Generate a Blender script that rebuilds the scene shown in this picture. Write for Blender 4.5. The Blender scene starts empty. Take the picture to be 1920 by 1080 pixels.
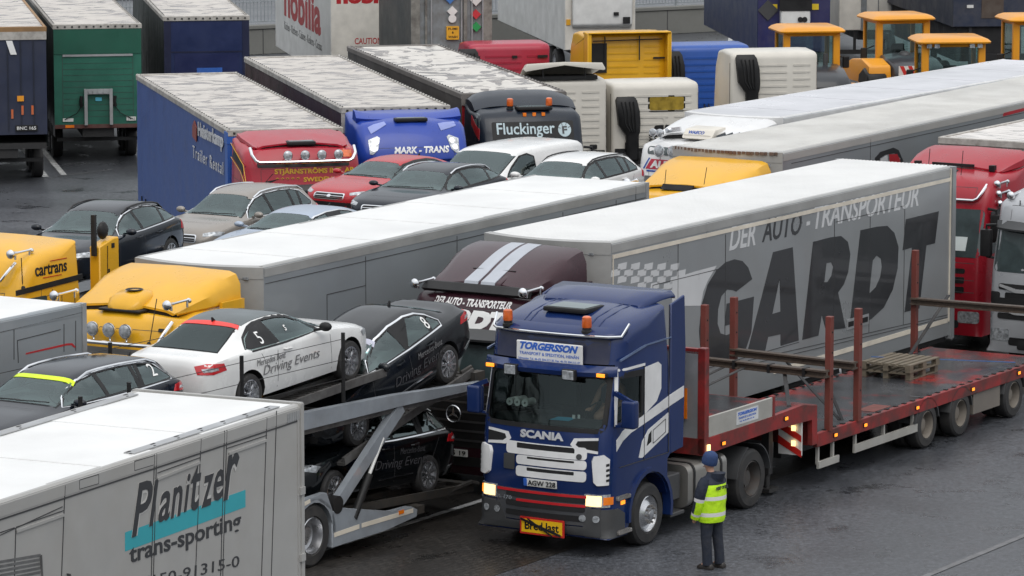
import bpy, bmesh, math, random
from mathutils import Vector, Matrix, noise as mnoise
from mathutils.bvhtree import BVHTree
R = math.radians
SC = bpy.context.scene
COL = SC.collection
random.seed(7)
# ---------------------------------------------------------------- camera, sky, sun, exposure
cd = bpy.data.cameras.new("camera"); cam = bpy.data.objects.new("camera", cd); COL.objects.link(cam)
cam.location = (0, 0, 13.29); cam.rotation_euler = (math.pi/2 - 0.14314, 0, 0)
cd.sensor_width = 36; cd.lens = 144.53; cd.clip_start = .5; cd.clip_end = 2000
SC.camera = cam
SUN_EL, SUN_AZ = R(55), R(170)          # azimuth clockwise from +Y
w = bpy.data.worlds.new("World"); SC.world = w; w.use_nodes = True
nt = w.node_tree; nt.nodes.clear()
out = nt.nodes.new("ShaderNodeOutputWorld"); bg = nt.nodes.new("ShaderNodeBackground")
sky = nt.nodes.new("ShaderNodeTexSky"); sky.sky_type = 'NISHITA'; sky.sun_disc = False
sky.sun_elevation = SUN_EL; sky.sun_rotation = SUN_AZ; sky.dust_density = 4.0; sky.air_density = 1.0
hs = nt.nodes.new("ShaderNodeHueSaturation"); hs.inputs['Saturation'].default_value = .3
nt.links.new(sky.outputs[0], hs.inputs['Color'])
# the cloud layer of the overcast day: brighter overhead than at the horizon
tcw = nt.nodes.new("ShaderNodeTexCoord"); sx = nt.nodes.new("ShaderNodeSeparateXYZ"); mr = nt.nodes.new("ShaderNodeMapRange"); cl = nt.nodes.new("ShaderNodeMix"); mxs = nt.nodes.new("ShaderNodeMix")
nzw = nt.nodes.new("ShaderNodeTexNoise"); nzw.inputs['Scale'].default_value = 2.2; nzw.inputs['Detail'].default_value = 5; nt.links.new(tcw.outputs['Generated'], nzw.inputs['Vector'])
ad = nt.nodes.new("ShaderNodeMath"); ad.operation = 'MULTIPLY_ADD'; ad.inputs[1].default_value = .5; nt.links.new(nzw.outputs['Fac'], ad.inputs[0])
nt.links.new(tcw.outputs['Generated'], sx.inputs[0]); nt.links.new(sx.outputs['Z'], ad.inputs[2]); nt.links.new(ad.outputs[0], mr.inputs[0])
mr.inputs[1].default_value = .2; mr.inputs[2].default_value = 1.25; mr.inputs[3].default_value = 0; mr.inputs[4].default_value = 1
cl.data_type = 'RGBA'; nt.links.new(mr.outputs[0], cl.inputs[0]); cl.inputs[6].default_value = (1.75, 1.92, 2.1, 1); cl.inputs[7].default_value = (9.4, 9.6, 9.8, 1)
mxs.data_type = 'RGBA'; mxs.inputs[0].default_value = .75; nt.links.new(hs.outputs[0], mxs.inputs[6]); nt.links.new(cl.outputs[2], mxs.inputs[7]); nt.links.new(mxs.outputs[2], bg.inputs[0])
bg.inputs[1].default_value = .15; nt.links.new(bg.outputs[0], out.inputs[0])
sl = bpy.data.lights.new("sun", 'SUN'); so = bpy.data.objects.new("sun", sl); COL.objects.link(so)
sl.energy = .5; sl.angle = R(40); sl.color = (1, .95, .88)
d = Vector((math.sin(SUN_AZ)*math.cos(SUN_EL), math.cos(SUN_AZ)*math.cos(SUN_EL), math.sin(SUN_EL)))
so.rotation_euler = d.to_track_quat('Z', 'Y').to_euler()
SC.view_settings.view_transform = 'Standard'; SC.view_settings.look = 'None'
SC.view_settings.gamma = 1; SC.view_settings.exposure = 0.32; SC.view_settings.use_curve_mapping = False
SC.cycles.max_bounces = 6; SC.cycles.diffuse_bounces = 3; SC.cycles.glossy_bounces = 3
SC.cycles.transmission_bounces = 4; SC.cycles.transparent_max_bounces = 8
SC.cycles.caustics_reflective = False; SC.cycles.caustics_refractive = False

# ---------------------------------------------------------------- materials
MATS = {}
def pm(name, col, rough=.45, metal=0., coat=0., spec=.5, var=.12, vs=2.0, dirt=0., dcol=(.16,.14,.12), ds=1.2,
       bump=0., bs=60., emit=0., fine=0., fs=70., rv=.12, stretch=None, dr=(.42,.72)):
    if name in MATS: return MATS[name]
    m = bpy.data.materials.new(name); m.use_nodes = True; t = m.node_tree; N = t.nodes; L = t.links
    b = N['Principled BSDF']; tc = N.new('ShaderNodeTexCoord'); src = tc.outputs['Object']
    if stretch:
        mp = N.new('ShaderNodeMapping'); mp.inputs['Scale'].default_value = stretch
        L.new(src, mp.inputs[0]); src = mp.outputs[0]
    def noi(sc, det=5, rgh=.6):
        n = N.new('ShaderNodeTexNoise'); n.inputs['Scale'].default_value = sc
        n.inputs['Detail'].default_value = det; n.inputs['Roughness'].default_value = rgh
        L.new(src, n.inputs['Vector']); return n.outputs['Fac']
    def mix(f, a, bcol, blend='MIX'):
        x = N.new('ShaderNodeMix'); x.data_type = 'RGBA'; x.blend_type = blend
        if isinstance(f, float): x.inputs[0].default_value = f
        else: L.new(f, x.inputs[0])
        for i, v in ((6, a), (7, bcol)):
            if isinstance(v, tuple): x.inputs[i].default_value = (*v, 1)
            else: L.new(v, x.inputs[i])
        return x.outputs[2]
    def rmp(f, a, bb, lo=0., hi=1.):
        x = N.new('ShaderNodeMapRange'); L.new(f, x.inputs[0])
        for i, v in enumerate((a, bb, lo, hi)): x.inputs[i+1].default_value = v
        return x.outputs[0]
    n1 = noi(vs)
    c = mix(rmp(n1, .3, .7), tuple(v*(1-var) for v in col), tuple(min(1, v*(1+var)) for v in col))
    if fine:
        c = mix(rmp(noi(fs, 2), .35, .65, 0, fine), c, tuple(v*.35 for v in col))
    if dirt:
        c = mix(rmp(noi(ds, 7, .65), dr[0], dr[1], 0, dirt), c, dcol)
    L.new(c, b.inputs['Base Color'])
    L.new(rmp(n1, .3, .7, max(.02, rough-rv*rough*2), min(1, rough+rv*rough*2)), b.inputs['Roughness'])
    b.inputs['Metallic'].default_value = metal; b.inputs['Specular IOR Level'].default_value = spec
    b.inputs['Coat Weight'].default_value = coat; b.inputs['Coat Roughness'].default_value = .06
    if bump:
        bp = N.new('ShaderNodeBump'); bp.inputs['Strength'].default_value = bump; bp.inputs['Distance'].default_value = .02
        L.new(noi(bs, 3), bp.inputs['Height']); L.new(bp.outputs[0], b.inputs['Normal'])
    if emit:
        b.inputs['Emission Color'].default_value = (*col, 1); b.inputs['Emission Strength'].default_value = emit
    MATS[name] = m; return m
def paint(name, col, dirt=.12, rough=.32, coat=.25, metal=0., fine=.0):
    return pm(name, col, rough=rough, spec=.35, coat=min(coat, .5), metal=metal, dirt=dirt, var=.06, dcol=tuple(.6*v+.012 for v in col), fine=fine, fs=45)
def glass_mat(name='clear glass', tint=(.62,.72,.70), ior=1.5):
    m = bpy.data.materials.new(name); m.use_nodes = True; t = m.node_tree; N = t.nodes; L = t.links; N.clear()
    o = N.new('ShaderNodeOutputMaterial'); tr = N.new('ShaderNodeBsdfTransparent'); tr.inputs[0].default_value = (*tint,1)
    g = N.new('ShaderNodeBsdfGlossy'); g.inputs['Roughness'].default_value = .03; g.inputs['Color'].default_value = (.80,.95,.96,1)
    f = N.new('ShaderNodeFresnel'); f.inputs[0].default_value = ior; mx = N.new('ShaderNodeMixShader')
    L.new(f.outputs[0], mx.inputs[0]); L.new(tr.outputs[0], mx.inputs[1]); L.new(g.outputs[0], mx.inputs[2]); L.new(mx.outputs[0], o.inputs[0])
    return m
M = dict(
 glass=pm('dark glass', (.035,.05,.052), rough=.06, spec=.9, var=.5, vs=1.5, rv=.05),
 glasslite=pm('sky toned glass', (.10,.135,.135), rough=.06, spec=.95, var=.55, vs=1.1, rv=.05),  # pale teal base colour carries the reflected sky
 clear=glass_mat(), cab=glass_mat('tinted cabin glass', (.66,.80,.78), 1.95), privacy=glass_mat('privacy glass', (.08,.09,.10), 1.5),
 black=pm('black plastic', (.011,.011,.012), rough=.5, spec=.3, var=.3, dirt=.3, dcol=(.05,.048,.045)),
 dark=pm('dark grey plastic', (.045,.047,.05), rough=.55, dirt=.3, dcol=(.09,.085,.08)),
 cabin=pm('cabin lining', (.13,.14,.14), rough=.8, var=.3), seat=pm('seat cloth', (.03,.031,.033), rough=.8, var=.3),
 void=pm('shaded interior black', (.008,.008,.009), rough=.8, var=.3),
 rubber=pm('tyre rubber', (.022,.022,.023), rough=.75, dirt=.6, dcol=(.06,.055,.05), ds=4),
 chrome=pm('chrome', (.75,.76,.78), rough=.15, metal=1., var=.1),
 alloy=pm('alloy', (.55,.56,.58), rough=.28, metal=.9, var=.1, dirt=.2, dcol=(.2,.18,.16)),
 steel=pm('worn steel', (.30,.29,.28), rough=.5, metal=.6, dirt=.6, dcol=(.12,.09,.07), ds=3),
 galv=pm('galvanised steel', (.42,.43,.44), rough=.45, metal=.5, dirt=.35, dcol=(.2,.18,.16)),
 chassis=pm('chassis grey', (.018,.018,.019), rough=.6, dirt=.3, dcol=(.05,.045,.04)),
 white=pm('white lettering', (.78,.78,.77), rough=.5, var=.03, dirt=.1, dcol=(.5,.5,.48)),
 dtext=pm('charcoal lettering', (.024,.025,.028), rough=.35, coat=.4, var=.1),
 lamp=pm('lamp glass', (.42,.44,.46), rough=.15, metal=.35, var=.55, vs=14),
 amber=pm('amber lens', (.85,.2,.01), rough=.2, coat=.5, var=.2),
 orange=pm('beacon orange', (.62,.11,.01), rough=.15, coat=.8, var=.25, vs=9),
 redl=pm('red lens', (.5,.01,.015), rough=.15, coat=.7, var=.15),
 ambon=pm('lit amber lamp', (1.,.28,.02), emit=1.2, var=.0),
 hlon=pm('lit headlamp', (1.,.66,.28), emit=1.6, var=.25, vs=25),
 plate=pm('number plate white', (.7,.7,.68), rough=.4, var=.05, dirt=.2),
)

# ---------------------------------------------------------------- mesh builder
LOOSE = set('rail_posts posts drip_moulding vent vents vent_grille marker_lamp stickers cab_posts lock_bars tail_lamp work_lamps door_handle deflector_hinge aerial mirror_glass yellow_plates door_posts white_plate orange_marks licence_plate headboard_post silver_stripes roof_vents reflector red_lines roof_strip lens corner_vents folded_signs rear_fittings side_slots buckle_straps grille_slats grille_slots lower_slots red_stripes front_lamp cream_trim gold_lines cream_strip trim rusty_edge wiper loading_lip side_guard landing_leg boot_seam seat air_hoses blue_panel emblem_letter white_machine lift_arms deflector_gap panel_lines side_rail support white_stripe fog_lamp pale_header emblem blocks bottom_boards top_boards lashing_slots intake_ribs door_seams panel_seams'.split())
class MB:
    def __init__(s): s.bm = bmesh.new(); s.mi = 0; s.lay = s.bm.faces.layers.int.new('piece'); s.pc = 0
    def f(s, vs):
        try: fc = s.bm.faces.new(vs); fc.material_index = s.mi; fc[s.lay] = s.pc; return fc
        except ValueError: return None
    def v(s, *p): return s.bm.verts.new(p if len(p) == 3 else p[0])
    def poly(s, pts): return s.f([s.v(p) for p in pts])
    def box(s, x0, x1, y0, y1, z0, z1, bev=0., seg=1):
        x0, x1 = min(x0,x1), max(x0,x1); y0, y1 = min(y0,y1), max(y0,y1); z0, z1 = min(z0,z1), max(z0,z1)
        V = [s.v(x, y, z) for x in (x0,x1) for y in (y0,y1) for z in (z0,z1)]
        F = [s.f([V[i] for i in q]) for q in ((0,1,3,2),(4,6,7,5),(0,4,5,1),(2,3,7,6),(0,2,6,4),(1,5,7,3))]
        if bev:
            es = list({e for f in F for e in f.edges})
            r = bmesh.ops.bevel(s.bm, geom=es, offset=bev, segments=seg, profile=.6, affect='EDGES')
            for f in r['faces']: f.material_index = s.mi
    def prism(s, pts, plane, a, b, bev=0., seg=1):
        def mk(p, c): return {'xz': (p[0], c, p[1]), 'xy': (p[0], p[1], c), 'yz': (c, p[0], p[1])}[plane]
        A = [s.v(mk(p, a)) for p in pts]; B = [s.v(mk(p, b)) for p in pts]; n = len(pts)
        F = [s.f(A[::-1]), s.f(B)] + [s.f([A[i], A[(i+1) % n], B[(i+1) % n], B[i]]) for i in range(n)]
        if bev:
            es = list({e for f in F if f for e in f.edges})
            r = bmesh.ops.bevel(s.bm, geom=es, offset=bev, segments=seg, profile=.6, affect='EDGES')
            for f in r['faces']: f.material_index = s.mi
    def ring(s, c, ax, r, n, ref=None):
        ax = Vector(ax).normalized(); u = ax.orthogonal().normalized() if ref is None else (Vector(ref)-ax*ax.dot(Vector(ref))).normalized()
        w_ = ax.cross(u)
        return [s.v(Vector(c)+u*(r*math.cos(2*math.pi*i/n))+w_*(r*math.sin(2*math.pi*i/n))) for i in range(n)]
    def bridge(s, A, B, closed=True):
        n = len(A)
        for i in range(n if closed else n-1): s.f([A[i], A[(i+1) % n], B[(i+1) % n], B[i]])
    def cyl(s, p0, p1, r0, r1=None, n=12, cap=True):
        r1 = r0 if r1 is None else r1; ax = Vector(p1)-Vector(p0)
        A = s.ring(p0, ax, r0, n); B = s.ring(p1, ax, r1, n); s.bridge(A, B)
        if cap: s.f(A[::-1]); s.f(B)
    def tube(s, pts, r, n=8):
        pts = [Vector(p) for p in pts]; prev = None; ref = None
        for i, p in enumerate(pts):
            t = (pts[min(i+1, len(pts)-1)]-pts[max(i-1, 0)]).normalized()
            if ref is None: ref = t.orthogonal()
            ref = (ref-t*t.dot(ref)).normalized()
            rr = r[i] if isinstance(r, (list, tuple)) else r
            A = s.ring(p, t, rr, n, ref)
            if prev: s.bridge(prev, A)
            else: s.f(A[::-1])
            prev = A
        s.f(prev)
    def lathe(s, prof, o, ax, n=24, closed=False):
        """prof: (radius, distance along axis)"""
        o = Vector(o); ax = Vector(ax).normalized(); prev = None; first = None
        for r, a in prof:
            c = o+ax*a
            A = s.ring(c, ax, max(r, 1e-4), n, (0, 0, 1) if abs(ax.z) < .9 else (1, 0, 0))
            if prev: s.bridge(prev, A)
            else: first = A
            prev = A
        if closed: s.bridge(prev, first)
        else: s.f(first[::-1]); s.f(prev)
    def loft(s, rings, cap=True, closed=True):
        prev = None; V0 = None
        for rg in rings:
            A = [s.v(p) for p in rg]
            if prev: s.bridge(prev, A, closed)
            else: V0 = A
            prev = A
        if cap: s.f(V0[::-1]); s.f(prev)
    def beam(s, p0, p1, w_, h):
        """rectangular bar between two points"""
        p0, p1 = Vector(p0), Vector(p1); t = (p1-p0).normalized(); up = Vector((0,0,1)) if abs(t.z) < .95 else Vector((1,0,0))
        a = t.cross(up).normalized()*(w_/2); b = a.cross(t).normalized()*(h/2)
        Q = [[s.v(p+a*i+b*j) for i, j in ((-1,-1),(1,-1),(1,1),(-1,1))] for p in (p0, p1)]
        s.bridge(Q[0], Q[1]); s.f(Q[0][::-1]); s.f(Q[1])
    def sph(s, c, r, n=12, sc=(1,1,1)):
        prof = [(math.sin(math.pi*i/(n//2)), -math.cos(math.pi*i/(n//2))) for i in range(n//2+1)]
        st = len(s.bm.verts); s.bm.verts.ensure_lookup_table()
        s.lathe(prof, (0,0,0), (0,0,1), n); s.bm.verts.ensure_lookup_table()
        for v in s.bm.verts[st:]: v.co = Vector((v.co.x*r*sc[0]+c[0], v.co.y*r*sc[1]+c[1], v.co.z*r*sc[2]+c[2]))
    def add(s, verts, faces):
        V = [s.v(p) for p in verts]
        for f in faces: s.f([V[i] for i in f])
    def bvh(s):
        s.bm.normal_update(); return BVHTree.FromBMesh(s.bm)
    def build(s, name, mats, parent=None, ang=35, fix=True):
        if name in LOOSE:                                       # every separate piece becomes an object of its own
            s.bm.faces.ensure_lookup_table(); seen = set(); k = 0
            for f0 in s.bm.faces:
                if f0 in seen: continue
                k += 1; st = [f0]; seen.add(f0)
                while st:
                    f = st.pop(); f[s.lay] = k
                    for e in f.edges:
                        for g_ in e.link_faces:
                            if g_ not in seen: seen.add(g_); st.append(g_)
        ids = sorted({f[s.lay] for f in s.bm.faces})
        if len(ids) > 1:
            o = None
            for i in ids:
                q = MB(); q.bm.free(); q.bm = s.bm.copy(); ly = q.bm.faces.layers.int['piece']
                bmesh.ops.delete(q.bm, geom=[f for f in q.bm.faces if f[ly] != i], context='FACES')
                for f in q.bm.faces: f[ly] = 0
                q.lay = ly; nm = name[:-1] if name in LOOSE and name.endswith('s') and name != 'lens' else name; o2 = q._one(nm, mats, parent, ang, fix); o = o or o2
            s.bm.free(); return o
        return s._one(name, mats, parent, ang, fix)
    def _one(s, name, mats, parent=None, ang=35, fix=True):
        me = bpy.data.meshes.new(name); s.bm.faces.layers.int.remove(s.lay)
        if fix: bmesh.ops.recalc_face_normals(s.bm, faces=s.bm.faces[:])
        s.bm.to_mesh(me); s.bm.free()
        for m in (mats if isinstance(mats, (list, tuple)) else [mats]): me.materials.append(m)
        if ang:
            for p in me.polygons: p.use_smooth = True
            me.set_sharp_from_angle(angle=R(ang))
        o = bpy.data.objects.new(name, me); COL.objects.link(o)
        if parent: o.parent = parent
        return o
def tag(o, label=None, cat=None, group=None, kind=None):
    if label: o['label'] = label
    if cat: o['category'] = cat
    if group: o['group'] = group
    if kind: o['kind'] = kind
    return o
def thing(name, label, cat, loc=(0,0,0), yaw=0, pitch=0, group=None):
    o = bpy.data.objects.new(name, None); COL.objects.link(o); o.empty_display_size = .3
    o.rotation_euler = (0, R(-pitch), R(yaw)); o.location = loc
    return tag(o, label, cat, group)
def kids(o): return [c for c in bpy.data.objects if c.parent == o]
def copy_tree(o, parent=None):
    c = o.copy(); COL.objects.link(c)
    if parent: c.parent = parent
    for ch in kids(o): copy_tree(ch, c)
    return c
def boolean(o, cutter, op='DIFFERENCE', selfx=False):
    md = o.modifiers.new('b', 'BOOLEAN'); md.operation = op; md.solver = 'EXACT'; md.object = cutter; md.use_self = selfx
    try: md.material_mode = 'TRANSFER'
    except Exception: pass
    dg = bpy.context.evaluated_depsgraph_get(); dg.update()
    me = bpy.data.meshes.new_from_object(o.evaluated_get(dg)); o.modifiers.clear(); old = o.data
    ok = len(me.polygons) > .7*len(old.polygons)
    if ok: o.data = me; me.name = old.name; me.set_sharp_from_angle(angle=R(50))
    else: print('boolean failed', o.name, o.parent and o.parent.get('label'), len(old.polygons), len(me.polygons))
    bpy.data.objects.remove(cutter); return ok
def rel(o, dx, dy, yaw):
    """offset a ground point along / across a heading (degrees)"""
    a = R(yaw); return (o[0]+dx*math.cos(a)-dy*math.sin(a), o[1]+dx*math.sin(a)+dy*math.cos(a), o[2] if len(o) > 2 else 0)

# ---------------------------------------------------------------- decals that follow a surface
def cut_poly(loops, step):
    """flat filled region (list of 2-d loops, later ones are holes) -> bmesh cut along a grid"""
    bm = bmesh.new(); es = []
    for lp in loops:
        V = [bm.verts.new((p[0], p[1], 0)) for p in lp]
        es += [bm.edges.new((V[i], V[(i+1) % len(V)])) for i in range(len(V))]
    bmesh.ops.triangle_fill(bm, use_beauty=True, use_dissolve=False, edges=es, normal=(0,0,1))
    return grid_cut(bm, step)
def grid_cut(bm, step):
    if not bm.verts: return bm
    xs = [v.co.x for v in bm.verts]; ys = [v.co.y for v in bm.verts]
    if step:
        for ax, vals in ((Vector((1,0,0)), xs), (Vector((0,1,0)), ys)):
            lo, hi = min(vals), max(vals); n = int((hi-lo)/step)
            for i in range(1, n+1):
                bmesh.ops.bisect_plane(bm, geom=bm.verts[:]+bm.edges[:]+bm.faces[:], plane_co=ax*(lo+(hi-lo)*i/(n+1)), plane_no=ax, dist=1e-5)
    return bm
def wrap_bm(mb, bm, bvh, O, u, v, off, thick=.012):
    O, u, v = Vector(O), Vector(u).normalized(), Vector(v).normalized(); n = u.cross(v).normalized()
    mp = {}
    def pr(p):
        q = O+u*p.x+v*p.y
        if bvh is None: return q+n*off
        h = bvh.ray_cast(q+n*3, -n, 8)[0]
        if h is None: h = bvh.find_nearest(q)[0]
        return h+n*off
    for vt in bm.verts: mp[vt.index] = None
    bm.verts.index_update()
    tgt = {vt: mb.v(pr(vt.co)) for vt in bm.verts}
    for f in bm.faces: mb.f([tgt[x] for x in (f.verts if f.normal.z >= 0 else list(f.verts)[::-1])])
    low = {}
    for e in bm.edges:
        if len(e.link_faces) == 1:
            for x in e.verts:
                if x not in low: low[x] = mb.v(tgt[x].co-n*thick)
            a, b = e.verts; mb.f([tgt[a], low[a], low[b], tgt[b]])
    bm.free()
def wrap(mb, bvh, loops, O, u, v, off=.006, step=.15, thick=.012):
    if not isinstance(loops[0][0], (tuple, list)): loops = [loops]
    bm = cut_poly(loops, step); bm.normal_update(); wrap_bm(mb, bm, bvh, O, u, v, off, thick)
def text_bm(body, wd, ht, shear=0., bold=0., sp=1.):
    """lettering as flat faces, fitted to a wd x ht box with its lower left at 0,0"""
    c = bpy.data.curves.new('t', 'FONT'); c.body = body; c.size = 1; c.shear = shear; c.offset = bold; c.space_character = sp
    c.fill_mode = 'FRONT' if hasattr(c, 'fill_mode') else c.fill_mode; c.resolution_u = 3
    o = bpy.data.objects.new('t', c); COL.objects.link(o)
    dg = bpy.context.evaluated_depsgraph_get(); dg.update(); me = bpy.data.meshes.new_from_object(o.evaluated_get(dg))
    bm = bmesh.new(); bm.from_mesh(me); bpy.data.objects.remove(o); bpy.data.curves.remove(c); bpy.data.meshes.remove(me)
    bmesh.ops.remove_doubles(bm, verts=bm.verts[:], dist=1e-5)
    xs = [p.co.x for p in bm.verts]; ys = [p.co.y for p in bm.verts]; x0, y0 = min(xs), min(ys)
    sx = wd/(max(xs)-x0); sy = (ht/(max(ys)-y0)) if ht else sx
    for p in bm.verts: p.co = Vector(((p.co.x-x0)*sx, (p.co.y-y0)*sy, 0))
    bm.normal_update(); return bm
def text(mb, bvh, body, O, u, v, wd, ht, off=.008, shear=0., bold=0., sp=1., step=0, thick=.01, piece=1):
    mb.pc += piece; bm = text_bm(body, wd, ht, shear, bold, sp)
    if step: grid_cut(bm, step); bm.normal_update()
    wrap_bm(mb, bm, bvh, O, u, v, off, thick)
def disc(cx, cy, r, n=16, ry=None): return [(cx+r*math.cos(2*math.pi*i/n), cy+(ry or r)*math.sin(2*math.pi*i/n)) for i in range(n)]
def rrect(x0, x1, y0, y1, r, n=3):
    P = []
    for cx, cy, a0 in ((x1-r, y1-r, 0), (x0+r, y1-r, 90), (x0+r, y0+r, 180), (x1-r, y0+r, 270)):
        for i in range(n+1):
            a = R(a0+90*i/n); P.append((cx+r*math.cos(a), cy+r*math.sin(a)))
    return P
def interp(pts, x):
    pts = sorted(pts)
    if x <= pts[0][0]: return pts[0][1]
    for (a, b), (c, d_) in zip(pts, pts[1:]):
        if x <= c:
            i = pts.index((a, b)); t = (x-a)/(c-a)
            m0 = (d_-pts[i-1][1])/(c-pts[i-1][0]) if i > 0 else (d_-b)/(c-a)
            m1 = (pts[i+2][1]-b)/(pts[i+2][0]-a) if i+2 < len(pts) else (d_-b)/(c-a)
            s_ = (d_-b)/(c-a)                                   # limit slopes: no overshoot
            m0 = 0 if m0*s_ <= 0 else math.copysign(min(abs(m0), 3*abs(s_)), s_)
            m1 = 0 if m1*s_ <= 0 else math.copysign(min(abs(m1), 3*abs(s_)), s_)
            h = c-a
            return (2*t**3-3*t*t+1)*b+(t**3-2*t*t+t)*h*m0+(-2*t**3+3*t*t)*d_+(t**3-t*t)*h*m1
    return pts[-1][1]
def nframe(n, O):
    n = Vector(n).normalized(); u = Vector((-n.y, n.x, 0)).normalized(); return O, u, n.cross(u)
# ---------------------------------------------------------------- ground
def ground_mat(name, base, brick=False):
    m = bpy.data.materials.new(name); m.use_nodes = True; t = m.node_tree; N = t.nodes; L = t.links; b = N['Principled BSDF']
    tc = N.new('ShaderNodeTexCoord'); P = tc.outputs['Object']
    if brick:
        mp = N.new('ShaderNodeMapping'); mp.inputs['Rotation'].default_value = (0, 0, R(-58.5)); L.new(P, mp.inputs[0]); PB = mp.outputs[0]
    def noi(s, d=5, r=.6):
        n = N.new('ShaderNodeTexNoise'); n.inputs['Scale'].default_value = s; n.inputs['Detail'].default_value = d; n.inputs['Roughness'].default_value = r
        L.new(P, n.inputs['Vector']); return n.outputs['Fac']
    def rmp(f, a, c, lo, hi):
        x = N.new('ShaderNodeMapRange'); L.new(f, x.inputs[0])
        for i, v in enumerate((a, c, lo, hi)): x.inputs[i+1].default_value = v
        return x.outputs[0]
    def mul(a, c):
        x = N.new('ShaderNodeMath'); x.operation = 'MULTIPLY'; L.new(a, x.inputs[0]); L.new(c, x.inputs[1]); return x.outputs[0]
    grain = rmp(noi(9, 4, .75), .36, .66, .55, 1.5); speck = rmp(noi(20, 3, .7), .45, .70, .75, 1.55)
    wet = noi(.22, 6, .62)
    v = mul(mul(grain, speck), rmp(wet, .3, .7, .75, 1.2))
    pud = noi(.9, 5, .7); v = mul(v, rmp(pud, .56, .66, 1, .62)); v = mul(v, rmp(noi(.12, 3), .4, .62, .8, 1.15))
    col = N.new('ShaderNodeMix'); col.data_type = 'RGBA'; col.blend_type = 'MULTIPLY'; col.inputs[0].default_value = 1
    col.inputs[6].default_value = (*base, 1); L.new(v, col.inputs[7]); co = col.outputs[2]
    bp = N.new('ShaderNodeBump'); bp.inputs['Strength'].default_value = .3; bp.inputs['Distance'].default_value = .01
    if brick:
        br = N.new('ShaderNodeTexBrick'); br.inputs['Scale'].default_value = 1; br.inputs['Brick Width'].default_value = .22; br.inputs['Row Height'].default_value = .11
        br.inputs['Mortar Size'].default_value = .012; br.inputs['Color1'].default_value = (.9,.9,.9,1); br.inputs['Color2'].default_value = (1.15,1.12,1.1,1); br.inputs['Mortar'].default_value = (.35,.35,.35,1)
        L.new(PB, br.inputs['Vector'])
        x = N.new('ShaderNodeMix'); x.data_type = 'RGBA'; x.blend_type = 'MULTIPLY'; x.inputs[0].default_value = 1; L.new(co, x.inputs[6]); L.new(br.outputs[0], x.inputs[7]); co = x.outputs[2]
        L.new(br.outputs['Fac'], bp.inputs['Height']); bp.invert = True
    else: L.new(noi(40, 3), bp.inputs['Height'])
    L.new(co, b.inputs['Base Color']); L.new(bp.outputs[0], b.inputs['Normal'])
    rr = mul(rmp(wet, .35, .68, .24 if brick else .28, .5), rmp(pud, .56, .66, 1, .55)); L.new(rr, b.inputs['Roughness']); b.inputs['Specular IOR Level'].default_value = .5
    return m
asph = ground_mat('wet asphalt', (.063, .067, .076)); pave = ground_mat('wet block paving', (.036, .033, .030), True)
g = MB(); g.poly([(-600,-60,0),(600,-60,0),(600,900,0),(-600,900,0)]); tag(g.build('ground', asph, ang=0), kind='structure')
def lane(lon, lat, z=0.):
    """yard grid: along the lanes (towards the camera positive) / across them"""
    a = R(238.5); return (lon*math.cos(a)-lat*math.sin(a), lon*math.sin(a)+lat*math.cos(a), z)
g = MB(); g.poly([lane(-30,-32.33,.004), lane(-30,-43.5,.004), lane(-112,-43.5,.004), lane(-112,-32.33,.004)])
tag(g.build('paved_parking_area', pave, ang=0), kind='structure')
mk_white = pm('worn road paint', (.55,.55,.54), rough=.5, var=.2, vs=6, dirt=.9, dcol=(.12,.12,.12), ds=5)
mk_faint = pm('faint road paint', (.13,.13,.135), rough=.5, var=.3, vs=6, dirt=.9, dcol=(.06,.06,.06), ds=5)
def strip(mb, a, b_, wd, z=.008):
    a, b_ = Vector((a[0], a[1], z)), Vector((b_[0], b_[1], z)); n = (b_-a).normalized().cross(Vector((0,0,1)))*(wd/2)
    mb.poly([a+n, a-n, b_-n, b_+n])
g = MB()
strip(g, lane(-44,-35.62), lane(-66,-35.62), .13)
for p, q in (((-15.9,128),(-13.0,113.9)), ((-15.05,126.5),(-12.55,114.4)), ((-13.2,133),(-10.5,118)), ((-12.4,132),(-9.6,118)), ((8.59,161.2),(6.79,133.7)), ((9.9,161.2),(8.1,133.7)), ((17.6,150),(15.6,128)), ((20,155),(17.8,128))): strip(g, p, q, .17)
tag(g.build('painted_bay_lines', mk_white, ang=0), kind='structure')
g = MB(); strip(g, lane(-40,-26.7), lane(-70,-26.7), .12)
pts = [(-14.5,112),(-12.97,113.5),(-11.5,115.5),(-10.65,116.5),(-9,117.5)]
for a_, b_ in zip(pts, pts[1:]): strip(g, a_, b_, .07)
tag(g.build('faded_road_line', mk_faint, ang=0), kind='structure')

g = MB(); rn = random.Random(12)
for x0, y0, ang, ln in ((-14,96,10,10),(-9,92,60,12)):
    p = Vector((x0,y0,0)); a = R(ang)
    for i in range(int(ln/.5)):
        q = p+Vector((math.cos(a),math.sin(a),0))*.5; strip(g, p, q, .035+.03*rn.random(), .006); p = q; a += rn.uniform(-.25,.25)
tag(g.build('sealed_cracks', pm('bitumen joint', (.018,.018,.02), rough=.25), ang=0), kind='structure')
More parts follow.
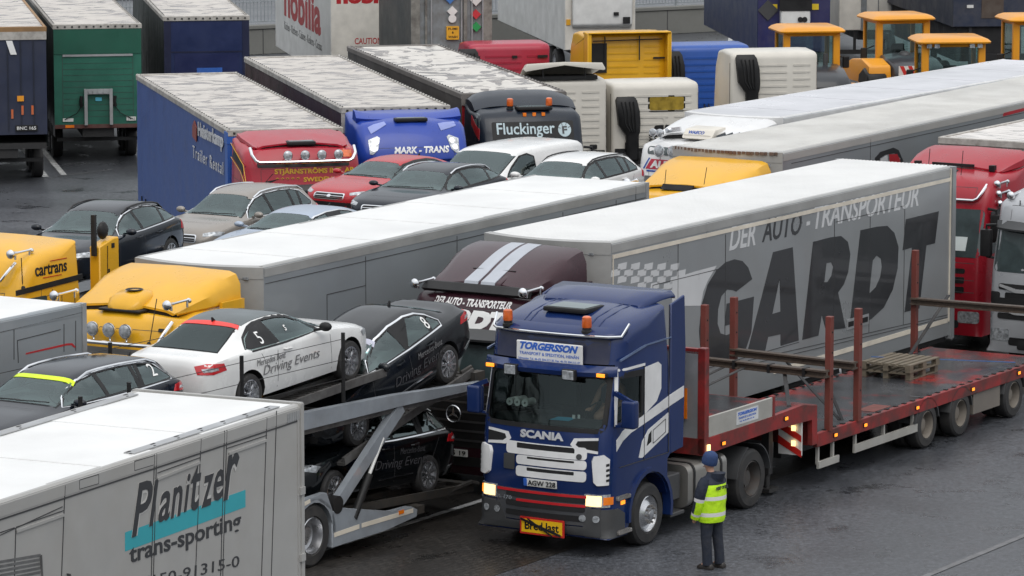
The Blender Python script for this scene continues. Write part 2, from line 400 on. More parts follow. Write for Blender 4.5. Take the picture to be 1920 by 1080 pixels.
# ---------------------------------------------------------------- wheels
def truck_wheel(parent, x, y, z=.5, r=.5, wd=.3, side=1, hub='drive', rimmat=None, name='wheel'):
    """side=+1: outer face towards +y"""
    s_ = side; m = MB(); w2 = wd/2
    m.lathe([(r*.58,-w2*.8),(r*.62,-w2),(r*.9,-w2*.96),(r*.985,-w2*.72),(r,-w2*.5),(r,w2*.5),(r*.985,w2*.72),(r*.9,w2*.96),(r*.62,w2),(r*.58,w2*.8)], (x,y,z), (0,s_,0), 36, closed=True)
    t = m.build(name, M['rubber'], parent)
    m = MB()
    if hub == 'front':
        m.lathe([(r*.6,-w2*.8),(r*.6,w2*.85),(r*.565,w2*.95),(r*.54,w2*.7),(r*.5,w2*.55),(r*.33,w2*.95),(r*.30,w2*1.05),(r*.16,w2*1.1),(r*.14,w2*1.35),(r*.05,w2*1.42)], (x,y,z), (0,s_,0), 30)
        bolt_r, bo = r*.27, w2*1.05
    else:
        m.lathe([(r*.6,-w2*.8),(r*.6,w2*.85),(r*.565,w2*.95),(r*.53,w2*.6),(r*.5,-w2*.1),(r*.36,-w2*.25),(r*.28,-w2*.2),(r*.25,w2*.35),(r*.10,w2*.4)], (x,y,z), (0,s_,0), 30)
        bolt_r, bo = r*.31, -w2*.22
    m.mi = 1
    for k in range(10):
        a = 2*math.pi*k/10; c = Vector((x+bolt_r*math.cos(a), y+s_*bo, z+bolt_r*math.sin(a))); m.cyl(c, c+Vector((0,s_*.045,0)), r*.035, n=6)
    m.build('rim', [rimmat or M['alloy'], M['steel']], t)
    return t

# ---------------------------------------------------------------- box trailers of the car carriers
def lines(mb, segs, y, wd=.012, out_=.004):
    """thin raised seams on a side wall; segs in (x,z)"""
    for (x0,z0),(x1,z1) in segs: mb.beam((x0, y+out_*.5, z0), (x1, y+out_*.5, z1), wd if abs(x1-x0) < abs(z1-z0) else out_*2, out_*2 if abs(x1-x0) < abs(z1-z0) else wd)
def box_trailer(label, o, yaw, L=13.6, W=2.55, H=4.0, zb=.75, bow=.3, side=None, front=None, roof=None, group='box trailers of the car carriers', roofkind='plain', cat='trailer', wheels=True, rim=None, name='car_carrier_trailer', x_wheels=(-8.6,-9.9)):
    t = thing(name, label, cat, (o[0], o[1], 0), yaw, 0, group); h = W/2
    nb = 8; frontp = [(bow*(1-(2*i/nb-1)**2)-.001, h-.0-W*i/nb) for i in range(nb+1)]
    plan = frontp+[(-L,-h),(-L,h)]
    m = MB(); A = [m.v(p[0],p[1],zb) for p in plan]; B = [m.v(p[0],p[1],H-.012) for p in plan]; n = len(plan)
    m.f(A[::-1]); m.f(B)
    for i in range(n):
        m.mi = 1 if i < nb else 0; m.f([A[i], A[(i+1)%n], B[(i+1)%n], B[i]])
    m.build('body', [side, front or side], t, ang=8)
    m = MB()
    def pl(s_, ins=0): return [(p[0]-ins, p[1]*(h-ins)/h) if i <= nb else (p[0]+ins, p[1]*(h-ins)/h) for i, p in enumerate(plan)]
    if roofkind == 'ribbed':
        nr = 30; ys = [-h+.09+(W-.18)*i/nr for i in range(nr+1)]
        pr = []
        for i, yy in enumerate(ys):
            pr += [(yy, H+.004), (yy+.012, H+.026), (yy+.046, H+.026), (yy+.058, H+.004)] if i < nr else [(yy, H+.004)]
        xs = [-L+.06, -L*.75, -L*.5, -L*.25, .0]
        rings = []
        for x in xs:
            rings.append([(x + (bow*(1-(yy/h)**2)-.06 if x == 0 else 0), yy, zz) for yy, zz in pr])
        m.loft(rings, cap=False, closed=False)
    else:
        segs = 11; x0 = -L+.05
        for i in range(segs):
            xa = x0+(L-.05)*i/segs; xb = x0+(L-.05)*(i+1)/segs-.02
            q = [(xa,-h+.07),(xb,-h+.07),(xb,h-.07),(xa,h-.07)]
            if i == segs-1: q = [(xa,-h+.07)]+[(p[0]-.06, p[1]*(h-.07)/h) for p in frontp[::-1]]+[(xa,h-.07)]
            m.prism(q, 'xy', H-.006, H+.008+.006*(i % 2))
        m.box(-L+.05, -.1, -h+.08, h-.08, H-.008, H+.001)
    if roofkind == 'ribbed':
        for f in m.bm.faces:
            if f.calc_center_median().z < H+.012: f.material_index = 1  # groove faces get a greyer colour that stands in for rib shading
    m.build('roof', [roof, pm('shade grey roof groove', (.46,.46,.45), rough=.5, dirt=.3)], t)
    m = MB()                                        # rounded cant rails and front cap
    for s_ in (-1,1):
        m.prism([(s_*(h+.006),H-.17),(s_*(h+.006),H-.03),(s_*(h-.03),H+.012),(s_*(h-.10),H+.014),(s_*(h-.10),H-.17)], 'yz', -L, -.02)
    ring_o = [(p[0]+.008, p[1]*(h+.004)/h) for p in frontp]; ring_i = [(p[0]-.08, p[1]*(h-.07)/h) for p in frontp]
    up_ = .034 if roofkind == 'ribbed' else .013
    m.loft([[(a[0],a[1],H-.2),(a[0],a[1],H+up_-.02),(b[0],b[1],H+up_),(b[0],b[1],H-.2)] for a, b in zip(ring_o, ring_i)])
    m.build('roof_rail', front or side, t)
    m = MB(); m.box(-L+.2,-.6,-.45,.45,.55,zb+.03); m.box(-L+.1,-6.5,-h+.08,h-.08,.5,zb+.02); m.build('chassis', M['chassis'], t)
    if wheels:
        for x in x_wheels:
            for s_ in (-1,1): truck_wheel(t, x, s_*(h-.17), .46, .46, .28, s_, 'drive', rim or M['alloy'])
        m = MB(); [m.cyl((x,-h+.2,.46),(x,h-.2,.46),.07) for x in x_wheels]; m.build('axle', M['chassis'], t)
    return t
silver = pm('silver panel', (.29,.305,.315), rough=.34, metal=.25, coat=.3, var=.05, vs=.7, dirt=.25, dcol=(.24,.235,.22), ds=.8)
silver2 = pm('silver blue panel', (.275,.30,.32), rough=.36, metal=.25, coat=.3, var=.06, vs=.5, dirt=.3, dcol=(.25,.25,.24), ds=.7)
greige = pm('warm grey panel', (.37,.365,.352), rough=.4, coat=.2, var=.05, dirt=.35, dcol=(.32,.30,.27))
greyfront = pm('grey front panel', (.36,.36,.35), rough=.38, metal=.2, coat=.2, var=.12, vs=1.3, dirt=.3, dcol=(.25,.24,.22))
rwhite = pm('white roof panel', (.74,.74,.73), rough=.4, var=.04, vs=.5, dirt=.18, dcol=(.5,.49,.47), ds=.9)
rgrey = pm('weathered roof panel', (.62,.61,.58), rough=.38, var=.07, vs=.5, dirt=.5, dcol=(.36,.34,.31), ds=.7)
rlilac = pm('milky roof panel', (.62,.62,.65), rough=.25, var=.10, vs=.35, dirt=.12, dcol=(.5,.49,.5), ds=.4)
seam = pm('panel seam', (.05,.05,.052), rough=.6); cream = pm('cream trim', (.70,.64,.54), rough=.4, dirt=.25, dcol=(.4,.35,.3))
lite = pm('pale grey lettering', (.58,.59,.60), rough=.35, coat=.3, var=.04)

# --- the big grey trailer with lettering
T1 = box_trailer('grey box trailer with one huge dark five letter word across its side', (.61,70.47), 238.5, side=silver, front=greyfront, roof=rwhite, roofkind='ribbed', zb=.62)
Y = 1.275
m = MB(); m.beam((-.05,Y+.004,3.76),(-13.5,Y+.004,3.76),.012,.07); m.beam((-13.44,Y+.004,.9),(-13.44,Y+.004,3.98),.05,.012); m.beam((-.06,Y+.004,1.3),(-.06,Y+.004,3.8),.03,.012)
m.beam((-6.0,Y+.004,.93),(-13.4,Y+.004,.93),.012,.09); m.build('cream_trim', cream, T1)
m = MB(); m.box(-13.62,-13.47,Y-.10,Y+.05,.55,4.01); m.box(-13.62,-13.47,-Y-.05,-Y+.1,.55,4.01); m.box(-13.66,-13.6,-Y,Y,.5,.75); m.build('rear_frame', silver, T1)
m = MB()
lines(m, [((-2.35,3.72),(-2.35,2.0)), ((-1.45,3.1),(-4.1,3.1)), ((-1.45,3.1),(-1.45,1.7)), ((-4.1,3.7),(-4.1,1.7)), ((-8.4,3.7),(-8.4,1.1)), ((-8.45,3.45),(-11.4,3.45)), ((-11.4,3.45),(-11.4,1.1)), ((-9.9,3.45),(-9.9,1.15)), ((-.1,1.35),(-7.0,1.35)), ((-5.0,1.28),(-13.4,1.04)), ((-5,1.2),(-13.4,.99))], Y)
m.build('panel_seams', seam, T1)
m = MB()
for x in (-8.95,-9.55): m.box(x,x-.32,Y,Y+.014,1.32,1.52)
m.build('vent', M['galv'], T1); m = MB(); [m.box(x-.05,x-.27,Y+.012,Y+.02,1.37,1.47) for x in (-8.95,-9.55)]; m.build('vent_grille', M['black'], T1)
from_px = lambda L_: [gside(x, y) for x, y in L_]
_c, _s = math.cos(.14314), math.sin(.14314)
def ray_side(px, py, o, yaw, ly):
    """where the line of sight through a photo point meets a trailer's side wall (used once to measure letter shapes)"""
    X, U = (px-960)/7708, -(py-540)/7708; dx, dy, dz = X, _c+_s*U, -_s+_c*U; a = R(yaw); hx, hy = (math.cos(a), math.sin(a)), (-math.sin(a), math.cos(a))
    t = (ly+o[0]*hy[0]+o[1]*hy[1])/(dx*hy[0]+dy*hy[1]); qx, qy = dx*t-o[0], dy*t-o[1]
    return (-(qx*hx[0]+qy*hx[1]), 13.29+dz*t)
gside = lambda x, y: ray_side(1280+x/3, 360+y/3, (.61,70.47), 238.5, Y)
GL = [[[(390,490),(300,560),(283,552),(250,548),(217,585),(198,660),(195,740),(212,795),(245,805),(280,790),(292,738),(235,753),(247,628),(400,588),(385,790),(355,880),(300,940),(240,975),(180,980),(130,960),(100,890),(92,780),(105,640),(140,520),(190,440),(240,395),(290,378),(335,388),(368,425)]],
 [[(508,338),(618,310),(652,835),(550,865),(550,800),(480,815),(463,893),(365,893)], [(545,485),(550,672),(503,686)]],
 [[(733,280),(830,255),(890,247),(928,280),(942,350),(930,450),(905,520),(873,565),(915,765),(806,780),(782,690),(762,808),(672,832)], [(808,400),(835,395),(846,420),(836,470),(815,505),(795,508)]],
 [[(1000,215),(1090,195),(1150,190),(1190,230),(1213,310),(1208,430),(1180,550),(1130,650),(1060,715),(1010,740),(938,755)], [(1068,385),(1090,357),(1115,375),(1120,420),(1110,480),(1085,535),(1048,572)]],
 [[(1255,153),(1440,108),(1418,288),(1370,300),(1330,655),(1248,675),(1290,312),(1237,327)]]]
O1, U1, V1 = (0, Y, 0), (-1, 0, 0), (0, 0, 1)
m = MB()
for lt in GL: wrap(m, None, [from_px(l) for l in lt], O1, U1, V1, .006, 0, .005)
m.build('lettering', M['dtext'], T1, 20)
m = MB(); p0, p1, p2 = gside(262,330), gside(268,205), gside(1325,78)
sl_ = lambda x: p0[1]+(gside(1330,75)[1]-.42-p0[1])*(x-p0[0])/(p2[0]-p0[0])
def gtext(mb, body, xa, xb, ya, yb, hgt): text(mb, None, body, (-xa, Y, ya), (-(xb-xa), 0, yb-ya), (0,0,1), xb-xa, hgt, .006, .25, .014)
A0, A1 = gside(262,330), gside(408,298); gtext(m, 'DER', A0[0], A1[0], A0[1], A1[1], .42)
B0, B1 = gside(738,212), gside(1325,78); gtext(m, 'TRANSPORTEUR', B0[0], B1[0], B0[1], B1[1], .42)
B0, B1 = gside(695,190), gside(716,184); gtext(m, '-', B0[0], B1[0], B0[1], B1[1], .07)
m.build('lettering', lite, T1, 20)
m = MB(); A0, A1 = gside(445,285), gside(668,235); gtext(m, 'AUTO', A0[0], A1[0], A0[1], A1[1], .42); m.build('lettering', M['dtext'], T1, 20)
m = MB()
sw = [gside(x, y) for x, y in ((190,415),(60,450),(0,470),(-60,492),(-60,640),(0,640),(100,640),(115,560),(140,500))]; wrap(m, None, sw, O1, U1, V1, .004, 0, .003)
c5 = lambda x, y: ray_side(640+x/3, 360+y/3, (.61,70.47), 238.5, Y)
for r_ in range(5):
    for k in range(11):
        if (k+r_) % 2 and not (k < 3 and r_ < 2) and not (k < 1 and r_ < 3):
            x0, z0 = c5(1515+k*37, 588); wrap(m, None, [(x0, z0+r_*.112+.02*k*0), (x0+.30, z0+r_*.112), (x0+.33, z0+.112+r_*.112), (x0+.03, z0+.112+r_*.112)], O1, U1, V1, .003, 0, .003)
m.build('checker_band', lite, T1, 20)
m = MB(); m.box(.12,.15,1.0,.85,3.79,3.83); m.build('marker_lamp', M['lamp'], T1)

# --- silver trailer behind the yellow cab, and its neighbours
T2 = box_trailer('plain silver box trailer with panelled white roof between two lettered trailers', (-5.19,67.47), 240.5, side=silver2, front=greyfront, roof=rwhite)
m = MB(); lines(m, [((-.05,3.72),(-13.5,3.72)), ((-1.95,3.3),(-3.2,3.3)), ((-1.95,3.3),(-1.95,1.5)), ((-3.2,3.8),(-3.2,1.5)), ((-6.3,3.8),(-6.3,1.5)), ((-6.35,3.3),(-10.2,3.3)), ((-10.2,3.8),(-10.2,2.)), ((-12.3,3.8),(-12.3,2)), ((-13.1,3.98),(-13.1,1.5))], Y); m.build('panel_seams', seam, T2)
m = MB(); m.beam((-6.3,Y+.006,3.31),(-10.2,Y+.006,3.31),.012,.03); m.box(-13.6,-13.5,Y-.02,Y+.03,.6,4.01); m.build('trim', M['galv'], T2)
m = MB(); m.box(-6.26,-6.31,Y,Y+.003,2.6,3.3); m.build('rust_streak', pm('rust', (.2,.11,.06), dirt=.5), T2)
m = MB(); m.box(.1,.14,1.05,.9,3.79,3.83); m.build('marker_lamp', M['lamp'], T2)
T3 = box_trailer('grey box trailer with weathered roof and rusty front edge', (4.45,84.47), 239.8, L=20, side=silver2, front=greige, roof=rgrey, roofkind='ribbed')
m = MB()
for i in range(26):
    yy = -1.2+i*.093; m.box(.3*(1-(yy/1.275)**2)+.004, .3*(1-(yy/1.275)**2)+.014+random.random()*.02, yy, yy+.05+random.random()*.05, 3.97-.02*random.random(), 4.02)
m.build('rusty_edge', pm('rust edge', (.13,.07,.05), rough=.8, dirt=.6), T3)
m = MB(); lines(m, [((-.4,3.75),(-20,3.75)), ((-4.2,3.9),(-4.2,2)), ((-8.9,3.3),(-8.9,2)), ((-8.9,3.3),(-12,3.3)), ((-14,3.9),(-14,2))], Y); m.build('panel_seams', seam, T3)
q3 = lambda x, y: ray_side(1280+x/3, y/3, (4.45,84.47), 239.8, Y)
m = MB(); wrap(m, None, [q3(*p) for p in ((1080,890),(1110,855),(1185,830),(1215,845),(1240,905),(1220,960),(1225,890),(1190,862),(1140,870),(1110,890),(1090,960))], O1, U1, V1, .004, 0, .004); m.build('emblem', M['dtext'], T3, 20)
m = MB(); wrap(m, None, [q3(*p) for p in ((1160,868),(1205,866),(1222,900),(1222,950),(1165,950))], O1, U1, V1, .007, 0, .004); wrap(m, None, [q3(*p) for p in ((1800,655),(1805,635),(1925,605),(1925,622))], O1, U1, V1, .007, 0, .004); m.build('emblem', pm('emblem red', (.4,.02,.03), rough=.4), T3, 20)
m = MB(); wrap(m, None, [q3(*p) for p in ((1112,895),(1150,872),(1158,950),(1110,950))], O1, U1, V1, .006, 0, .004); m.build('emblem', lite, T3, 20)
m = MB(); m.box(.1,.14,1.05,.9,3.72,3.77); m.build('marker_lamp', M['lamp'], T3)
T4 = box_trailer('pale trailer with milky roof in front of the wheel loaders', (4.97,91.7), 236.9, L=16, side=pm('pale blue panel', (.46,.50,.54), rough=.3, coat=.4, dirt=.2), front=pm('white front panel', (.62,.62,.62), rough=.4, dirt=.3, dcol=(.45,.44,.42)), roof=rlilac)
m = MB(); m.box(.12,.15,-.98,-1.1,3.72,3.79); m.box(.1,.14,.95,.8,3.72,3.77); m.build('marker_lamp', M['lamp'], T4)

# --- foreground left: warm grey trailer with big lettering, seen from its rear quarter
T5 = box_trailer('warm grey trailer with teal stripe under dark slanted lettering at the lower left', (-3.95+13.6*math.cos(R(244.6)),54.15+13.6*math.sin(R(244.6))), 244.6, side=greige, roof=rwhite, bow=.02, zb=.6)
PO, PYAW = (-3.95,54.15), 244.6
XO = -13.6
pq = lambda x, y: (lambda a: (-a[0], a[1]))(ray_side(x/3, 720+y/3, PO, PYAW, Y))       # distance ahead of the rear wall, height
def pside(x, y): a = pq(x, y); return (-(XO+a[0]), a[1])                                # u,v on the wall frame
m = MB()
sg = []
for a, b in (((1555,150),(1525,1080)), ((1275,258),(1252,1080)), ((1262,262),(1240,1080)), ((880,392),(862,1080)), ((868,396),(850,1080)), ((365,570),(345,1080)), ((1130,308),(1098,1080)), ((1500,190),(1470,1080)), ((885,500),(1128,412)), ((1275,362),(1500,288)), ((883,535),(1120,442)), ((1285,392),(1495,318)), ((90,805),(355,712)), ((85,830),(350,735)), ((0,835),(80,808)), ((0,850),(350,690)), ((88,810),(80,1080)), ((755,435),(865,402)), ((755,487),(862,455)), ((755,435),(755,487)), ((445,540),(553,508)), ((445,592),(553,560)), ((445,540),(445,592)), ((553,508),(553,560))):
    pa, pb = pside(*a), pside(*b); sg.append(((-pa[0], pa[1]), (-pb[0], pb[1])))
lines(m, sg, Y, .010, .005); lines(m, [((-.1,3.80),(-13.5,3.80))], Y, .02, .005); m.build('panel_seams', seam, T5)
m = MB(); lines(m, [((-(lambda q: q[0])(pside(*a)), pside(*a)[1]-.03), (-(pside(*b)[0]), pside(*b)[1]-.03)) for a, b in (((883,520),(1120,428)), ((1285,378),(1495,304)), ((90,815),(355,722)))], Y, .035, .012); m.build('drip_moulding', greige, T5)
m = MB(); wrap(m, None, [pside(*p) for p in ((703,835),(1380,595),(1380,692),(703,942))], O1, U1, V1, .003, 0, .002); m.build('teal_stripe', pm('teal', (.03,.36,.42), rough=.35, coat=.3, var=.05), T5, 20)
def ptext(mb, body, bl, br, tl, shear, bold, off=.007, sp=1.):
    a, b, c = pside(*bl), pside(*br), pside(*tl); u = Vector((-(b[0]-a[0]), 0, b[1]-a[1])); text(mb, None, body, (-a[0], Y, a[1]), u, (0,0,1), u.length, c[1]-a[1], off, shear, bold, sp, 0, .004)
def ptext_letters(mb, body, bl, br, hgt, shear, bold, slots, off):
    a, b = pside(*bl), pside(*br)
    for ch, (f0, f1, z0, z1) in zip(body, slots):
        xa = a[0]+(b[0]-a[0])*f0; xb = a[0]+(b[0]-a[0])*f1; za = a[1]+(b[1]-a[1])*f0
        text(mb, None, ch, (-xa, Y, za+z0*hgt), (-1,0,0), (0,0,1), xb-xa, (z1-z0)*hgt, off, shear, bold, 1, 0, .004, 0)
slots = [(0,.19,-.05,1.),(.155,.245,.05,.96),(.24,.345,.06,.66),(.35,.46,.06,.68),(.47,.535,.1,.86),(.54,.635,.06,.98),(.635,.755,.06,.7),(.75,.85,.1,.74),(.845,1.0,.05,.98)]
m = MB(); ptext_letters(m, 'Planitzer', (738,850), (1345,640), .62, .34, .014, slots, .013); m.build('lettering', M['dtext'], T5, 20)
m = MB(); ptext_letters(m, 'Planitzer', (738,850), (1345,640), .62, .34, .045, slots, .006); m.build('lettering_outline', pm('outline grey', (.50,.49,.47), rough=.4), T5, 20)
m = MB(); ptext(m, 'trans-sporting', (728,1040), (1355,838), (728,915), .0, .018); ptext(m, '07150-91315-0', (740,1165), (1345,1025), (740,1100), .05, .0); m.build('lettering', M['dtext'], T5, 20)
glob = MB()
for k in range(5):
    a, b = pside(-60,1010+k*26), pside(225,962+k*24); glob.beam((-a[0],Y+.004,a[1]),(-b[0],Y+.004,b[1]),.008,.03)
a, b = pside(225,960), pside(232,1085); glob.beam((-a[0],Y+.004,a[1]),(-b[0],Y+.004,b[1]),.05,.008)
a, b = pside(375,1065), pside(400,1078); glob.beam((-a[0],Y+.004,a[1]),(-b[0],Y+.004,b[1]-.15),.1,.008); glob.build('emblem', pm('faded charcoal', (.12,.12,.12), rough=.5, var=.3, vs=8), T5)
m = MB(); m.box(XO-.06,XO+.02,-Y-.02,-Y+.16,.5,4.02); m.box(XO-.06,XO+.02,Y-.16,Y+.02,.5,4.02); m.box(XO-.07,XO-.0,-Y,Y,3.84,4.03); m.box(XO+.07,XO+.1,Y,Y+.01,.6,3.95)
for z in (1.0,1.9,2.8): m.box(XO-.05,XO+.07,Y+.005,Y+.04,z,z+.1)
m.build('rear_frame', greige, T5)
m = MB(); [m.box(XO+.05+i*.05, XO+.05+i*.05+.03, Y+.004,Y+.012,3.82,3.94) for i in range(7)]; m.build('rating_plate', M['galv'], T5)
m = MB()
for y0, xa, xb in ((Y-.27,XO+.35,XO+4.1),(-Y+.1,XO+.3,XO+8.5)):
    m.box(xa,xb,y0,y0+.15,4.015,4.03)
m.build('roof_strip', M['galv'], T5)
m = MB()
for y0, xa, xb in ((Y-.27,XO+.35,XO+4.1),(-Y+.1,XO+.3,XO+8.5)):
    for i in range(7):
        x = xa+.1+(xb-xa-.2)*i/6; m.box(x,x+.09,y0+.02,y0+.05,4.03,4.035); m.box(x+.12,x+.16,y0+.11,y0+.13,4.03,4.035)
m.build('rivet_plates', M['chassis'], T5)
# --- the silver trailer at the left edge
O6 = rel((-9.815,59.965,0), 9.55, 0, 238.5)
T6 = box_trailer('silver trailer with red stripe beside the yellow cab', O6, 238.5, side=silver2, roof=rwhite, bow=.05)
q6 = lambda x, y: ray_side(x/4.8, 620+y/4.8, O6, 238.5, Y)
m = MB(); lines(m, [((-(q6(*a)[0]), q6(*a)[1]), (-(q6(*b)[0]), q6(*b)[1])) for a, b in (((0,15),(760,-170)), ((155,88),(545,-10)), ((155,88),(165,290)), ((575,-60),(575,190)), ((680,-90),(680,180)), ((125,-10),(125,260)))], Y); m.build('panel_seams', seam, T6)
m = MB(); wrap(m, None, [q6(*p) for p in ((230,215),(235,200),(600,115),(650,112),(680,145),(670,155),(640,130),(600,133))], O1, U1, V1, .004, 0, .004); m.build('red_stripe', pm('stripe red', (.42,.015,.02), rough=.35), T6, 20)
m = MB(); m.box(-13.65,-13.55,Y-.12,Y+.02,.6,4.01); m.build('rear_frame', M['galv'], T6)
m = MB(); [m.box(-13.2+i*.32,-13.2+i*.32+.12,Y-.02,Y+.02,2.35,2.9) for i in range(6)]; m.build('side_slots', M['void'], T6)
# ---------------------------------------------------------------- curtain side trailers
def tarp_roof_mat(name, c1, c2, lo=.48, hi=.56, sc=(.5,1.6,1)):
    m = bpy.data.materials.new(name); m.use_nodes = True; t = m.node_tree; N = t.nodes; L = t.links; b = N['Principled BSDF']
    tc = N.new('ShaderNodeTexCoord'); mp = N.new('ShaderNodeMapping'); mp.inputs['Scale'].default_value = sc; L.new(tc.outputs['Object'], mp.inputs[0]); oi = N.new('ShaderNodeObjectInfo'); ml = N.new('ShaderNodeMath'); ml.operation = 'MULTIPLY'; ml.inputs[1].default_value = 60; L.new(oi.outputs['Random'], ml.inputs[0]); L.new(ml.outputs[0], mp.inputs['Location'])
    def noi(s, d, dist=0.):
        n = N.new('ShaderNodeTexNoise'); n.inputs['Scale'].default_value = s; n.inputs['Detail'].default_value = d; n.inputs['Distortion'].default_value = dist; L.new(mp.outputs[0], n.inputs['Vector']); return n.outputs['Fac']
    def rmp(f, a, c, l, h):
        x = N.new('ShaderNodeMapRange'); L.new(f, x.inputs[0])
        for i, v in enumerate((a, c, l, h)): x.inputs[i+1].default_value = v
        return x.outputs[0]
    def mix(f, a, c):
        x = N.new('ShaderNodeMix'); x.data_type = 'RGBA'; L.new(f, x.inputs[0])
        for i, v in ((6, a), (7, c)):
            if isinstance(v, tuple): x.inputs[i].default_value = (*v, 1)
            else: L.new(v, x.inputs[i])
        return x.outputs[2]
    pat = rmp(noi(1.9, 6, 1.4), lo, hi, 0, 1)
    c = mix(pat, c1, c2); c = mix(rmp(noi(5, 6), .5, .8, 0, .5), c, tuple(v*.55 for v in c1))
    L.new(c, b.inputs['Base Color']); L.new(rmp(pat, 0, 1, .55, .16), b.inputs['Roughness'])
    bp = N.new('ShaderNodeBump'); bp.inputs['Strength'].default_value = .35; bp.inputs['Distance'].default_value = .05; L.new(noi(2.6, 3), bp.inputs['Height']); L.new(bp.outputs[0], b.inputs['Normal'])
    return m
tarp1 = tarp_roof_mat('dirty white tarpaulin', (.53,.495,.455), (.25,.215,.195), .48, .58, (1.25,.55,1))
tarp2 = tarp_roof_mat('puddled white tarpaulin', (.58,.55,.51), (.23,.20,.18), .50, .54, (.5,.55,1))
tarp3 = tarp_roof_mat('grey white tarpaulin', (.52,.485,.445), (.27,.235,.215), .5, .6, (1.15,.5,1))
dtrim = pm('grimy trim', (.42,.40,.37), rough=.6, dirt=.7, dcol=(.16,.14,.12), ds=5)
def curtain_trailer(label, o, yaw, side, roof, L=13.6, W=2.5, H=4.0, zb=1.1, face='front', facemat=None, trim=None, sag=.035, name='curtain_trailer', group='curtain side trailers', eyelets=True, ripple=.02, wheels=True, seed=1):
    """face: which end the camera sees"""
    t = thing(name, label, 'trailer', (o[0], o[1], 0), yaw, 0, group); h = W/2; rn = random.Random(seed)
    for s_ in (1,-1):
        m = MB(); rings = []; nx = 60
        for i in range(nx+1):
            x = -.03-(L-.06)*i/nx; wv = ripple*(math.sin(x*5.3+s_)+.6*math.sin(x*11.7+2))*.5
            rings.append([(x, s_*(h-.03), zb-.35), (x, s_*(h+wv), zb-.33), (x, s_*(h+wv*.9+.01), zb+.8), (x, s_*(h+wv), H-.9), (x, s_*(h), H-.12), (x, s_*(h-.03), H-.1)])
        m.loft(rings, cap=False, closed=False); m.build('curtain', side, t)
        m = MB(); [m.box(-.5-.62*i, -.46-.62*i, s_*(h+.01), s_*(h+.035), zb-.42, zb-.05) for i in range(21)]; m.build('buckle_straps', M['black'], t)
    m = MB(); m.box(-.04, 0, -h, h, zb-.05, H-.12); m.build('front_wall', facemat if face == 'front' else M['galv'], t)
    m = MB(); m.box(-L, -L+.04, -h, h, zb-.05, H-.12); m.build('rear_door', facemat if face == 'rear' else M['galv'], t)
    m = MB(); nx, ny = 70, 12; G = []
    for i in range(nx+1):
        row = []
        for j in range(ny+1):
            u, v_ = i/nx, j/ny; e = min(1, 6*min(v_, 1-v_), 12*min(u, 1-u))
            z = H-.02-e*(sag*.5+sag*1.1*mnoise.noise((u*34+seed, v_*3.2, seed))+sag*.8*mnoise.noise((u*9+seed, v_*2.5, seed)))
            row.append(m.v(-L*u, h-W*v_, z))
        G.append(row)
    for i in range(nx):
        for j in range(ny): m.f([G[i][j], G[i+1][j], G[i+1][j+1], G[i][j+1]])
    m.build('roof_tarpaulin', roof, t, 60)
    m = MB()
    for s_ in (1,-1): m.prism([(s_*(h+.02),H-.13),(s_*(h+.025),H-.02),(s_*(h-.01),H+.015),(s_*(h-.06),H+.0),(s_*(h-.06),H-.13)], 'yz', -L-.01, .012)
    for x0, x1 in ((-.08,.03),(-L-.03,-L+.08)): m.box(x0,x1,-h-.02,h+.02,H-.14,H+.006,.012)
    if eyelets:
        m.mi = 1
        xf = .03 if face == 'front' else -L-.045
        for i in range(12): y = -h+.12+(W-.24)*i/11; m.box(xf, xf+.015, y-.025, y+.025, H-.09, H-.045)
        for s_ in (1,-1):
            for i in range(44): m.box(-.15-i*.305, -.10-i*.305, s_*(h-.05), s_*(h-.02), H+.004, H+.022)
    m.build('roof_trim', [trim or dtrim, M['chassis']], t)
    m = MB(); m.box(-L+.1,-.3,-.45,.45,.75,1.05); m.box(-L+.05,-.1,-h+.02,h-.02,1.0,1.16); (m.box(-L,-L+.1,-h,h,.45,.6), m.box(-L+.03,-L+.08,-.9,-.8,.5,1.1), m.box(-L+.03,-L+.08,.8,.9,.5,1.1)) if face == 'front' else m.box(-L+.5,-L+.6,-h+.1,h-.1,.6,.7); m.build('chassis', M['chassis'], t)
    if wheels:
        for x in (-L+2.0,-L+3.3,-L+4.6):
            for s_ in (1,-1): truck_wheel(t, x, s_*(h-.18), .5, .5, .32, s_)
    return t
def face_frame(t, O, u): return Vector(O), Vector(u), Vector((0,0,1))
navy = pm('blue curtain', (.025,.072,.26), rough=.45, var=.15, vs=1.5, dirt=.35, dcol=(.04,.06,.12), ds=1.5)
maroon = pm('maroon curtain', (.045,.02,.024), rough=.5, dirt=.4, dcol=(.05,.04,.04))
greyc = pm('grey brown curtain', (.075,.068,.064), rough=.55, dirt=.5, dcol=(.04,.036,.034))
redw = pm('red bulkhead', (.30,.012,.018), rough=.4, dirt=.3, dcol=(.12,.02,.02))
lblue = pm('bright blue corner', (.03,.12,.45), rough=.4, dirt=.3, dcol=(.05,.07,.15))
CH = curtain_trailer('blue curtain trailer with white lettering behind the red cab with spotlights', (-4.905,88.625), 283.5, navy, tarp1, facemat=lblue, seed=3)
hq = lambda x, y: ray_side(x/3, y/3, (-4.905,88.625), 283.5, -1.25)       # right side, distance back from front
m = MB(); a, b = hq(1120,788), hq(1262,858)
def ctext(mb, body, p, q, hgt, off=.03, **k):
    u = Vector((-(q[0]-p[0]), 0, q[1]-p[1])); text(mb, None, body, (-p[0], -1.25, p[1]), u, (0,0,1), u.length, hgt, off, **k)
ctext(m, 'Heisterkamp', a, b, .42, bold=.03); a, b = hq(1090,885), hq(1262,985); ctext(m, 'Trailer Rental', a, b, .28, bold=0., sp=1.35); m.build('lettering', pm('faded white lettering', (.55,.56,.58), rough=.5, dirt=.3), CH, 20)
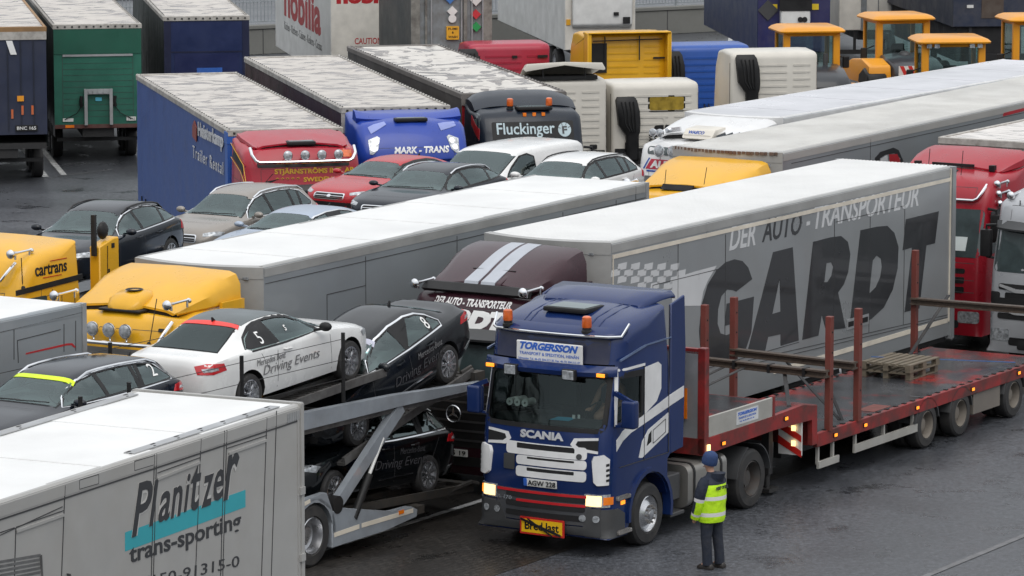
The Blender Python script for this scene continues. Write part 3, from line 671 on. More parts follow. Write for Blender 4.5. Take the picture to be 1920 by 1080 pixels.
m = MB(); a = hq(1100,760); m.prism([(-a[0]-.25,a[1]-.05),(-a[0]+.3,a[1]-.12),(-a[0]+.35,a[1]+.2),(-a[0]+.05,a[1]+.34),(-a[0]-.2,a[1]+.2)], 'xz', -1.27, -1.29); m.build('emblem', pm('emblem rust red', (.22,.05,.04), rough=.5), CH)
m = MB(); m.box(-.30,.01,-1.28,-1.22,1.05,3.85); m.box(-.35,.02,-1.29,-1.1,3.7,3.95); m.build('corner_post', lblue, CH)
CM = curtain_trailer('maroon curtain trailer with dirty white roof behind the bright blue cab', (-2.656,93.52), 283, maroon, tarp3, facemat=redw, seed=5)
m = MB(); m.box(.012,.02,-1.27,1.27,3.42,3.86); m.build('front_valance', dtrim, CM)
CF = curtain_trailer('curtain trailer with puddles on its roof and red front wall', (.04,96.91), 283.7, greyc, tarp2, facemat=redw, trim=pm('grey valance', (.17,.155,.145), rough=.6, dirt=.5, dcol=(.09,.08,.075)), sag=.05, seed=8)
m = MB(); m.box(.032,.05,-1.28,1.28,3.72,3.98); m.build('front_valance', MATS['grey valance'], CF)
m = MB(); m.lathe([(.32,0),(.32,.01)], (.01,.15,3.42), (1,0,0), 24); m.build('emblem', cream, CF)
# three trailers seen from behind at the upper left
green = pm('green tarpaulin', (.008,.088,.055), rough=.5, dirt=.35, dcol=(.02,.06,.05), var=.1); greend = pm('green rear door', (.018,.125,.085), rough=.45, dirt=.4, dcol=(.02,.06,.05))
greyblk = pm('dark grey curtain', (.022,.03,.03), rough=.5, dirt=.4, dcol=(.05,.05,.05)); bluer = pm('deep blue tarpaulin', (.007,.017,.075), rough=.4, dirt=.3, dcol=(.02,.03,.08))
def rearpt(rear, yaw, L=13.6): return (rear[0]+L*math.cos(R(yaw)), rear[1]+L*math.sin(R(yaw)))
CG = curtain_trailer('green trailer seen from behind with tail lift linkage on its door', rearpt((-11.85,117.3), 100), 100, greyblk, tarp3, face='rear', facemat=greend, seed=11)
xr = -13.6
m = MB(); m.box(xr-.02,xr,-1.25,1.25,3.15,3.88); m.build('tarpaulin_flap', green, CG)
m = MB(); m.box(xr-.03,xr,-1.0,1.0,3.08,3.14); m.build('flap_bar', M['galv'], CG)
m = MB(); [m.box(xr-.006,xr,-1.0,1.0,1.35+i*.17,1.356+i*.17) for i in range(10)]; m.box(xr-.008,xr,-1.01,-1.0,1.2,3.1); m.box(xr-.008,xr,1.0,1.01,1.2,3.1); m.build('door_seams', seam, CG)
m = MB()
for y in (.36,-.36): m.box(xr-.14,xr-.02,y-.045,y+.045,1.12,2.15)
m.box(xr-.12,xr-.04,-.34,.34,2.0,2.15); [m.cyl((xr-.16,y,2.08),(xr-.04,y,2.08),.07) for y in (-.2,-.05,.12,.22)]; m.build('lift_linkage', M['galv'], CG)
m = MB()
for y in (.48,-.48): m.tube([(xr-.06,y,1.65),(xr-.1,y+.03,1.8),(xr-.1,y,1.95)], .05); m.tube([(xr-.05,y,1.65),(xr-.06,y*1.3,1.45),(xr-.04,y*2,1.28)], .012, 5)
m.build('air_hoses', M['black'], CG)
m = MB(); m.box(xr-.03,xr,-.1,.08,1.8,1.9); m.build('sticker', pm('cyan sticker', (.1,.45,.6), rough=.4), CG)
m = MB(); m.box(xr-.03,xr,-1.07,-.8,1.22,1.33); m.box(xr-.03,xr,.72,1.02,1.22,1.31); m.build('licence_plate', M['plate'], CG)
m = MB(); text(m, None, 'TR 62', (xr-.03,-.84,1.245), (0,-1,0), (0,0,1), .2, .06, .003); m.build('plate_text', M['black'], CG)
m = MB(); m.box(xr-.02,xr+.05,-1.25,1.25,1.02,1.13); m.build('rear_sill', pm('rusty red sill', (.09,.025,.02), rough=.6, dirt=.5), CG)
m = MB(); m.box(xr-.03,xr,.7,.95,1.04,1.12); m.build('tail_lamp', M['amber'], CG)
CB = curtain_trailer('blue trailer seen from behind with pale sticker on its lower door', rearpt((-8.95,120.3), 99), 99, greyblk, tarp3, face='rear', facemat=bluer, seed=13)
m = MB(); m.box(xr-.02,xr,-1.25,-1.05,1.2,3.86); m.box(xr-.02,xr,1.05,1.25,1.2,3.86); m.box(xr-.012,xr,-1.05,1.05,2.93,2.97); m.build('door_frame', pm('navy frame', (.008,.011,.04), rough=.4), CB)
m = MB(); m.box(xr-.012,xr,-.95,.95,1.3,2.9); m.build('door_panel', pm('dark navy panel', (.008,.014,.07), rough=.35, coat=.4), CB)
m = MB(); m.box(xr-.02,xr-.01,-.45,.3,2.32,2.48); m.build('sticker', lblue, CB)
CN = curtain_trailer('dark blue container trailer with number plate BNC 165 at the left edge', rearpt((-13.95,111.8), 100), 100, greyblk, tarp3, face='rear', facemat=pm('worn dark blue', (.018,.025,.055), rough=.5, dirt=.4, dcol=(.05,.05,.06)), H=4.35, trim=pm('rusty rim', (.30,.17,.07), rough=.6, dirt=.6, dcol=(.12,.08,.05)), eyelets=False, seed=17, zb=1.45)
m = MB(); m.box(xr-.03,xr,-1.26,1.26,4.0,4.22); m.build('pale_header', dtrim, CN)
m = MB(); [m.box(xr-.03,xr,y-.012,y+.012,1.5,4.0) for y in (-.2,-.55,-.9,.3,.8)]; m.build('door_ribs', pm('dark rib', (.012,.016,.03), rough=.5), CN)
m = MB(); m.box(xr-.04,xr-.03,-.62,-.44,2.32,2.47); m.build('sticker', pm('orange sticker', (.75,.3,.02), rough=.4), CN)
m = MB(); [m.box(xr-.035,xr-.03,y-.03,y+.03,1.95+dz,2.2+dz) for y, dz in ((-.58,0),(-.85,.0),(-.3,-.1))]; m.build('orange_marks', pm('orange paint', (.6,.13,.03), rough=.5, dirt=.5), CN)
m = MB(); m.prism([(-.28,3.6),(-.16,3.98),(-.33,3.98),(-.45,3.6)], 'yz', xr-.035, xr-.03); m.build('white_stripe', M['white'], CN)
m = MB(); m.box(xr-.06,xr,-.98,-.38,1.5,1.66); m.build('licence_plate', M['black'], CN)
m = MB(); text(m, None, 'BNC 165', (xr-.06,-.42,1.54), (0,-1,0), (0,0,1), .52, .09, .004, bold=.01); m.build('plate_text', M['white'], CN)
m = MB(); m.cyl((xr-.02,.1,1.5),(xr-.02,.1,4.0),.02); m.build('lock_bar', M['galv'], CN)
# ---------------------------------------------------------------- truck cabs
def shell(prof, W, bowpts=((0,0),(.5,.02),(.85,.06)), rc=.24, nc=5, hmask=True):
    """closed side profile [(x,z,mask)] extruded across the width; the front and roof round off towards the sides"""
    h = W/2; st = [(y, d_) for y, d_ in bowpts]; ylast, dlast = st[-1]
    for i in range(1, nc+1):
        a = math.pi/2*i/nc; st.append((h-rc+rc*math.sin(a) if True else 0, dlast+.03*i/nc+rc*(1-math.cos(a))))
    st = [s_ for s_ in st if s_[0] <= h+1e-6]
    full = [(-y, d_) for y, d_ in st[::-1] if y > 0]+st
    n = len(prof); nrm = []
    for i in range(n):
        a, b = Vector(prof[i-1][:2]), Vector(prof[(i+1) % n][:2]); t = (b-a).normalized(); nrm.append(Vector((-t.y, t.x)))
    cx = sum(p[0] for p in prof)/n; cz = sum(p[1] for p in prof)/n
    area = sum(prof[i][0]*prof[(i+1)%n][1]-prof[(i+1)%n][0]*prof[i][1] for i in range(n))
    if area < 0: nrm = [-q for q in nrm]                      # inward normal
    nrm = [Vector((q.x, min(0, q.y)*.75)) for q in nrm]        # no fold at the lower edge
    rings = []
    for y, d_ in full:
        rings.append([(p[0]+q.x*d_*p[2], y, p[1]+q.y*d_*p[2]) for p, q in zip(prof, nrm)])
    m = MB(); m.loft(rings); bmesh.ops.recalc_face_normals(m.bm, faces=m.bm.faces[:]); return m
def cab_profile(Lc, zws=1.95, zwt=2.85, ztop=3.5, rear=3.5, lip=None, xws=-.08, xwt=-.36, xroof=-1.0, zbot=.35, arch=True, wx=-1.4):
    P = [(-.06,zbot,1),(0,zbot+.12,1),(.0,1.0,1),(-.01,1.45,1),(xws,zws,1),((xws+xwt)/2,(zws+zwt)/2,1),(xwt,zwt,1)]
    P += lip or [(xwt-.04,zwt+.12,1),(xwt-.10,zwt+(ztop-zwt)*.55,1),(xwt-.22,zwt+(ztop-zwt)*.8,1)]
    P += [(xroof*.6+xwt*.4-.05,ztop-.06,1),(xroof,ztop,1),(-Lc*.7,(ztop+rear)/2+.01,1),(-Lc,rear,.6),(-Lc,rear*.5+.5,0),(-Lc,1.05,0)]
    if arch:
        P += [(wx-.62,1.0,0),(wx-.58,.6,0)]+[(wx-.6*math.cos(a),.52+.6*math.sin(a),0) for a in [math.pi*i/8 for i in range(1,8)]]+[(wx+.6,.5,0),(wx+.62,zbot,0)]
    else: P += [(-.7,1.0,0)]
    return P
def deflector(t, col, x0, x1, z0, z1, w0=1.0, w1=1.18, name='roof_deflector', curl=.06, side_z=None, bvx=False):
    """air deflector: ramp from the cab roof up to the trailer height, open at the back"""
    m = MB(); n = 9; rows = []
    for i in range(n):
        u = i/(n-1); x = x0+(x1-x0)*u; z = z0+(z1-z0)*(1-(1-u)**1.5); w_ = w0+(w1-w0)*min(1, u*1.6)
        zs = z0-.05+(side_z if side_z is not None else 0)*u
        ring = [(x,-w_-.02,zs),(x,-w_-.01,zs+(z-zs)*.55),(x,-w_+.07,z-curl*.9),(x,-w_+.2,z-.01),(x,-w_*.4,z+.03*(1-u)),(x,0,z+.04*(1-u)+.01),(x,w_*.4,z+.03*(1-u)),(x,w_-.2,z-.01),(x,w_-.07,z-curl*.9),(x,w_+.01,zs+(z-zs)*.55),(x,w_+.02,zs)]
        inner = [(x,p[1]*.965,p[2]-.035) for p in ring[::-1]]
        rows.append(ring+inner)
    m.loft(rows); b = m.bvh(); ob = m.build(name, col, t, 40)
    g_ = MB(); g_.prism([(x0-.03,-w0+.08),(x1+.1,-w1+.06),(x1+.1,w1-.06),(x0-.03,w0-.08)], 'xy', z0-.12, z0-.035); g_.build('deflector_gasket', M['black'], t)  # black slab painted in as the shadow gap under the deflector edge
    return ob, b
def horn(t, x, y, z, L=.62, r=.075, mat=None):
    m = MB(); m.lathe([(.015,-L),(.03,-L+.02),(.02,-L+.06),(.022,-.2),(.035,-.1),(.06,-.03),(r,.0),(r*.9,.03),(r*.5,.055),(.01,.06)], (x,y,z), (1,0,-.03), 16); m.cyl((x-L+.05,y,z-.1),(x-L+.05,y,z),.02); m.cyl((x-.12,y,z-.1),(x-.12,y,z),.02); m.sph((x-L,y,z),.045,10)
    return m.build('air_horn', mat or M['chrome'], t)
def spotlight(t, x, y, z, r=.11):
    m = MB(); m.lathe([(.02,-.1),(r*.7,-.09),(r,-.02),(r*1.06,.0),(r*1.03,.02),(r*.95,.022)], (x,y,z), (1,0,0), 20); m.cyl((x-.03,y,z-r-.06),(x-.03,y,z-r+.02),.02); o = m.build('spotlight', M['chrome'], t)
    m = MB(); m.lathe([(r*.95,.018),(r*.7,.035),(.01,.045)], (x,y,z), (1,0,0), 20); m.build('lens', M['lamp'], o); return o
def beacon(t, x, y, z, lit=False):
    m = MB(); m.lathe([(.085,0),(.085,.04),(.07,.05),(.07,.09)], (x,y,z), (0,0,1), 18); o = m.build('beacon', M['black'], t)
    m = MB(); m.lathe([(.075,.09),(.08,.11),(.078,.2),(.072,.25),(.05,.27),(.01,.275)], (x,y,z), (0,0,1), 18); m.build('beacon_dome', M['orange'], o); return o
def lightbar(t, xs, half, z, up=.28, back=.25, r=.028, x=None):
    pts = [(xs-back,half+.06,z+up),(xs-back*.3,half+.05,z+up*.55),(xs-.02,half-.02,z+.04),(xs,half-.1,z)]
    m = MB(); m.tube(pts+[(xs+.04,.3,z),(xs+.04,-.3,z)]+[(p[0],-p[1],p[2]) for p in pts[::-1]], r, 8); return m.build('light_bar', M['chrome'], t)
def mirror(t, s_, x, z, col, h_=.55, W=2.5):
    m = MB(); y = s_*(W/2+.16); m.box(x-.10,x+.06,y-.11,y+.11,z-h_/2,z+h_/2,.04,2); m.tube([(x-.05,s_*(W/2-.04),z+h_/2+.1),(x-.02,y,z+h_/2+.08),(x-.02,y,z+h_/2-.02)],.03,6); m.tube([(x-.05,s_*(W/2-.04),z-h_/2-.02),(x-.02,y,z-h_/2)],.025,6)
    return m.build('mirror', col, t)
def hatch(t, x, y, z, lx=.55, ly=.62, tilt=0):
    m = MB(); m.box(x-lx/2,x+lx/2,y-ly/2,y+ly/2,z-.03,z+.05,.03,2); o = m.build('roof_hatch', M['black'], t)
    m = MB(); m.box(x-lx/2+.05,x+lx/2-.05,y-ly/2+.05,y+ly/2-.05,z+.05,z+.056); m.build('hatch_glass', M['glasslite'], o); return o
FO = lambda z0=0: ((0,0,0), (0,1,0), (0,0,1))              # front view frame: u = left of the truck (right in the photo), v = up
def tractor(name, label, o, yaw, col, prof, W=2.5, Lc=2.3, zws=1.95, zwt=2.85, under=True, group='tractor units facing the camera', ws=True, visor=True, grille=True, side_win=True, xws=-.08, xwt=-.36, chassisL=5.9, wheelmat=None, lampz=.8):
    t = thing(name, label, 'truck', (o[0],o[1],0), yaw, 0, group)
    m = shell(prof, W); b = m.bvh(); m.build('cab', col, t, 40); h = W/2
    if ws:
        m = MB(); wrap(m, b, rrect(-h+.10,h-.10,zws,zwt,.10), *FO(), off=.006, step=.16); m.build('windscreen', M['glass'], t, 50)
    if visor:
        m = MB()
        n = 10; rings = []
        for i in range(n+1):
            y = -h+.05+(W-.1)*i/n; bx = .10-.32*(abs(y)/h)**3; rings.append([(xwt-.06+bx*.2,y,zwt+.06),(xwt+.14+bx,y,zwt-.06),(xwt+.15+bx,y,zwt-.02),(xwt-.04+bx*.2,y,zwt+.12)])
        m.loft(rings); m.build('sun_visor', M['dark'], t)
    if grille:
        m = MB(); 
        for z0, z1 in ((1.62,1.72),(1.42,1.55),(1.22,1.35)): wrap(m, b, rrect(-.85,.85,z0,z1,.03), *FO(), off=.006, step=.2)
        m.build('grille', M['black'], t)
        for s_ in (1,-1):
            m = MB(); wrap(m, b, rrect(s_*.95-.22,s_*.95+.22,lampz-.14,lampz+.1,.05), *FO(), off=.008, step=.1); m.build('headlight', M['lamp'], t)
        m = MB(); wrap(m, b, rrect(-.75,.75,.5,.66,.05), *FO(), off=.006, step=.2); m.build('bumper_grille', M['black'], t)
    if side_win:
        for s_ in (1,-1):
            m = MB(); u = (-1,0,0) if s_ > 0 else (1,0,0)
            P = [(.42,zws+.05),(1.25,zws+.12),(1.25,zwt-.05),(.62,zwt-.05)]
            if s_ < 0: P = [(-p[0],p[1]) for p in P]
            wrap(m, b, P, (0,s_*h,0), u, (0,0,1), .006, .3); m.build('side_window', M['glass'], t)
            mirror(t, s_, -.35, zwt-.35, M['black'], W=W)
    m = MB(); zr = min(zwt+.42, 3.5)
    for P in ([(-h+.34,zwt+.14),(-h+.348,zwt+.14),(-h+.348,zr),(-h+.34,zr)], [(h-.348,zwt+.14),(h-.34,zwt+.14),(h-.34,zr),(h-.348,zr)], [(-h+.34,zr),(h-.34,zr),(h-.34,zr+.008),(-h+.34,zr+.008)]): wrap(m, b, P, *FO(), off=.003, step=.12, thick=.01)
    for s_ in (1,-1):
        for P in ([(s_*.95,1.2),(s_*.958,1.2),(s_*.958,zwt+.3),(s_*.95,zwt+.3)], [(s_*.5,zwt+.1),(s_*(Lc-.1),zwt+.1),(s_*(Lc-.1),zwt+.108),(s_*.5,zwt+.108)]): wrap(m, b, P, (0,s_*h,0), (-s_,0,0), (0,0,1), .003, .3, .01)
    m.build('cab_seams', seam, t)
    if under:
        m = MB(); m.box(-chassisL,-.4,-.42,-.3,.75,1.0); m.box(-chassisL,-.4,.3,.42,.75,1.0); [m.box(x-.1,x,-.4,.4,.78,.95) for x in (-chassisL+.1,-3.2,-Lc)]; m.box(-Lc+.1,-.2,-.9,.9,.55,1.02); m.build('chassis', M['chassis'], t)
        for x, hb in ((-1.4,'front'),(-chassisL+.9,'drive')):
            for s_ in (1,-1): truck_wheel(t, x, s_*(h-.17), .5, .5, .3, s_, hb, wheelmat)
    return t, b
def top_of(b, x, y): h = b.ray_cast(Vector((x,y,6)), Vector((0,0,-1)))[0]; return h.z if h else 3.5
yellow = paint('yellow paint', (.72,.38,.018), dirt=.1); purple = paint('dark plum paint', (.040,.013,.020), dirt=.12, rough=.2, coat=.1, fine=.3); red = paint('red paint', (.36,.012,.028), dirt=.2)
crimson = paint('crimson paint', (.33,.010,.022), dirt=.12); daf = paint('bright blue paint', (.02,.055,.33), dirt=.15); ink = paint('blue black paint', (.007,.012,.022), dirt=.1, coat=.15); wht = paint('white paint', (.68,.68,.68), dirt=.15)
ivory = paint('ivory paint', (.66,.62,.55), dirt=.12, rough=.4); silverp = paint('silver paint', (.42,.43,.45), dirt=.15, metal=.3); skyb = paint('clean blue paint', (.02,.075,.34), dirt=.1)

# --- plum cab in front of the lettered grey trailer
G1 = rel((.61,70.47,0), 3.0, 0, 238.5); pr = cab_profile(2.3, zws=1.95, zwt=2.72, ztop=3.42, rear=3.45, xws=-.06, xwt=-.34, lip=[(-.38,2.78,1),(-.46,3.0,1),(-.56,3.2,1),(-.68,3.32,1)], xroof=-1.15)
t, b = tractor('truck', 'dark plum truck with twin silver stripes on its roof deflector', G1, 238.5, purple, pr, zwt=2.66)
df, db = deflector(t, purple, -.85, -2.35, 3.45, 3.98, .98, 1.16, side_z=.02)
m = MB(); 
for y0 in (-.31,.02): wrap(m, db, [(-2.33,y0),(-.92,y0),(-.92,y0+.27),(-2.33,y0+.27)], (0,0,4.2), (1,0,0), (0,1,0), .006, .15)
m.build('silver_stripes', pm('silver stripe', (.36,.385,.43), rough=.35, coat=.5), df)
m = MB(); m.prism([(-.78,3.40),(-.82,3.5),(-1.25,3.66),(-1.3,3.4)], 'xz', -.36, .40, .03, 2); hp = m.build('hatch_pod', purple, t); m = MB()
for y0 in (-.31,.02): m.prism([(-.768,3.42),(-.81,3.515),(-1.2,3.66),(-1.2,3.62),(-.82,3.49)], 'xz', y0, y0+.27)
m.build('silver_stripes', MATS['silver stripe'], hp); m = MB(); m.box(-1.3,-1.22,-.40,.44,3.655,3.672); m.build('pod_lid', M['black'], hp)
m = MB(); m.prism([(-.6,3.36),(-.74,3.47),(-.80,3.47),(-.70,3.3)], 'xz', -1.05, 1.05); m.build('roof_ledge', M['black'], t)
m = MB(); text(m, b, 'DER AUTO - TRANSPORTEUR', (0,-.78,3.12), (0,1,0), (0,0,1), 1.52, .12, .008, .25, .03, step=.2); text(m, b, 'GARDT', (0,-1.0,2.76), (0,1,0), (0,0,1), 1.8, .31, .008, .25, .085, .95, step=.2); m.build('lettering', M['white'], t, 20)
m = MB(); [wrap(m, b, rrect(y-.09,y+.09,2.99,3.03,.015), *FO(), off=.02) for y in (-1.02,1.0)]; m.build('marker_lamp', M['dark'], t)
for y in (1.12,-1.02): horn(t, -.35, y, 3.46, .6, .085)
m = MB(); m.lathe([(.13,0),(.14,-.012),(.15,0),(.14,.015)], (.045,0,1.38), (1,0,0), 32, closed=True)
for k in range(3):
    a = math.pi/2+2*math.pi*k/3; m.prism([(.02*math.cos(a+1.57),1.38+.02*math.sin(a+1.57)),(.02*math.cos(a-1.57),1.38+.02*math.sin(a-1.57)),(.13*math.cos(a),1.38+.13*math.sin(a))], 'yz', .045, .06)
em = m.build('maker_badge', M['alloy'], t)
m = MB(); [wrap(m, b, rrect(-1.0,1.0,z,z+.035,.01), *FO(), off=.012, step=.2) for z in (1.72,1.56,1.40,1.24,1.08,.92)]; m.build('grille_slats', pm('dull slat', (.10,.10,.105), rough=.35, metal=.6), t)
m = MB(); wrap(m, b, rrect(-1.1,1.1,.82,1.88,.05), *FO(), off=.005, step=.2); m.build('black_front_panel', M['black'], t)
m = MB(); wrap(m, b, rrect(-.26,.26,.66,.78,.01), *FO(), off=.03); m.build('licence_plate', M['plate'], t); m = MB(); text(m, b, 'B G 19', (0,-.2,.68), (0,1,0), (0,0,1), .42, .08, .035, bold=.01); m.build('plate_text', M['black'], t)
m = MB(); text(m, None, 'e', (-2.0,1.262,3.12), (-1,0,0), (0,0,1), .16, .2, .005, 0, .05); m.build('lettering', M['white'], t)
m = MB(); m.box(-2.4,-1.85,1.2,1.26,3.0,3.42); m.build('side_extender', purple, t)

# --- yellow cab of the silver trailer
G2 = rel((-5.19,67.47,0), 2.95, 0, 240.5)
t, b = tractor('truck', 'yellow truck with three round spotlights and air conditioner pod behind the white coupe', G2, 240.5, yellow, cab_profile(2.3, zws=1.95, zwt=2.86, ztop=3.52, rear=3.52, xwt=-.36, lip=[(-.40,2.95,1),(-.46,3.15,1),(-.56,3.35,1),(-.70,3.46,1)], xroof=-1.2), zwt=2.80)
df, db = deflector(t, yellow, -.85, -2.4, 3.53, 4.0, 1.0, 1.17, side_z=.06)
for y in (-.28,.04,.36): spotlight(t, -.30, y, 3.22, .115)
lightbar(t, -.27, 1.0, 3.02, .36, .32, .035)
for y in (1.10,-1.1): horn(t, -.4, y, 3.68, .62, .085)
m = MB(); rings = []
for x, w_, z0, z1 in ((-.66,.12,3.5,3.52),(-.70,.26,3.5,3.60),(-.85,.33,3.52,3.72),(-1.1,.33,3.55,3.78),(-1.35,.26,3.6,3.76),(-1.45,.1,3.62,3.7)):
    rings.append([(x,-w_,z0),(x,-w_,z0+(z1-z0)*.6),(x,-w_*.75,z1-.02),(x,0,z1),(x,w_*.75,z1-.02),(x,w_,z0+(z1-z0)*.6),(x,w_,z0)])
m.loft(rings); pd = m.build('air_conditioner', yellow, t, 60); m = MB(); m.box(-1.4,-.62,-.40,.40,3.47,3.51,.01); m.lathe([(.13,0),(.15,.01),(.13,.02),(.1,.0)], (-1.08,0,3.77), (0,0,1), 20); m.build('pod_trim', M['black'], pd)
m = MB(); m.tube([(-.36,.78,3.06),(-.55,.80,3.75)], .008, 5); m.sph((-.34,.78,3.05),.035,8); m.build('aerial', M['black'], t)
m = MB(); m.box(-2.4,-1.75,1.2,1.26,3.2,3.56); m.build('side_extender', yellow, t); m = MB(); wrap(m, b, rrect(.83,1.0,3.22,3.27,.01), *FO(), off=.03); m.build('marker_lamp', M['black'], t)

# --- yellow cab at the left with vertical boards behind it
CO = rel((-12.8,61.79,0), -6.55, 0, 238.5)
t, b = tractor('truck', 'yellow truck with black lettering high on its side at the left edge', CO, 238.5, yellow, cab_profile(2.05, zws=2.1, zwt=3.35, ztop=4.2, rear=4.25, xwt=-.3, lip=[(-.34,3.45,1),(-.42,3.75,1),(-.6,4.0,1)], xroof=-1.2), zwt=3.3, zws=2.2)
m = MB(); text(m, b, 'cartrans', (-.80,1.25,3.76), (-1,0,0), (0,0,1), .85, .18, .006, 0, .02, step=.2); m.build('lettering', M['black'], t, 20)
m = MB(); m.beam((-1.0,1.256,3.72),(-1.5,1.256,3.72),.006,.012); m.beam((-1.2,1.256,3.98),(-1.65,1.256,3.98),.006,.012); m.build('red_lines', M['redl'], t)
m = MB(); m.beam((-.28,1.255,3.55),(-2.06,1.255,3.62),.02,.09); m.build('black_stripe', M['black'], t)
m = MB(); wrap(m, b, rrect(.5,1.1,3.15,3.42,.05), (0,1.25,0), (-1,0,0), (0,0,1), .008); m.build('side_window', M['glass'], t)
m = MB(); lines(m, [((-1.25,3.5),(-1.25,2.2))], 1.25); m.beam((-1.5,1.255,3.4),(-1.85,1.255,3.4),.006,.012); m.beam((-1.5,1.255,3.15),(-1.5,1.255,3.4),.012,.006); m.beam((-1.85,1.255,3.15),(-1.85,1.255,3.4),.012,.006); m.build('panel_seams', seam, t)
horn(t, -.45, 1.02, 4.16, .55, .08); hatch(t, -.75, 0.0, 4.17); lightbar(t, -.28, .95, 3.7, .3, .3, .03)
m = MB(); m.tube([(-.55,1.18,3.62),(-.55,1.16,4.1)], .008, 5); m.sph((-.55,1.19,3.6),.04,8); m.build('aerial', M['black'], t)
t2_ = thing('carrier_frame', 'yellow upright frame board with black post behind the left yellow cab', 'frame', rel(CO,-2.55,0,238.5), 238.5)
for s_ in (1,):
    m = MB(); m.prism([(-.05,1.0),(-.6,1.0),(-.6,4.17),(-.45,4.17),(-.05,4.05)], 'xz', 1.0, 1.22, .02); m.build('board', yellow, t2_)
    m = MB(); m.box(.03,-.03,1.1,1.18,3.9,4.6); m.sph((-.3,1.1,4.3),.13,12,(1,.6,1.2)); m.build('post', M['black'], t2_); m = MB(); m.box(-.28,-.32,1.22,1.228,3.3,3.65); m.box(-.38,-.46,1.22,1.23,4.0,4.08); m.beam((-.2,1.224,1.5),(-.27,1.224,4.05),.008,.012); m.build('slot', M['black'], t2_)
m = MB(); m.box(-.6,0,-1.2,1.0,.9,1.1); m.box(-.4,-.2,-1.2,-1.0,1.0,4.1); m.build('cross_frame', M['chassis'], t2_)

# --- red cab with four spotlights
H1 = rel((-4.905,88.625,0), 2.45, 0, 283.5)
t, b = tractor('truck', 'red truck with gold lettering and four round spotlights in a row', H1, 283.5, red, cab_profile(2.15, zws=2.0, zwt=3.02, ztop=3.88, rear=3.9, xwt=-.3, lip=[(-.33,3.1,1),(-.36,3.38,1),(-.42,3.55,1),(-.62,3.78,1)], xroof=-1.2), zwt=2.95)
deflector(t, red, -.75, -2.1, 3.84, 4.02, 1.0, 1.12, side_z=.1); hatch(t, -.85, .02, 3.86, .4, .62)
m = MB(); text(m, b, 'STJÄRNSTRÖMS INT. AB', (0,-.62,3.23), (0,1,0), (0,0,1), 1.72, .16, .012, 0, .035, step=.2); text(m, b, '* * * * *  SWEDEN  * * *', (0,-.6,3.09), (0,1,0), (0,0,1), 1.6, .10, .012, 0, .03, step=.2); m.build('lettering', pm('gold lettering', (.62,.36,.03), rough=.45), t, 20)
m = MB(); wrap(m, b, rrect(-.98,1.0,3.40,3.50,.02), *FO(), off=.012, step=.2); m.build('black_band', M['black'], t)
for y in (-.35,.02,.38,.74): spotlight(t, -.28, y, 3.66, .10)
lightbar(t, -.22, 1.06, 3.53, .28, .3, .035)
m = MB(); wrap(m, b, [(.02,3.75),(.35,3.45),(.75,3.12),(.4,3.25),(.02,3.5)][::-1] if False else [(-.1,3.0),(-.55,3.42),(-2.1,3.72),(-2.1,3.5),(-.9,3.3)], (0,-1.25,0), (1,0,0), (0,0,1), .006, .3); m.build('black_flash', M['black'], t)
m = MB(); m.tube([(-.12,-1.262,3.0),(-.55,-1.262,3.45),(-2.1,-1.262,3.76)], .008, 5); m.tube([(-.12,-1.262,2.97),(-.9,-1.262,3.27),(-2.1,-1.262,3.46)], .008, 5); m.build('gold_lines', MATS['gold lettering'], t)
m = MB(); wrap(m, b, rrect(.85,1.08,3.58,3.78,.05), *FO(), off=.012, step=.1); m.build('amber_lamp', M['orange'], t)

# --- bright blue cab
M1 = rel((-2.656,93.52,0), 2.4, 0, 283)
t, b = tractor('truck', 'bright blue truck with white slanted lettering and lamps at its roof corners', M1, 283, daf, cab_profile(2.2, zws=2.0, zwt=2.92, ztop=3.92, rear=3.95, xwt=-.25, lip=[(-.18,3.02,1),(-.22,3.25,1),(-.40,3.55,1),(-.62,3.80,1)], xroof=-1.1), zwt=2.86)
m = MB(); text(m, b, 'MARK - TRANS', (0,-.47,3.16), (0,1,0), (0,0,1), 1.26, .15, .012, .15, .04, step=.2); m.build('lettering', M['white'], t, 20)
for s_ in (1,-1):
    m = MB(); wrap(m, b, [(s_*.84,3.24),(s_*.76,3.50),(s_*.82,3.54),(s_*1.03,3.46),(s_*1.02,3.16),(s_*.96,3.14)], *FO(), off=.014, step=.1); l_ = m.build('roof_lamp', M['lamp'], t)
    m = MB(); [wrap(m, b, disc(s_*(.90+dx),z,.06), *FO(), off=.022, step=.08) for dx, z in ((-.03,3.42),(.03,3.28))]; m.build('reflector', M['chrome'], l_)
m = MB(); n = 12; rings = []
for i in range(n+1):
    y = -1.2+2.4*i/n; e = .09*(abs(y)/1.2)**4; rings.append([(-1.0,y,3.80),(-.94,y,3.86+e*.5),(-1.12,y,3.95+e),(-1.34,y,3.97+e),(-1.4,y,3.84)])
m.loft(rings); m.build('roof_spoiler', daf, t, 50); hatch(t, -.72, 0, 3.86, .25, .75)
m = MB(); [wrap(m, b, [(-.62,y-.2),(-.5,y-.15),(-.62,y+.22),(-.75,y+.2)], (0,0,5), (1,0,0), (0,1,0), .02, .2) for y in (-.8,.8)]; m.build('roof_vents', pm('white blue vent', (.25,.3,.6), rough=.4), t)

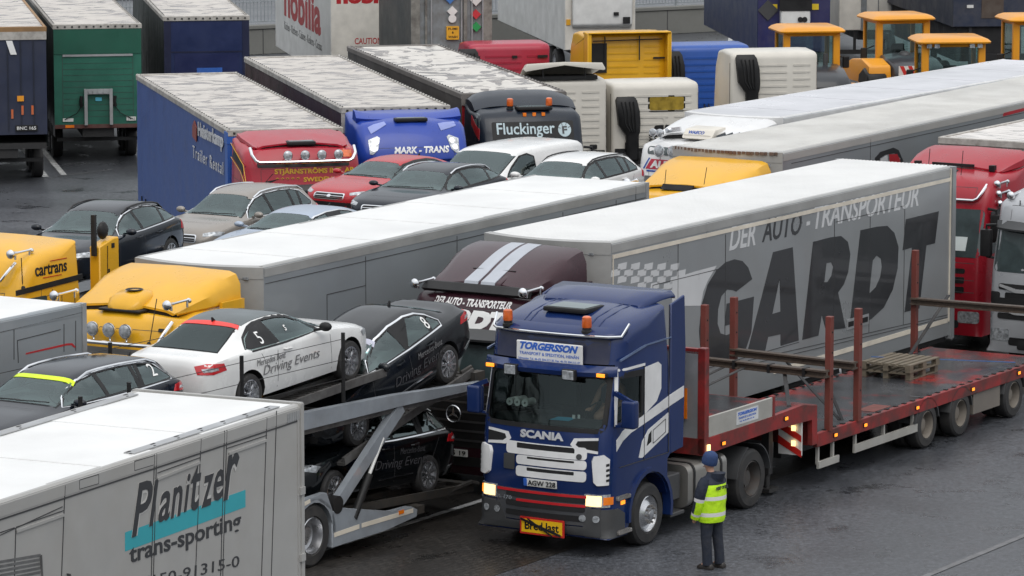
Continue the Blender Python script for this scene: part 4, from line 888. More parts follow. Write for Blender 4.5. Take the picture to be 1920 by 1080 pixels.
# --- blue black cab with beacons
F1 = rel((.04,96.91,0), 2.3, 0, 283.7)
t, b = tractor('truck', 'blue black truck with two orange beacons and a pale round emblem beside its lettering', F1, 283.7, ink, cab_profile(2.2, zws=2.0, zwt=2.9, ztop=3.80, rear=3.82, xwt=-.3, lip=[(-.34,2.98,1),(-.44,3.25,1),(-.56,3.55,1),(-.70,3.70,1)], xroof=-1.15), zwt=2.85)
m = MB(); wrap(m, b, rrect(-.95,1.0,3.05,3.48,.04), *FO(), off=.006, step=.2); m.build('name_panel', M['black'], t)
m = MB(); text(m, b, 'Fluckinger', (0,-.84,3.12), (0,1,0), (0,0,1), 1.38, .34, .014, 0, .012, step=.2); m.build('lettering', pm('pale blue lettering', (.45,.55,.58), rough=.5), t, 20)
m = MB(); wrap(m, b, disc(.78,3.28,.16,20), *FO(), off=.014, step=.1); em = m.build('emblem', MATS['pale blue lettering'], t); m = MB(); text(m, b, 'F', (0,.72,3.19), (0,1,0), (0,0,1), .12, .17, .022, 0, .03)
for k in range(4):
    a = math.pi*k/4+.4; c_, s_ = math.cos(a), math.sin(a); wrap(m, b, [(.78+c_*.16,3.28+s_*.16),(.78+c_*.16-s_*.012,3.28+s_*.16+c_*.012),(.78+c_*.1-s_*.012,3.28+s_*.1+c_*.012),(.78+c_*.1,3.28+s_*.1)], *FO(), off=.02)
m.build('emblem_letter', M['dark'], em)
for y in (-.42,.52): beacon(t, -.95, y, top_of(b,-.95,y)-.02)
hatch(t, -.85, .1, 3.76, .35, .8)
m = MB(); [m.box(-.66,-.6,y-.04,y+.04,3.6,3.68) for y in (-.15,.08,.3)]; m.build('marker_lamp', M['amber'], t)
m = MB(); n = 14; rings = []
for i in range(n+1):
    y = -1.22+2.44*i/n; k = (abs(y)/1.22)**5; rings.append([(-1.2,y,3.76-.1*k),(-1.15,y,3.80-.1*k),(-1.45,y,3.98-.12*k),(-1.8,y,4.07-.16*k),(-2.1,y,4.08-.2*k),(-2.1,y,3.78-.1*k)])
m.loft(rings); m.build('roof_spoiler', ink, t, 50)
m = MB(); P = [(-.62,3.05),(-1.35,3.35),(-1.35,3.72),(-.75,3.62)]; wrap(m, b, P, (0,-1.25,0), (1,0,0), (0,0,1), .006, .3); m.build('sleeper_window', M['glasslite'], t); m = MB(); wrap(m, b, [(-.62,3.07),(-1.33,3.37),(-1.33,3.58),(-.66,3.32)], (0,-1.25,0), (1,0,0), (0,0,1), .012, .3); m.build('red_curtain', redw, t)
mirror(t, -1, -.2, 2.6, M['black'])

# --- white cab lettered AUTO
A1 = rel((4.97,91.7,0), 2.6, 0, 236.9)
t, b = tractor('truck', 'white truck lettered AUTO with round spotlights and roof air conditioner', A1, 236.9, wht, cab_profile(2.2, zws=2.0, zwt=2.72, ztop=3.62, rear=3.66, xwt=-.32, lip=[(-.36,2.8,1),(-.40,3.1,1),(-.5,3.4,1),(-.64,3.53,1)], xroof=-1.2), zwt=2.66)
sk = .12
m = MB(); wrap(m, b, [(-1.0,2.93),(-.87,3.15),(.95,3.15),(.82,2.93)], *FO(), off=.008, step=.2); m.build('red_panel', pm('sign red', (.45,.02,.05), rough=.4), t)
m = MB(); wrap(m, b, [(-1.07,2.93),(-.94,3.17),(-.90,3.17),(-1.03,2.93)], *FO(), off=.008, step=.2); wrap(m, b, [(-.97,2.87),(.85,2.87),(.85,2.905),(-.97,2.905)], *FO(), off=.008, step=.2); m.build('blue_panel', skyb, t)
m = MB(); text(m, b, 'AUTO', (0,-.88,2.955), (0,1,0), (0,0,1), .82, .17, .016, .1, .05, step=.2); m.build('lettering', M['white'], t, 20)
for y in (-.55,-.2,.15,.5): spotlight(t, -.28, y, 3.36, .13)
m = MB(); wrap(m, b, rrect(-1.0,1.0,3.25,3.42,.05), *FO(), off=.01, step=.2); m.build('roof_window', M['glass'], t)
for y in (-.92,-.74): spotlight(t, -.62, y, 3.72, .085)
m = MB(); m.box(-1.5,-.8,-.25,.45,3.6,3.72,.04,2); m.prism([(-.74,3.62),(-.95,3.82),(-1.4,3.86),(-1.5,3.62)], 'xz', -.28, .5, .05, 2); ac = m.build('air_conditioner', ivory, t); m = MB(); text(m, None, 'WAECO', (-.86,-.15,3.70), (0,1,0), (-.6,0,.6), .4, .09, .03, .2, .03); m.build('lettering', skyb, ac)
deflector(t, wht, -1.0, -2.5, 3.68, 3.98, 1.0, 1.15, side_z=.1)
m = MB(); [m.beam((-.9-.1*k,.55+.13*k,3.68),(-1.0-.1*k,.72+.13*k,3.76),.1,.06) for k in range(3)]; m.beam((-.9,-.75,3.74),(-.95,-.4,3.8),.08,.1); m.build('roof_clutter', M['chrome'], t)

# --- yellow cab whose deflector shows in front of the weathered trailer
Y3 = rel((4.45,84.47,0), 2.9, 0, 239.8)
t, b = tractor('truck', 'yellow truck showing only its open roof deflector between two trailers', Y3, 239.8, yellow, cab_profile(2.3, zws=1.95, zwt=2.8, ztop=3.4, rear=3.42, xroof=-1.2), zwt=2.75)
for s_ in (1,):
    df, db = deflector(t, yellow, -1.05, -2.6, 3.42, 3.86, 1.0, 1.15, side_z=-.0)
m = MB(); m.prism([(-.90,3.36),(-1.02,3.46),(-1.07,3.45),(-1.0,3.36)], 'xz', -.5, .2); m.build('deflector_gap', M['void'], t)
m = MB(); m.tube([(-1.0,-.45,3.45),(-1.02,-.43,3.75)], .008, 5); m.tube([(-1.0,.45,3.5),(-1.02,.5,3.85)], .008, 5); m.build('aerial', M['black'], t); horn(t, -.5, -1.05, 3.5, .4, .09)
# ---------------------------------------------------------------- the dark blue truck in front
scb = pm('dark blue paint', (.008,.023,.10), rough=.16, spec=.4, coat=.15, var=.08, vs=1.5, dirt=.12, dcol=(.035,.05,.10), ds=2.5)
SO, SY = (.41,63.16,0), 238.5
t = SCT = thing('truck', 'dark blue truck with white side stripe, lit headlights and yellow Bred last sign', 'truck', SO, SY, 0, 'tractor units facing the camera')
W = 2.40; h = W/2
prof = [(-.10,.30,1),(-.01,.40,1),(0,.72,1),(-.02,1.02,1),(-.0,1.1,1),(-.02,1.5,1),(-.06,1.97,1),(-.17,2.40,1),(-.27,2.84,1),(-.31,2.96,1),(-.345,3.12,1),(-.38,3.34,1),(-.42,3.46,1),(-.52,3.56,1),(-.8,3.69,1),(-1.3,3.78,1),(-2.06,3.80,.7),(-2.06,2.4,0),(-2.06,1.36,0),(-1.98,1.30,0),
 (-1.98,.9,0)]+[(-1.38-.62*math.cos(a),.55+.62*math.sin(a),0) for a in [math.pi*i/10 for i in range(1,10)]]+[(-.76,.50,0),(-.72,.30,0)]
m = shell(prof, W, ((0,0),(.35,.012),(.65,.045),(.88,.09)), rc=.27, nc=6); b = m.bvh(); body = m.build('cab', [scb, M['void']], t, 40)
# openings and interior
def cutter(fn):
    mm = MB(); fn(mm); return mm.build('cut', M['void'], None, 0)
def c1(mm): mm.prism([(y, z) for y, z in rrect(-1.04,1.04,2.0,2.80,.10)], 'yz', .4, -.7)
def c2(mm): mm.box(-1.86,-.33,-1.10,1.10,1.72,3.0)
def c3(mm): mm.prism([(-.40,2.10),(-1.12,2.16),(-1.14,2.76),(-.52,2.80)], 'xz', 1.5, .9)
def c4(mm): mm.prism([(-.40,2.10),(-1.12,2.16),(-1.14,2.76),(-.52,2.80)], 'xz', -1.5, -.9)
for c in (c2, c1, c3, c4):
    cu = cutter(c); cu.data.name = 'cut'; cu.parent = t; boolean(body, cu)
m = MB(); wrap(m, b, rrect(-1.05,1.05,1.99,2.81,.10), *FO(), off=-.01, step=.15, thick=.006); m.build('windscreen', M['clear'], t, 50)
m = MB(); wrap(m, b, [rrect(-1.10,1.10,1.95,2.85,.13), rrect(-1.03,1.03,2.02,2.78,.09)], *FO(), off=.004, step=.15); m.build('windscreen_seal', M['black'], t, 50)
for s_ in (1,-1):
    u = (-s_,0,0); P = [(s_*.39,2.09),(s_*1.13,2.15),(s_*1.15,2.77),(s_*.51,2.81)]
    m = MB(); wrap(m, b, P, (0,s_*h,0), u, (0,0,1), -.02, .4, .006); m.build('side_window', M['clear'], t)
    m = MB(); wrap(m, b, [[(s_*.33,2.03),(s_*1.2,2.10),(s_*1.22,2.85),(s_*.47,2.88)], [(s_*.40,2.11),(s_*1.12,2.17),(s_*1.14,2.75),(s_*.52,2.79)]], (0,s_*h,0), u, (0,0,1), .005, .4); m.build('window_frame', M['black'], t)
m = MB(); m.prism([(-.34,1.75),(-.30,1.98),(-.52,2.06),(-.85,2.04),(-.95,1.75)], 'xz', -1.08, 1.08); m.build('dashboard', M['dark'], t)
m = MB(); m.lathe([(.22,-.012),(.24,0),(.22,.012),(.20,0)], (-.92,.55,2.15), (.6,0,.8), 20, closed=True); m.build('steering_wheel', M['black'], t)
for y in (.55,-.55):
    m = MB(); m.box(-1.75,-1.2,y-.27,y+.27,1.72,2.05,.05,2); m.box(-1.82,-1.66,y-.26,y+.26,2.0,2.72,.05,2); m.build('seat', M['dark'], t)
m = MB(); wrap(m, None, [(0,0),(.34,.02),(.38,.2),(.06,.17)], (-.42,-.05,2.045), (0,1,0), (-1,0,.15), .004, 0, .002); m.build('blue_paper', pm('blue paper', (.07,.42,.62), rough=.6), t)
m = MB(); m.box(-.75,-.42,-.95,-.25,2.20,2.215); m.build('dash_tray', M['void'], t)
for i, (x, y) in enumerate(((-.50,-.76),(-.50,-.62),(-.50,-.48),(-.60,-.70))):
    r_ = thing('paper_roll', ('white kitchen roll on the truck dashboard, nearest the left window','middle white kitchen roll of the three on the truck dashboard','white kitchen roll on the truck dashboard, nearest the wheel','white kitchen roll lying behind the three on the dashboard')[i], 'paper roll', rel(SO,x,y,SY)[:2]+(2.275,), SY, 0, 'paper rolls on the dashboard')
    m = MB(); m.lathe([(.02,-.13),(.06,-.13),(.06,.12),(.02,.12)], (0,0,0), (1,0,.02), 14, closed=True); m.build('roll', pm('kitchen paper', (.7,.69,.66), rough=.9), r_)
m = MB(); m.box(-.34,-.33,.42,.47,2.12,2.18); m.box(-.335,-.325,.52,.56,2.13,2.19); m.build('stickers', M['white'], t)
# roof: lip rail, hatch, deflector, beacons, ribs
m = MB(); pts = []
for i in range(17):
    y = -1.16+2.32*i/16; hz = b.ray_cast(Vector((2,y,3.43)), Vector((-1,0,0)))[0]; pts.append(((hz.x if hz else -.3)+.115, y, 3.435))
pts = [(pts[0][0]-.16,pts[0][1]-.05,3.62)]+pts+[(pts[-1][0]-.16,pts[-1][1]+.05,3.62)]
lip = MB(); lip.loft([[(p[0]-.16,p[1],3.38),(p[0]-.02,p[1],3.40),(p[0]-.005,p[1],3.44),(p[0]-.03,p[1],3.48),(p[0]-.22,p[1],3.56)] for p in pts[1:-1]]); lip.build('roof_lip', scb, t, 60)
m.tube(pts, .022, 6); m.build('roof_lip_rail', M['chrome'], t)
hatch(t, -1.05, .02, top_of(b,-1.05,.02), .62, .78)
for y in (-.82,.62): beacon(t, -.43, y, 3.47)
m = MB()
for y in (-.62,-.5,.58,.72): 
    P_ = [(x, y, top_of(b, x, y)+.003) for x in (-.55,-.8,-1.1,-1.5,-1.9)]; m.tube(P_, .012, 5)
m.build('roof_ribs', scb, t)
m = MB(); rings = []
for x, z, w_ in ((-1.62,3.78,.90),(-1.72,3.84,.94),(-2.1,3.92,1.02),(-2.42,3.94,1.06),(-2.45,3.91,1.06)):
    rings.append([(x,-w_,z-.07),(x,-w_+.06,z-.01),(x,-.5,z),(x,.5,z),(x,w_-.06,z-.01),(x,w_,z-.07),(x,w_,z-.11),(x,-w_,z-.11)])
m.loft(rings); m.build('roof_deflector', scb, t, 50)
for s_ in (1,-1):
    m = MB(); m.prism([(-2.08,1.36),(-2.50,1.40),(-2.55,3.0),(-2.52,3.86),(-2.08,3.76)], 'xz', s_*(h-.05), s_*(h-.0), .015); m.build('side_extender', scb, t)
# sign, visor, lamps
m = MB(); wrap(m, b, rrect(-1.02,1.02,3.0,3.39,.04), *FO(), off=.004, step=.15); m.build('recess_panel', pm('deep blue panel', (.008,.014,.05), rough=.4, dirt=.2), t)
m = MB(); m.box(-.325,-.29,-.58,.62,2.95,3.29,.012); sg_ = m.build('name_sign', pm('white sign board', (.74,.74,.73), rough=.5, dirt=.15), t)
blue_t = pm('sign blue', (.03,.12,.50), rough=.5)
m = MB(); text(m, None, 'TORGERSSON', (-.29,-.51,3.155), (0,1,0), (0,0,1), 1.06, .12, .004, .35, .05); text(m, None, 'TRANSPORT & SPEDITION, HENÅN', (-.29,-.52,3.065), (0,1,0), (0,0,1), 1.08, .07, .004, 0, .008); text(m, None, 'Schweden Tel. 46-(0) 304-313 30, Fax. 46-(0) 304-315 47', (-.29,-.54,2.985), (0,1,0), (0,0,1), 1.12, .045, .004); m.build('lettering', blue_t, sg_, 20)
m = MB(); n = 14; rings = []
for i in range(n+1):
    y = -1.19+2.38*i/n; bx = -.30*(abs(y)/1.19)**3.2; rings.append([(-.29+bx*.4,y,2.94),(-.10+bx,y,2.83),(-.08+bx,y,2.90),(-.27+bx*.5,y,2.99)])
m.loft(rings); sv = m.build('sun_visor', scb, t, 60)
for y, L_ in ((-1.02,'ambon'),(1.0,'ambon'),(-.56,'lamp'),(.50,'lamp')):
    m = MB(); ex = -.30*(abs(y)/1.19)**3.2; w_ = .09 if L_ == 'ambon' else .12; hh = .035 if L_ == 'ambon' else .07
    m.box(-.12+ex,-.04+ex,y-w_,y+w_,2.865-hh*1.0-(.03 if L_=='lamp' else 0),2.865+hh,.01); lo_ = m.build('lamp_housing', M['black'], sv)
    m = MB(); m.box(-.045+ex,-.025+ex,y-w_*.82,y+w_*.82,2.865-hh*.8-(.03 if L_=='lamp' else 0),2.865+hh*.8,.006); m.build('lamp_lens', M[L_], lo_)
# front panel
m = MB(); text(m, b, 'SCANIA', (0,-.36,1.80), (0,1,0), (0,0,1), .78, .125, .012, 0, .045, step=.2); m.build('lettering', pm('brushed letters', (.62,.63,.65), rough=.3, metal=.3), t, 20)
wp = pm('white panel paint', (.72,.72,.72), rough=.35, coat=.5, dirt=.15, dcol=(.45,.44,.42))
m = MB()
for z0, z1, x0 in ((1.53,1.745,-.62),(1.375,1.54,-.42),(1.185,1.37,-.42)):
    wrap(m, b, [rrect(x0,.82,z0,z1-.02,.05), rrect(x0+.2,.62,z0+.095,z1-.035,.012)], *FO(), off=.012, step=.2)
m.build('grille_frame', wp, t)
m = MB()
for z0, z1, x0 in ((1.62,1.72,-.44),(1.465,1.515,-.24),(1.275,1.34,-.24)): wrap(m, b, rrect(x0,.64,z0,z1,.01), *FO(), off=.006, step=.2)
m.build('grille_slots', M['void'], t)
m = MB(); wrap(m, b, rrect(-.66,-.45,1.28,1.52,.02), *FO(), off=.02, step=.2); m.build('grille_badge_panel', M['dark'], t); m = MB(); wrap(m, b, disc(.70,1.58,.045), *FO(), off=.025); m.build('emblem', M['dark'], t)
for s_ in (1,-1):
    m = MB(); o_ = [(s_*.54,1.76),(s_*.60,1.86),(s_*1.0,1.89),(s_*1.0,1.85),(s_*.66,1.82),(s_*.63,1.76),(s_*.70,1.71),(s_*1.0,1.68),(s_*1.0,1.64),(s_*.64,1.665)]; wrap(m, b, o_, *FO(), off=.01, step=.2); m.build('intake_frame', wp, t)
    m = MB(); wrap(m, b, [(s_*.66,1.815),(s_*1.0,1.845),(s_*1.0,1.685),(s_*.70,1.71),(s_*.635,1.76)], *FO(), off=.006, step=.2); m.build('side_intake', M['void'], t)
    O2, u2, v2 = nframe((.80,s_*.60,0), (-.14,s_*1.04,1.40)); P = [(.13,-.24),(.15,.16),(.06,.23),(-.10,.20),(-.13,.12),(-.11,-.20),(-.06,-.25)]
    m = MB(); wrap(m, b, [(p[0]*s_,p[1]) for p in P], O2, u2, v2, .05, .06, .06); m.build('corner_deflector', wp, t, 50)
    m = MB(); [wrap(m, b, [(s_*.085,z),(s_*.14,z+.01),(s_*.14,z+.05),(s_*.085,z+.04)], O2, u2, v2, .054, .1, .004) for z in (-.19,-.11,-.03,.05)]; m.build('deflector_slots', M['black'], t)
m = MB(); wrap(m, b, rrect(-.26,.34,1.045,1.165,.012), *FO(), off=.03, step=0); pl_ = m.build('licence_plate', M['plate'], t)
m = MB(); text(m, b, 'AGW 228', (0,-.18,1.065), (0,1,0), (0,0,1), .50, .08, .036, 0, .0); m.build('plate_text', M['black'], pl_); m = MB(); wrap(m, b, rrect(-.26,-.20,1.045,1.165,.01), *FO(), off=.034); m.build('plate_band', blue_t, pl_)
lg = pm('dark grey grille paint', (.05,.053,.06), rough=.4, dirt=.2, coat=.3)
m = MB(); wrap(m, b, [(-.80,.98),(.92,.98),(.90,.62),(.80,.50),(-.62,.50),(-.76,.62)], *FO(), off=.03, step=.15, thick=.04); m.build('lower_grille', lg, t)
m = MB(); [wrap(m, b, rrect(-.60,.82,z,z+.09,.03), *FO(), off=.036, step=.15) for z in (.85,.71,.56)]; m.build('lower_slots', M['void'], t)
m = MB(); wrap(m, b, rrect(-.78,.84,.935,.975,.012), *FO(), off=.04, step=.15); wrap(m, b, rrect(-.40,.83,.79,.83,.012), *FO(), off=.04, step=.15); m.build('red_stripes', pm('grille red', (.48,.015,.02), rough=.35), t)
m = MB(); text(m, b, 'R 470', (0,-.78,.80), (0,1,0), (0,0,1), .3, .06, .044, 0, .02); m.build('lettering', M['chrome'], t, 20)
m = MB(); wrap(m, b, [(-1.06,.34),(1.06,.34),(1.06,.78),(.86,.78),(.78,.48),(-.6,.48),(-.72,.74),(-1.06,.76)], *FO(), off=.035, step=.12, thick=.05); m.build('bumper', M['dark'], t, 45)
for s_ in (1,-1):
    O2, u2, v2 = nframe((.62,s_*.78,0), (-.22,s_*1.12,.56)); m = MB(); wrap(m, b, [(-.30,-.24),(.36,-.24),(.36,.10),(.2,.20),(-.30,.21)] if s_ > 0 else [(.30,-.24),(.30,.21),(-.2,.20),(-.36,.10),(-.36,-.24)], O2, u2, v2, .028, .08, .05); m.build('bumper_corner', M['dark'], t, 45)
for s_ in (1,-1):
    x0, x1 = (.80,1.16)
    m = MB(); wrap(m, b, [(s_*x0,.80),(s_*x1,.80),(s_*x1,1.0),(s_*x0,1.0)], *FO(), off=.03, step=.08, thick=.04); hl = m.build('headlight', M['lamp'], t, 50)
    m = MB(); wrap(m, b, [(s_*(x0+.03),.82),(s_*(x0+.27),.82),(s_*(x0+.27),.98),(s_*(x0+.03),.98)], *FO(), off=.038, step=.08); m.build('lit_lens', M['hlon'], hl, 50)
    m = MB(); wrap(m, b, [(s_*1.10,.84),(s_*1.19,.84),(s_*1.19,.96),(s_*1.10,.96)], *FO(), off=.042, step=.06); m.build('indicator', M['ambon' if s_ < 0 else 'amber'], hl, 50)
    for y in (.78,1.0):
        m = MB(); wrap(m, b, disc(s_*y,.62,.055), *FO(), off=.045, step=.06); m.build('fog_lamp', M['lamp'], t)
# yellow sign with strap
sgm = pm('sign yellow', (.80,.47,.005), rough=.45, dirt=.12); 
ys0, ys1, zs0, zs1 = -.30, .50, .29, .56
m = MB(); m.box(.03,.055,ys0,ys1,zs0,zs1); sn = thing('warning_sign', 'yellow Bred last sign with red border strapped under the blue truck grille', 'sign', SO, SY); m.build('board', pm('sign border red', (.5,.02,.015), rough=.45), sn)
m = MB(); m.box(.055,.059,ys0+.03,ys1-.03,zs0+.03,zs1-.03); m.build('yellow_face', sgm, sn); m = MB(); text(m, None, 'Bred last', (.059,ys0+.09,zs0+.075), (0,1,0), (0,0,1), .62, .135, .003, 0, .025); m.build('lettering', M['black'], sn, 20)
m = MB(); m.beam((.075,ys0+.02,zs1-.03),(.075,ys1-.05,zs0+.03),.012,.035); m.beam((.08,ys0+.15,zs1-.02),(.08,ys1-.2,zs0+.01),.012,.02); m.build('strap', M['black'], sn)
# sides
for s_ in (1,-1):
    u = (-s_,0,0); Fs = ((0,s_*h,0), u, (0,0,1)); X = lambda L_: [(s_*x, z) for x, z in L_]
    m = MB(); wrap(m, b, X([(.37,1.66),(.55,1.80),(.8,1.89),(1.3,1.99),(2.06,2.14),(2.06,2.32),(1.3,2.14),(.8,2.03),(.55,1.96),(.37,1.84)]), *Fs, off=.005, step=.15); wrap(m, None, X([(2.06,2.14),(2.5,2.22),(2.5,2.40),(2.06,2.32)]), (0,s_*h,0), u, (0,0,1), .004, 0, .004)
    m.build('white_stripe', wp, t)
    m = MB(); wrap(m, b, [X([(1.22,2.13),(1.28,2.14),(1.62,2.28),(1.76,2.46),(1.76,2.84),(1.66,2.90),(1.24,2.87)])], *Fs, off=.006, step=.3); wrap(m, b, X([(.345,2.06),(.385,2.04),(.50,2.90),(1.24,2.90),(1.24,2.94),(.455,2.94)]), *Fs, off=.009, step=.15)
    m.build('white_window_surround', wp, t)
    m = MB(); wrap(m, b, [X([(1.06,1.46),(1.16,1.44),(2.0,1.72),(2.0,2.04),(1.35,1.86),(1.16,1.7)]), X([(1.30,1.60),(1.46,1.65),(1.46,1.84),(1.36,1.78)])], *Fs, off=.006, step=.3); m.build('white_door_panel', wp, t)
    m = MB(); wrap(m, b, X([(1.30,1.60),(1.46,1.65),(1.46,1.84),(1.36,1.78)]), *Fs, off=.002, step=.3); m.build('door_handle', M['void'], t)
    m = MB(); lines(m, [((-1.22,2.9),(-1.22,1.4)), ((-2.0,3.75),(-2.0,1.4)), ((-1.50,1.62),(-1.9,1.74)), ((-1.9,1.74),(-1.9,1.95)), ((-1.5,1.62),(-1.5,1.83)), ((-1.5,1.83),(-1.9,1.95)), ((-.45,1.4),(-1.98,1.4))], s_*(h+.006) if s_ > 0 else -h-.01, .010); m.build('panel_seams', seam, t)
    m = MB(); m.beam((-.45,s_*(h+.01),3.08),(-1.25,s_*(h+.01),3.22),.025,.03); m.beam((-1.25,s_*(h+.01),3.22),(-2.06,s_*(h+.01),3.24),.02,.02); m.build('side_rail', pm('light blue rail', (.10,.14,.24), rough=.35), t)
    # wheel arch and steps
    m = MB(); rg = []
    for i in range(13):
        a = -.25+(math.pi+.35)*i/12; c_ = Vector((-1.38-.64*math.cos(a),0,.55+.64*math.sin(a))); d_ = Vector((-math.cos(a),0,math.sin(a)))*.07
        rg.append([(c_.x,s_*(h-.1),c_.z),(c_.x+d_.x,s_*(h-.1),c_.z+d_.z),(c_.x+d_.x,s_*(h+.05),c_.z+d_.z),(c_.x,s_*(h+.05),c_.z)])
    m.loft(rg); m.build('wheel_arch', scb, t, 40)
    for z, d_ in ((.94,0),(.40,.02)):
        m = MB(); m.box(-.36,-.76,s_*(h-.10),s_*(h+.045+d_),z-.06,z,.01); [m.box(-.40-.05*i,-.37-.05*i,s_*(h-.05),s_*(h+.05+d_),z-.005,z+.012) for i in range(7)]; m.build('step', M['steel'], t)
    m = MB(); wrap(m, b, X([(.50,.80),(.62,.80),(.62,.86),(.50,.86)]), *Fs, off=.012); m.build('side_marker', M['ambon'], t)
    # mirrors on arms
    m = MB(); y = s_*(h+(.27 if s_ > 0 else .15)); m.box(-.40,-.22,y-.12,y+.12,2.06,2.50,.045,3); m.beam((-.38,s_*(h-.04),2.58),(-.28,y+s_*.06,2.47),.05,.07); m.beam((-.38,s_*(h-.04),2.06),(-.3,y,2.10),.04,.04); mo = m.build('mirror', scb, t, 45)
    m = MB(); m.box(-.41,-.40,y-.10,y+.10,2.10,2.46); m.build('mirror_glass', M['chrome'], mo)
# wheels, chassis, tank
m = MB(); m.box(-5.9,-.5,-.42,-.32,.75,1.02); m.box(-5.9,-.5,.32,.42,.75,1.02); [m.box(x-.1,x,-.4,.4,.78,.98) for x in (-5.8,-4.3,-3.0,-2.2)]; m.box(-1.95,-.3,-.92,.92,.42,1.1); m.box(-2.1,-.72,-.85,.85,1.05,1.3); m.build('chassis', M['chassis'], t)
for s_ in (1,-1):
    truck_wheel(t, -1.40, s_*(h-.16), .5, .5, .31, s_, 'front'); truck_wheel(t, -4.86, s_*(h-.17), .5, .5, .32, s_, 'drive', pm('dark wheel rim', (.075,.072,.07), rough=.65, metal=.2, dirt=.7, dcol=(.075,.05,.038), ds=5)); truck_wheel(t, -4.86, s_*(h-.52), .5, .5, .30, s_, 'drive')
m = MB(); [m.cyl((x,-1.0,.5),(x,1.0,.5),.09) for x in (-1.4,-4.86)]; m.cyl((-4.86,-.25,.5),(-4.86,.25,.5),.28); m.build('axle', M['chassis'], t)
tank = pm('dull aluminium tank', (.34,.33,.31), rough=.42, metal=.75, dirt=.5, dcol=(.2,.18,.15), ds=2)
for s_ in (1,-1):
    m = MB(); P = rrect(.52,1.22,.38,1.08,.14,4); m.prism([(s_*p[0],p[1]) for p in P], 'yz', -2.62, -3.92); tk = m.build('fuel_tank', tank, t, 30)
    m = MB()
    for x in (-2.8,-3.7): P2 = rrect(.51,1.235,.37,1.095,.15,4); m.prism([(s_*p[0],p[1]) for p in P2], 'yz', x, x-.05)
    m.build('tank_strap', M['black'], tk)
    m = MB(); m.box(-2.1,-2.55,s_*.55,s_*1.12,.55,.98,.02); m.box(-2.1,-2.55,s_*.6,s_*1.2,.32,.38,.01); m.build('battery_box', M['dark'], t)
    for x0, x1 in ((-4.32,-4.24),(-5.45,-5.37)):
        m = MB(); rg = []
        sg2 = 1 if x0 > -4.86 else -1
        for i in range(7):
            a = R(8+62*i/6); rr = .60; rg.append([(-4.86+sg2*rr*math.cos(a),s_*k,.5+rr*math.sin(a)) for k in (.55,h+.02)]+[(-4.86+sg2*(rr-.02)*math.cos(a),s_*k,.5+(rr-.02)*math.sin(a)) for k in (h+.02,.55)])
        m.loft(rg); m.build('mudguard', M['dark'], t)
m = MB(); m.box(-5.3,-4.4,-.5,.5,1.04,1.14,.02); m.build('fifth_wheel', M['chassis'], t)

# ---------------------------------------------------------------- red low loader trailer
redp = pm('faded red paint', (.25,.018,.017), rough=.45, var=.2, vs=2, dirt=.9, dcol=(.065,.024,.02), ds=2.2, dr=(.40,.62))
redb = pm('rusty red steel', (.16,.035,.026), rough=.6, var=.2, dirt=.8, dcol=(.085,.04,.028), ds=4)
deckm = pm('worn wet deck', (.045,.047,.052), rough=.24, var=.3, vs=1.2, dirt=.95, dcol=(.26,.018,.014), ds=.55, dr=(.53,.62))
t = LT = thing('low_loader_trailer', 'red low loader trailer with upright stakes and empty wet deck', 'trailer', SO, SY)
h2 = 1.25
m = MB()
for s_ in (1,-1):      # gooseneck and side rails
    y0, y1 = s_*(h2-.09), s_*h2
    m.prism([(-3.14,1.17),(-3.14,1.44),(-5.5,1.46),(-6.55,1.50),(-6.85,1.44),(-7.06,1.42),(-7.08,.74),(-6.88,.74),(-6.88,1.20),(-5.5,1.22)], 'xz', y0, y1, .01)
    m.prism([(-7.08,.68),(-7.08,.92),(-16.6,.92),(-16.6,.70)], 'xz', y0, y1, .01)
    m.prism([(-3.14,1.17),(-3.14,1.44),(-3.26,1.44),(-3.26,1.17)], 'xz', y0, s_*(h2+.006))
m.box(-3.2,-3.08,-h2,h2,1.17,1.44); m.box(-7.06,-6.98,-h2+.09,h2-.09,.72,1.42)
m.build('side_rail', redp, t, 30)
m = MB(); m.box(-16.55,-7.05,-h2+.06,h2-.06,.86,.915); m.box(-6.98,-3.2,-h2+.06,h2-.06,1.38,1.43); m.build('deck', deckm, t)
m = MB()
for i in range(26): m.box(-7.5-.34*i,-7.42-.34*i,h2-.10,h2-.03,.92,.935); m.box(-7.5-.34*i,-7.42-.34*i,-h2+.03,-h2+.10,.92,.935)
m.build('lashing_slots', M['void'], t)
m = MB(); m.box(-10.2,-9.5,.75,1.1,.915,.921); m.build('deck_hatch', redb, t)
m = MB(); m.box(-3.16,-3.10,-h2,h2,1.44,2.85); m.build('headboard', M['galv'], t)
m = MB(); [m.box(-3.22,-3.08,s_*(h2-.12),s_*(h2+.02),1.17,2.92,.01) for s_ in (1,-1)]; m.box(-3.2,-3.1,-h2,h2,2.82,2.9); m.build('headboard_post', redp, t)
m = MB(); m.box(-3.07,-3.05,.75,.95,1.75,2.25); m.build('amber_marker', M['amber'], t); m = MB(); m.box(-3.05,-3.04,.80,.90,1.85,2.0); m.build('red_marker', M['redl'], t)
alu = pm('dull aluminium board', (.40,.39,.36), rough=.5, metal=.2, dirt=.4, dcol=(.25,.22,.18))
for s_ in (1,-1):
    m = MB(); m.box(-3.24,-5.46,s_*(h2-.05),s_*(h2-.01),1.44,1.78,.008); m.build('side_board', alu, t)
    m = MB(); m.box(-5.46,-5.53,s_*(h2-.07),s_*(h2+.005),1.40,1.80,.008); m.build('board_post', redp, t)
m = MB(); m.box(-4.2,-4.95,h2-.012,h2-.004,1.50,1.72); lp = m.build('name_sticker', pm('sticker white', (.6,.61,.62), rough=.5, dirt=.2), t)
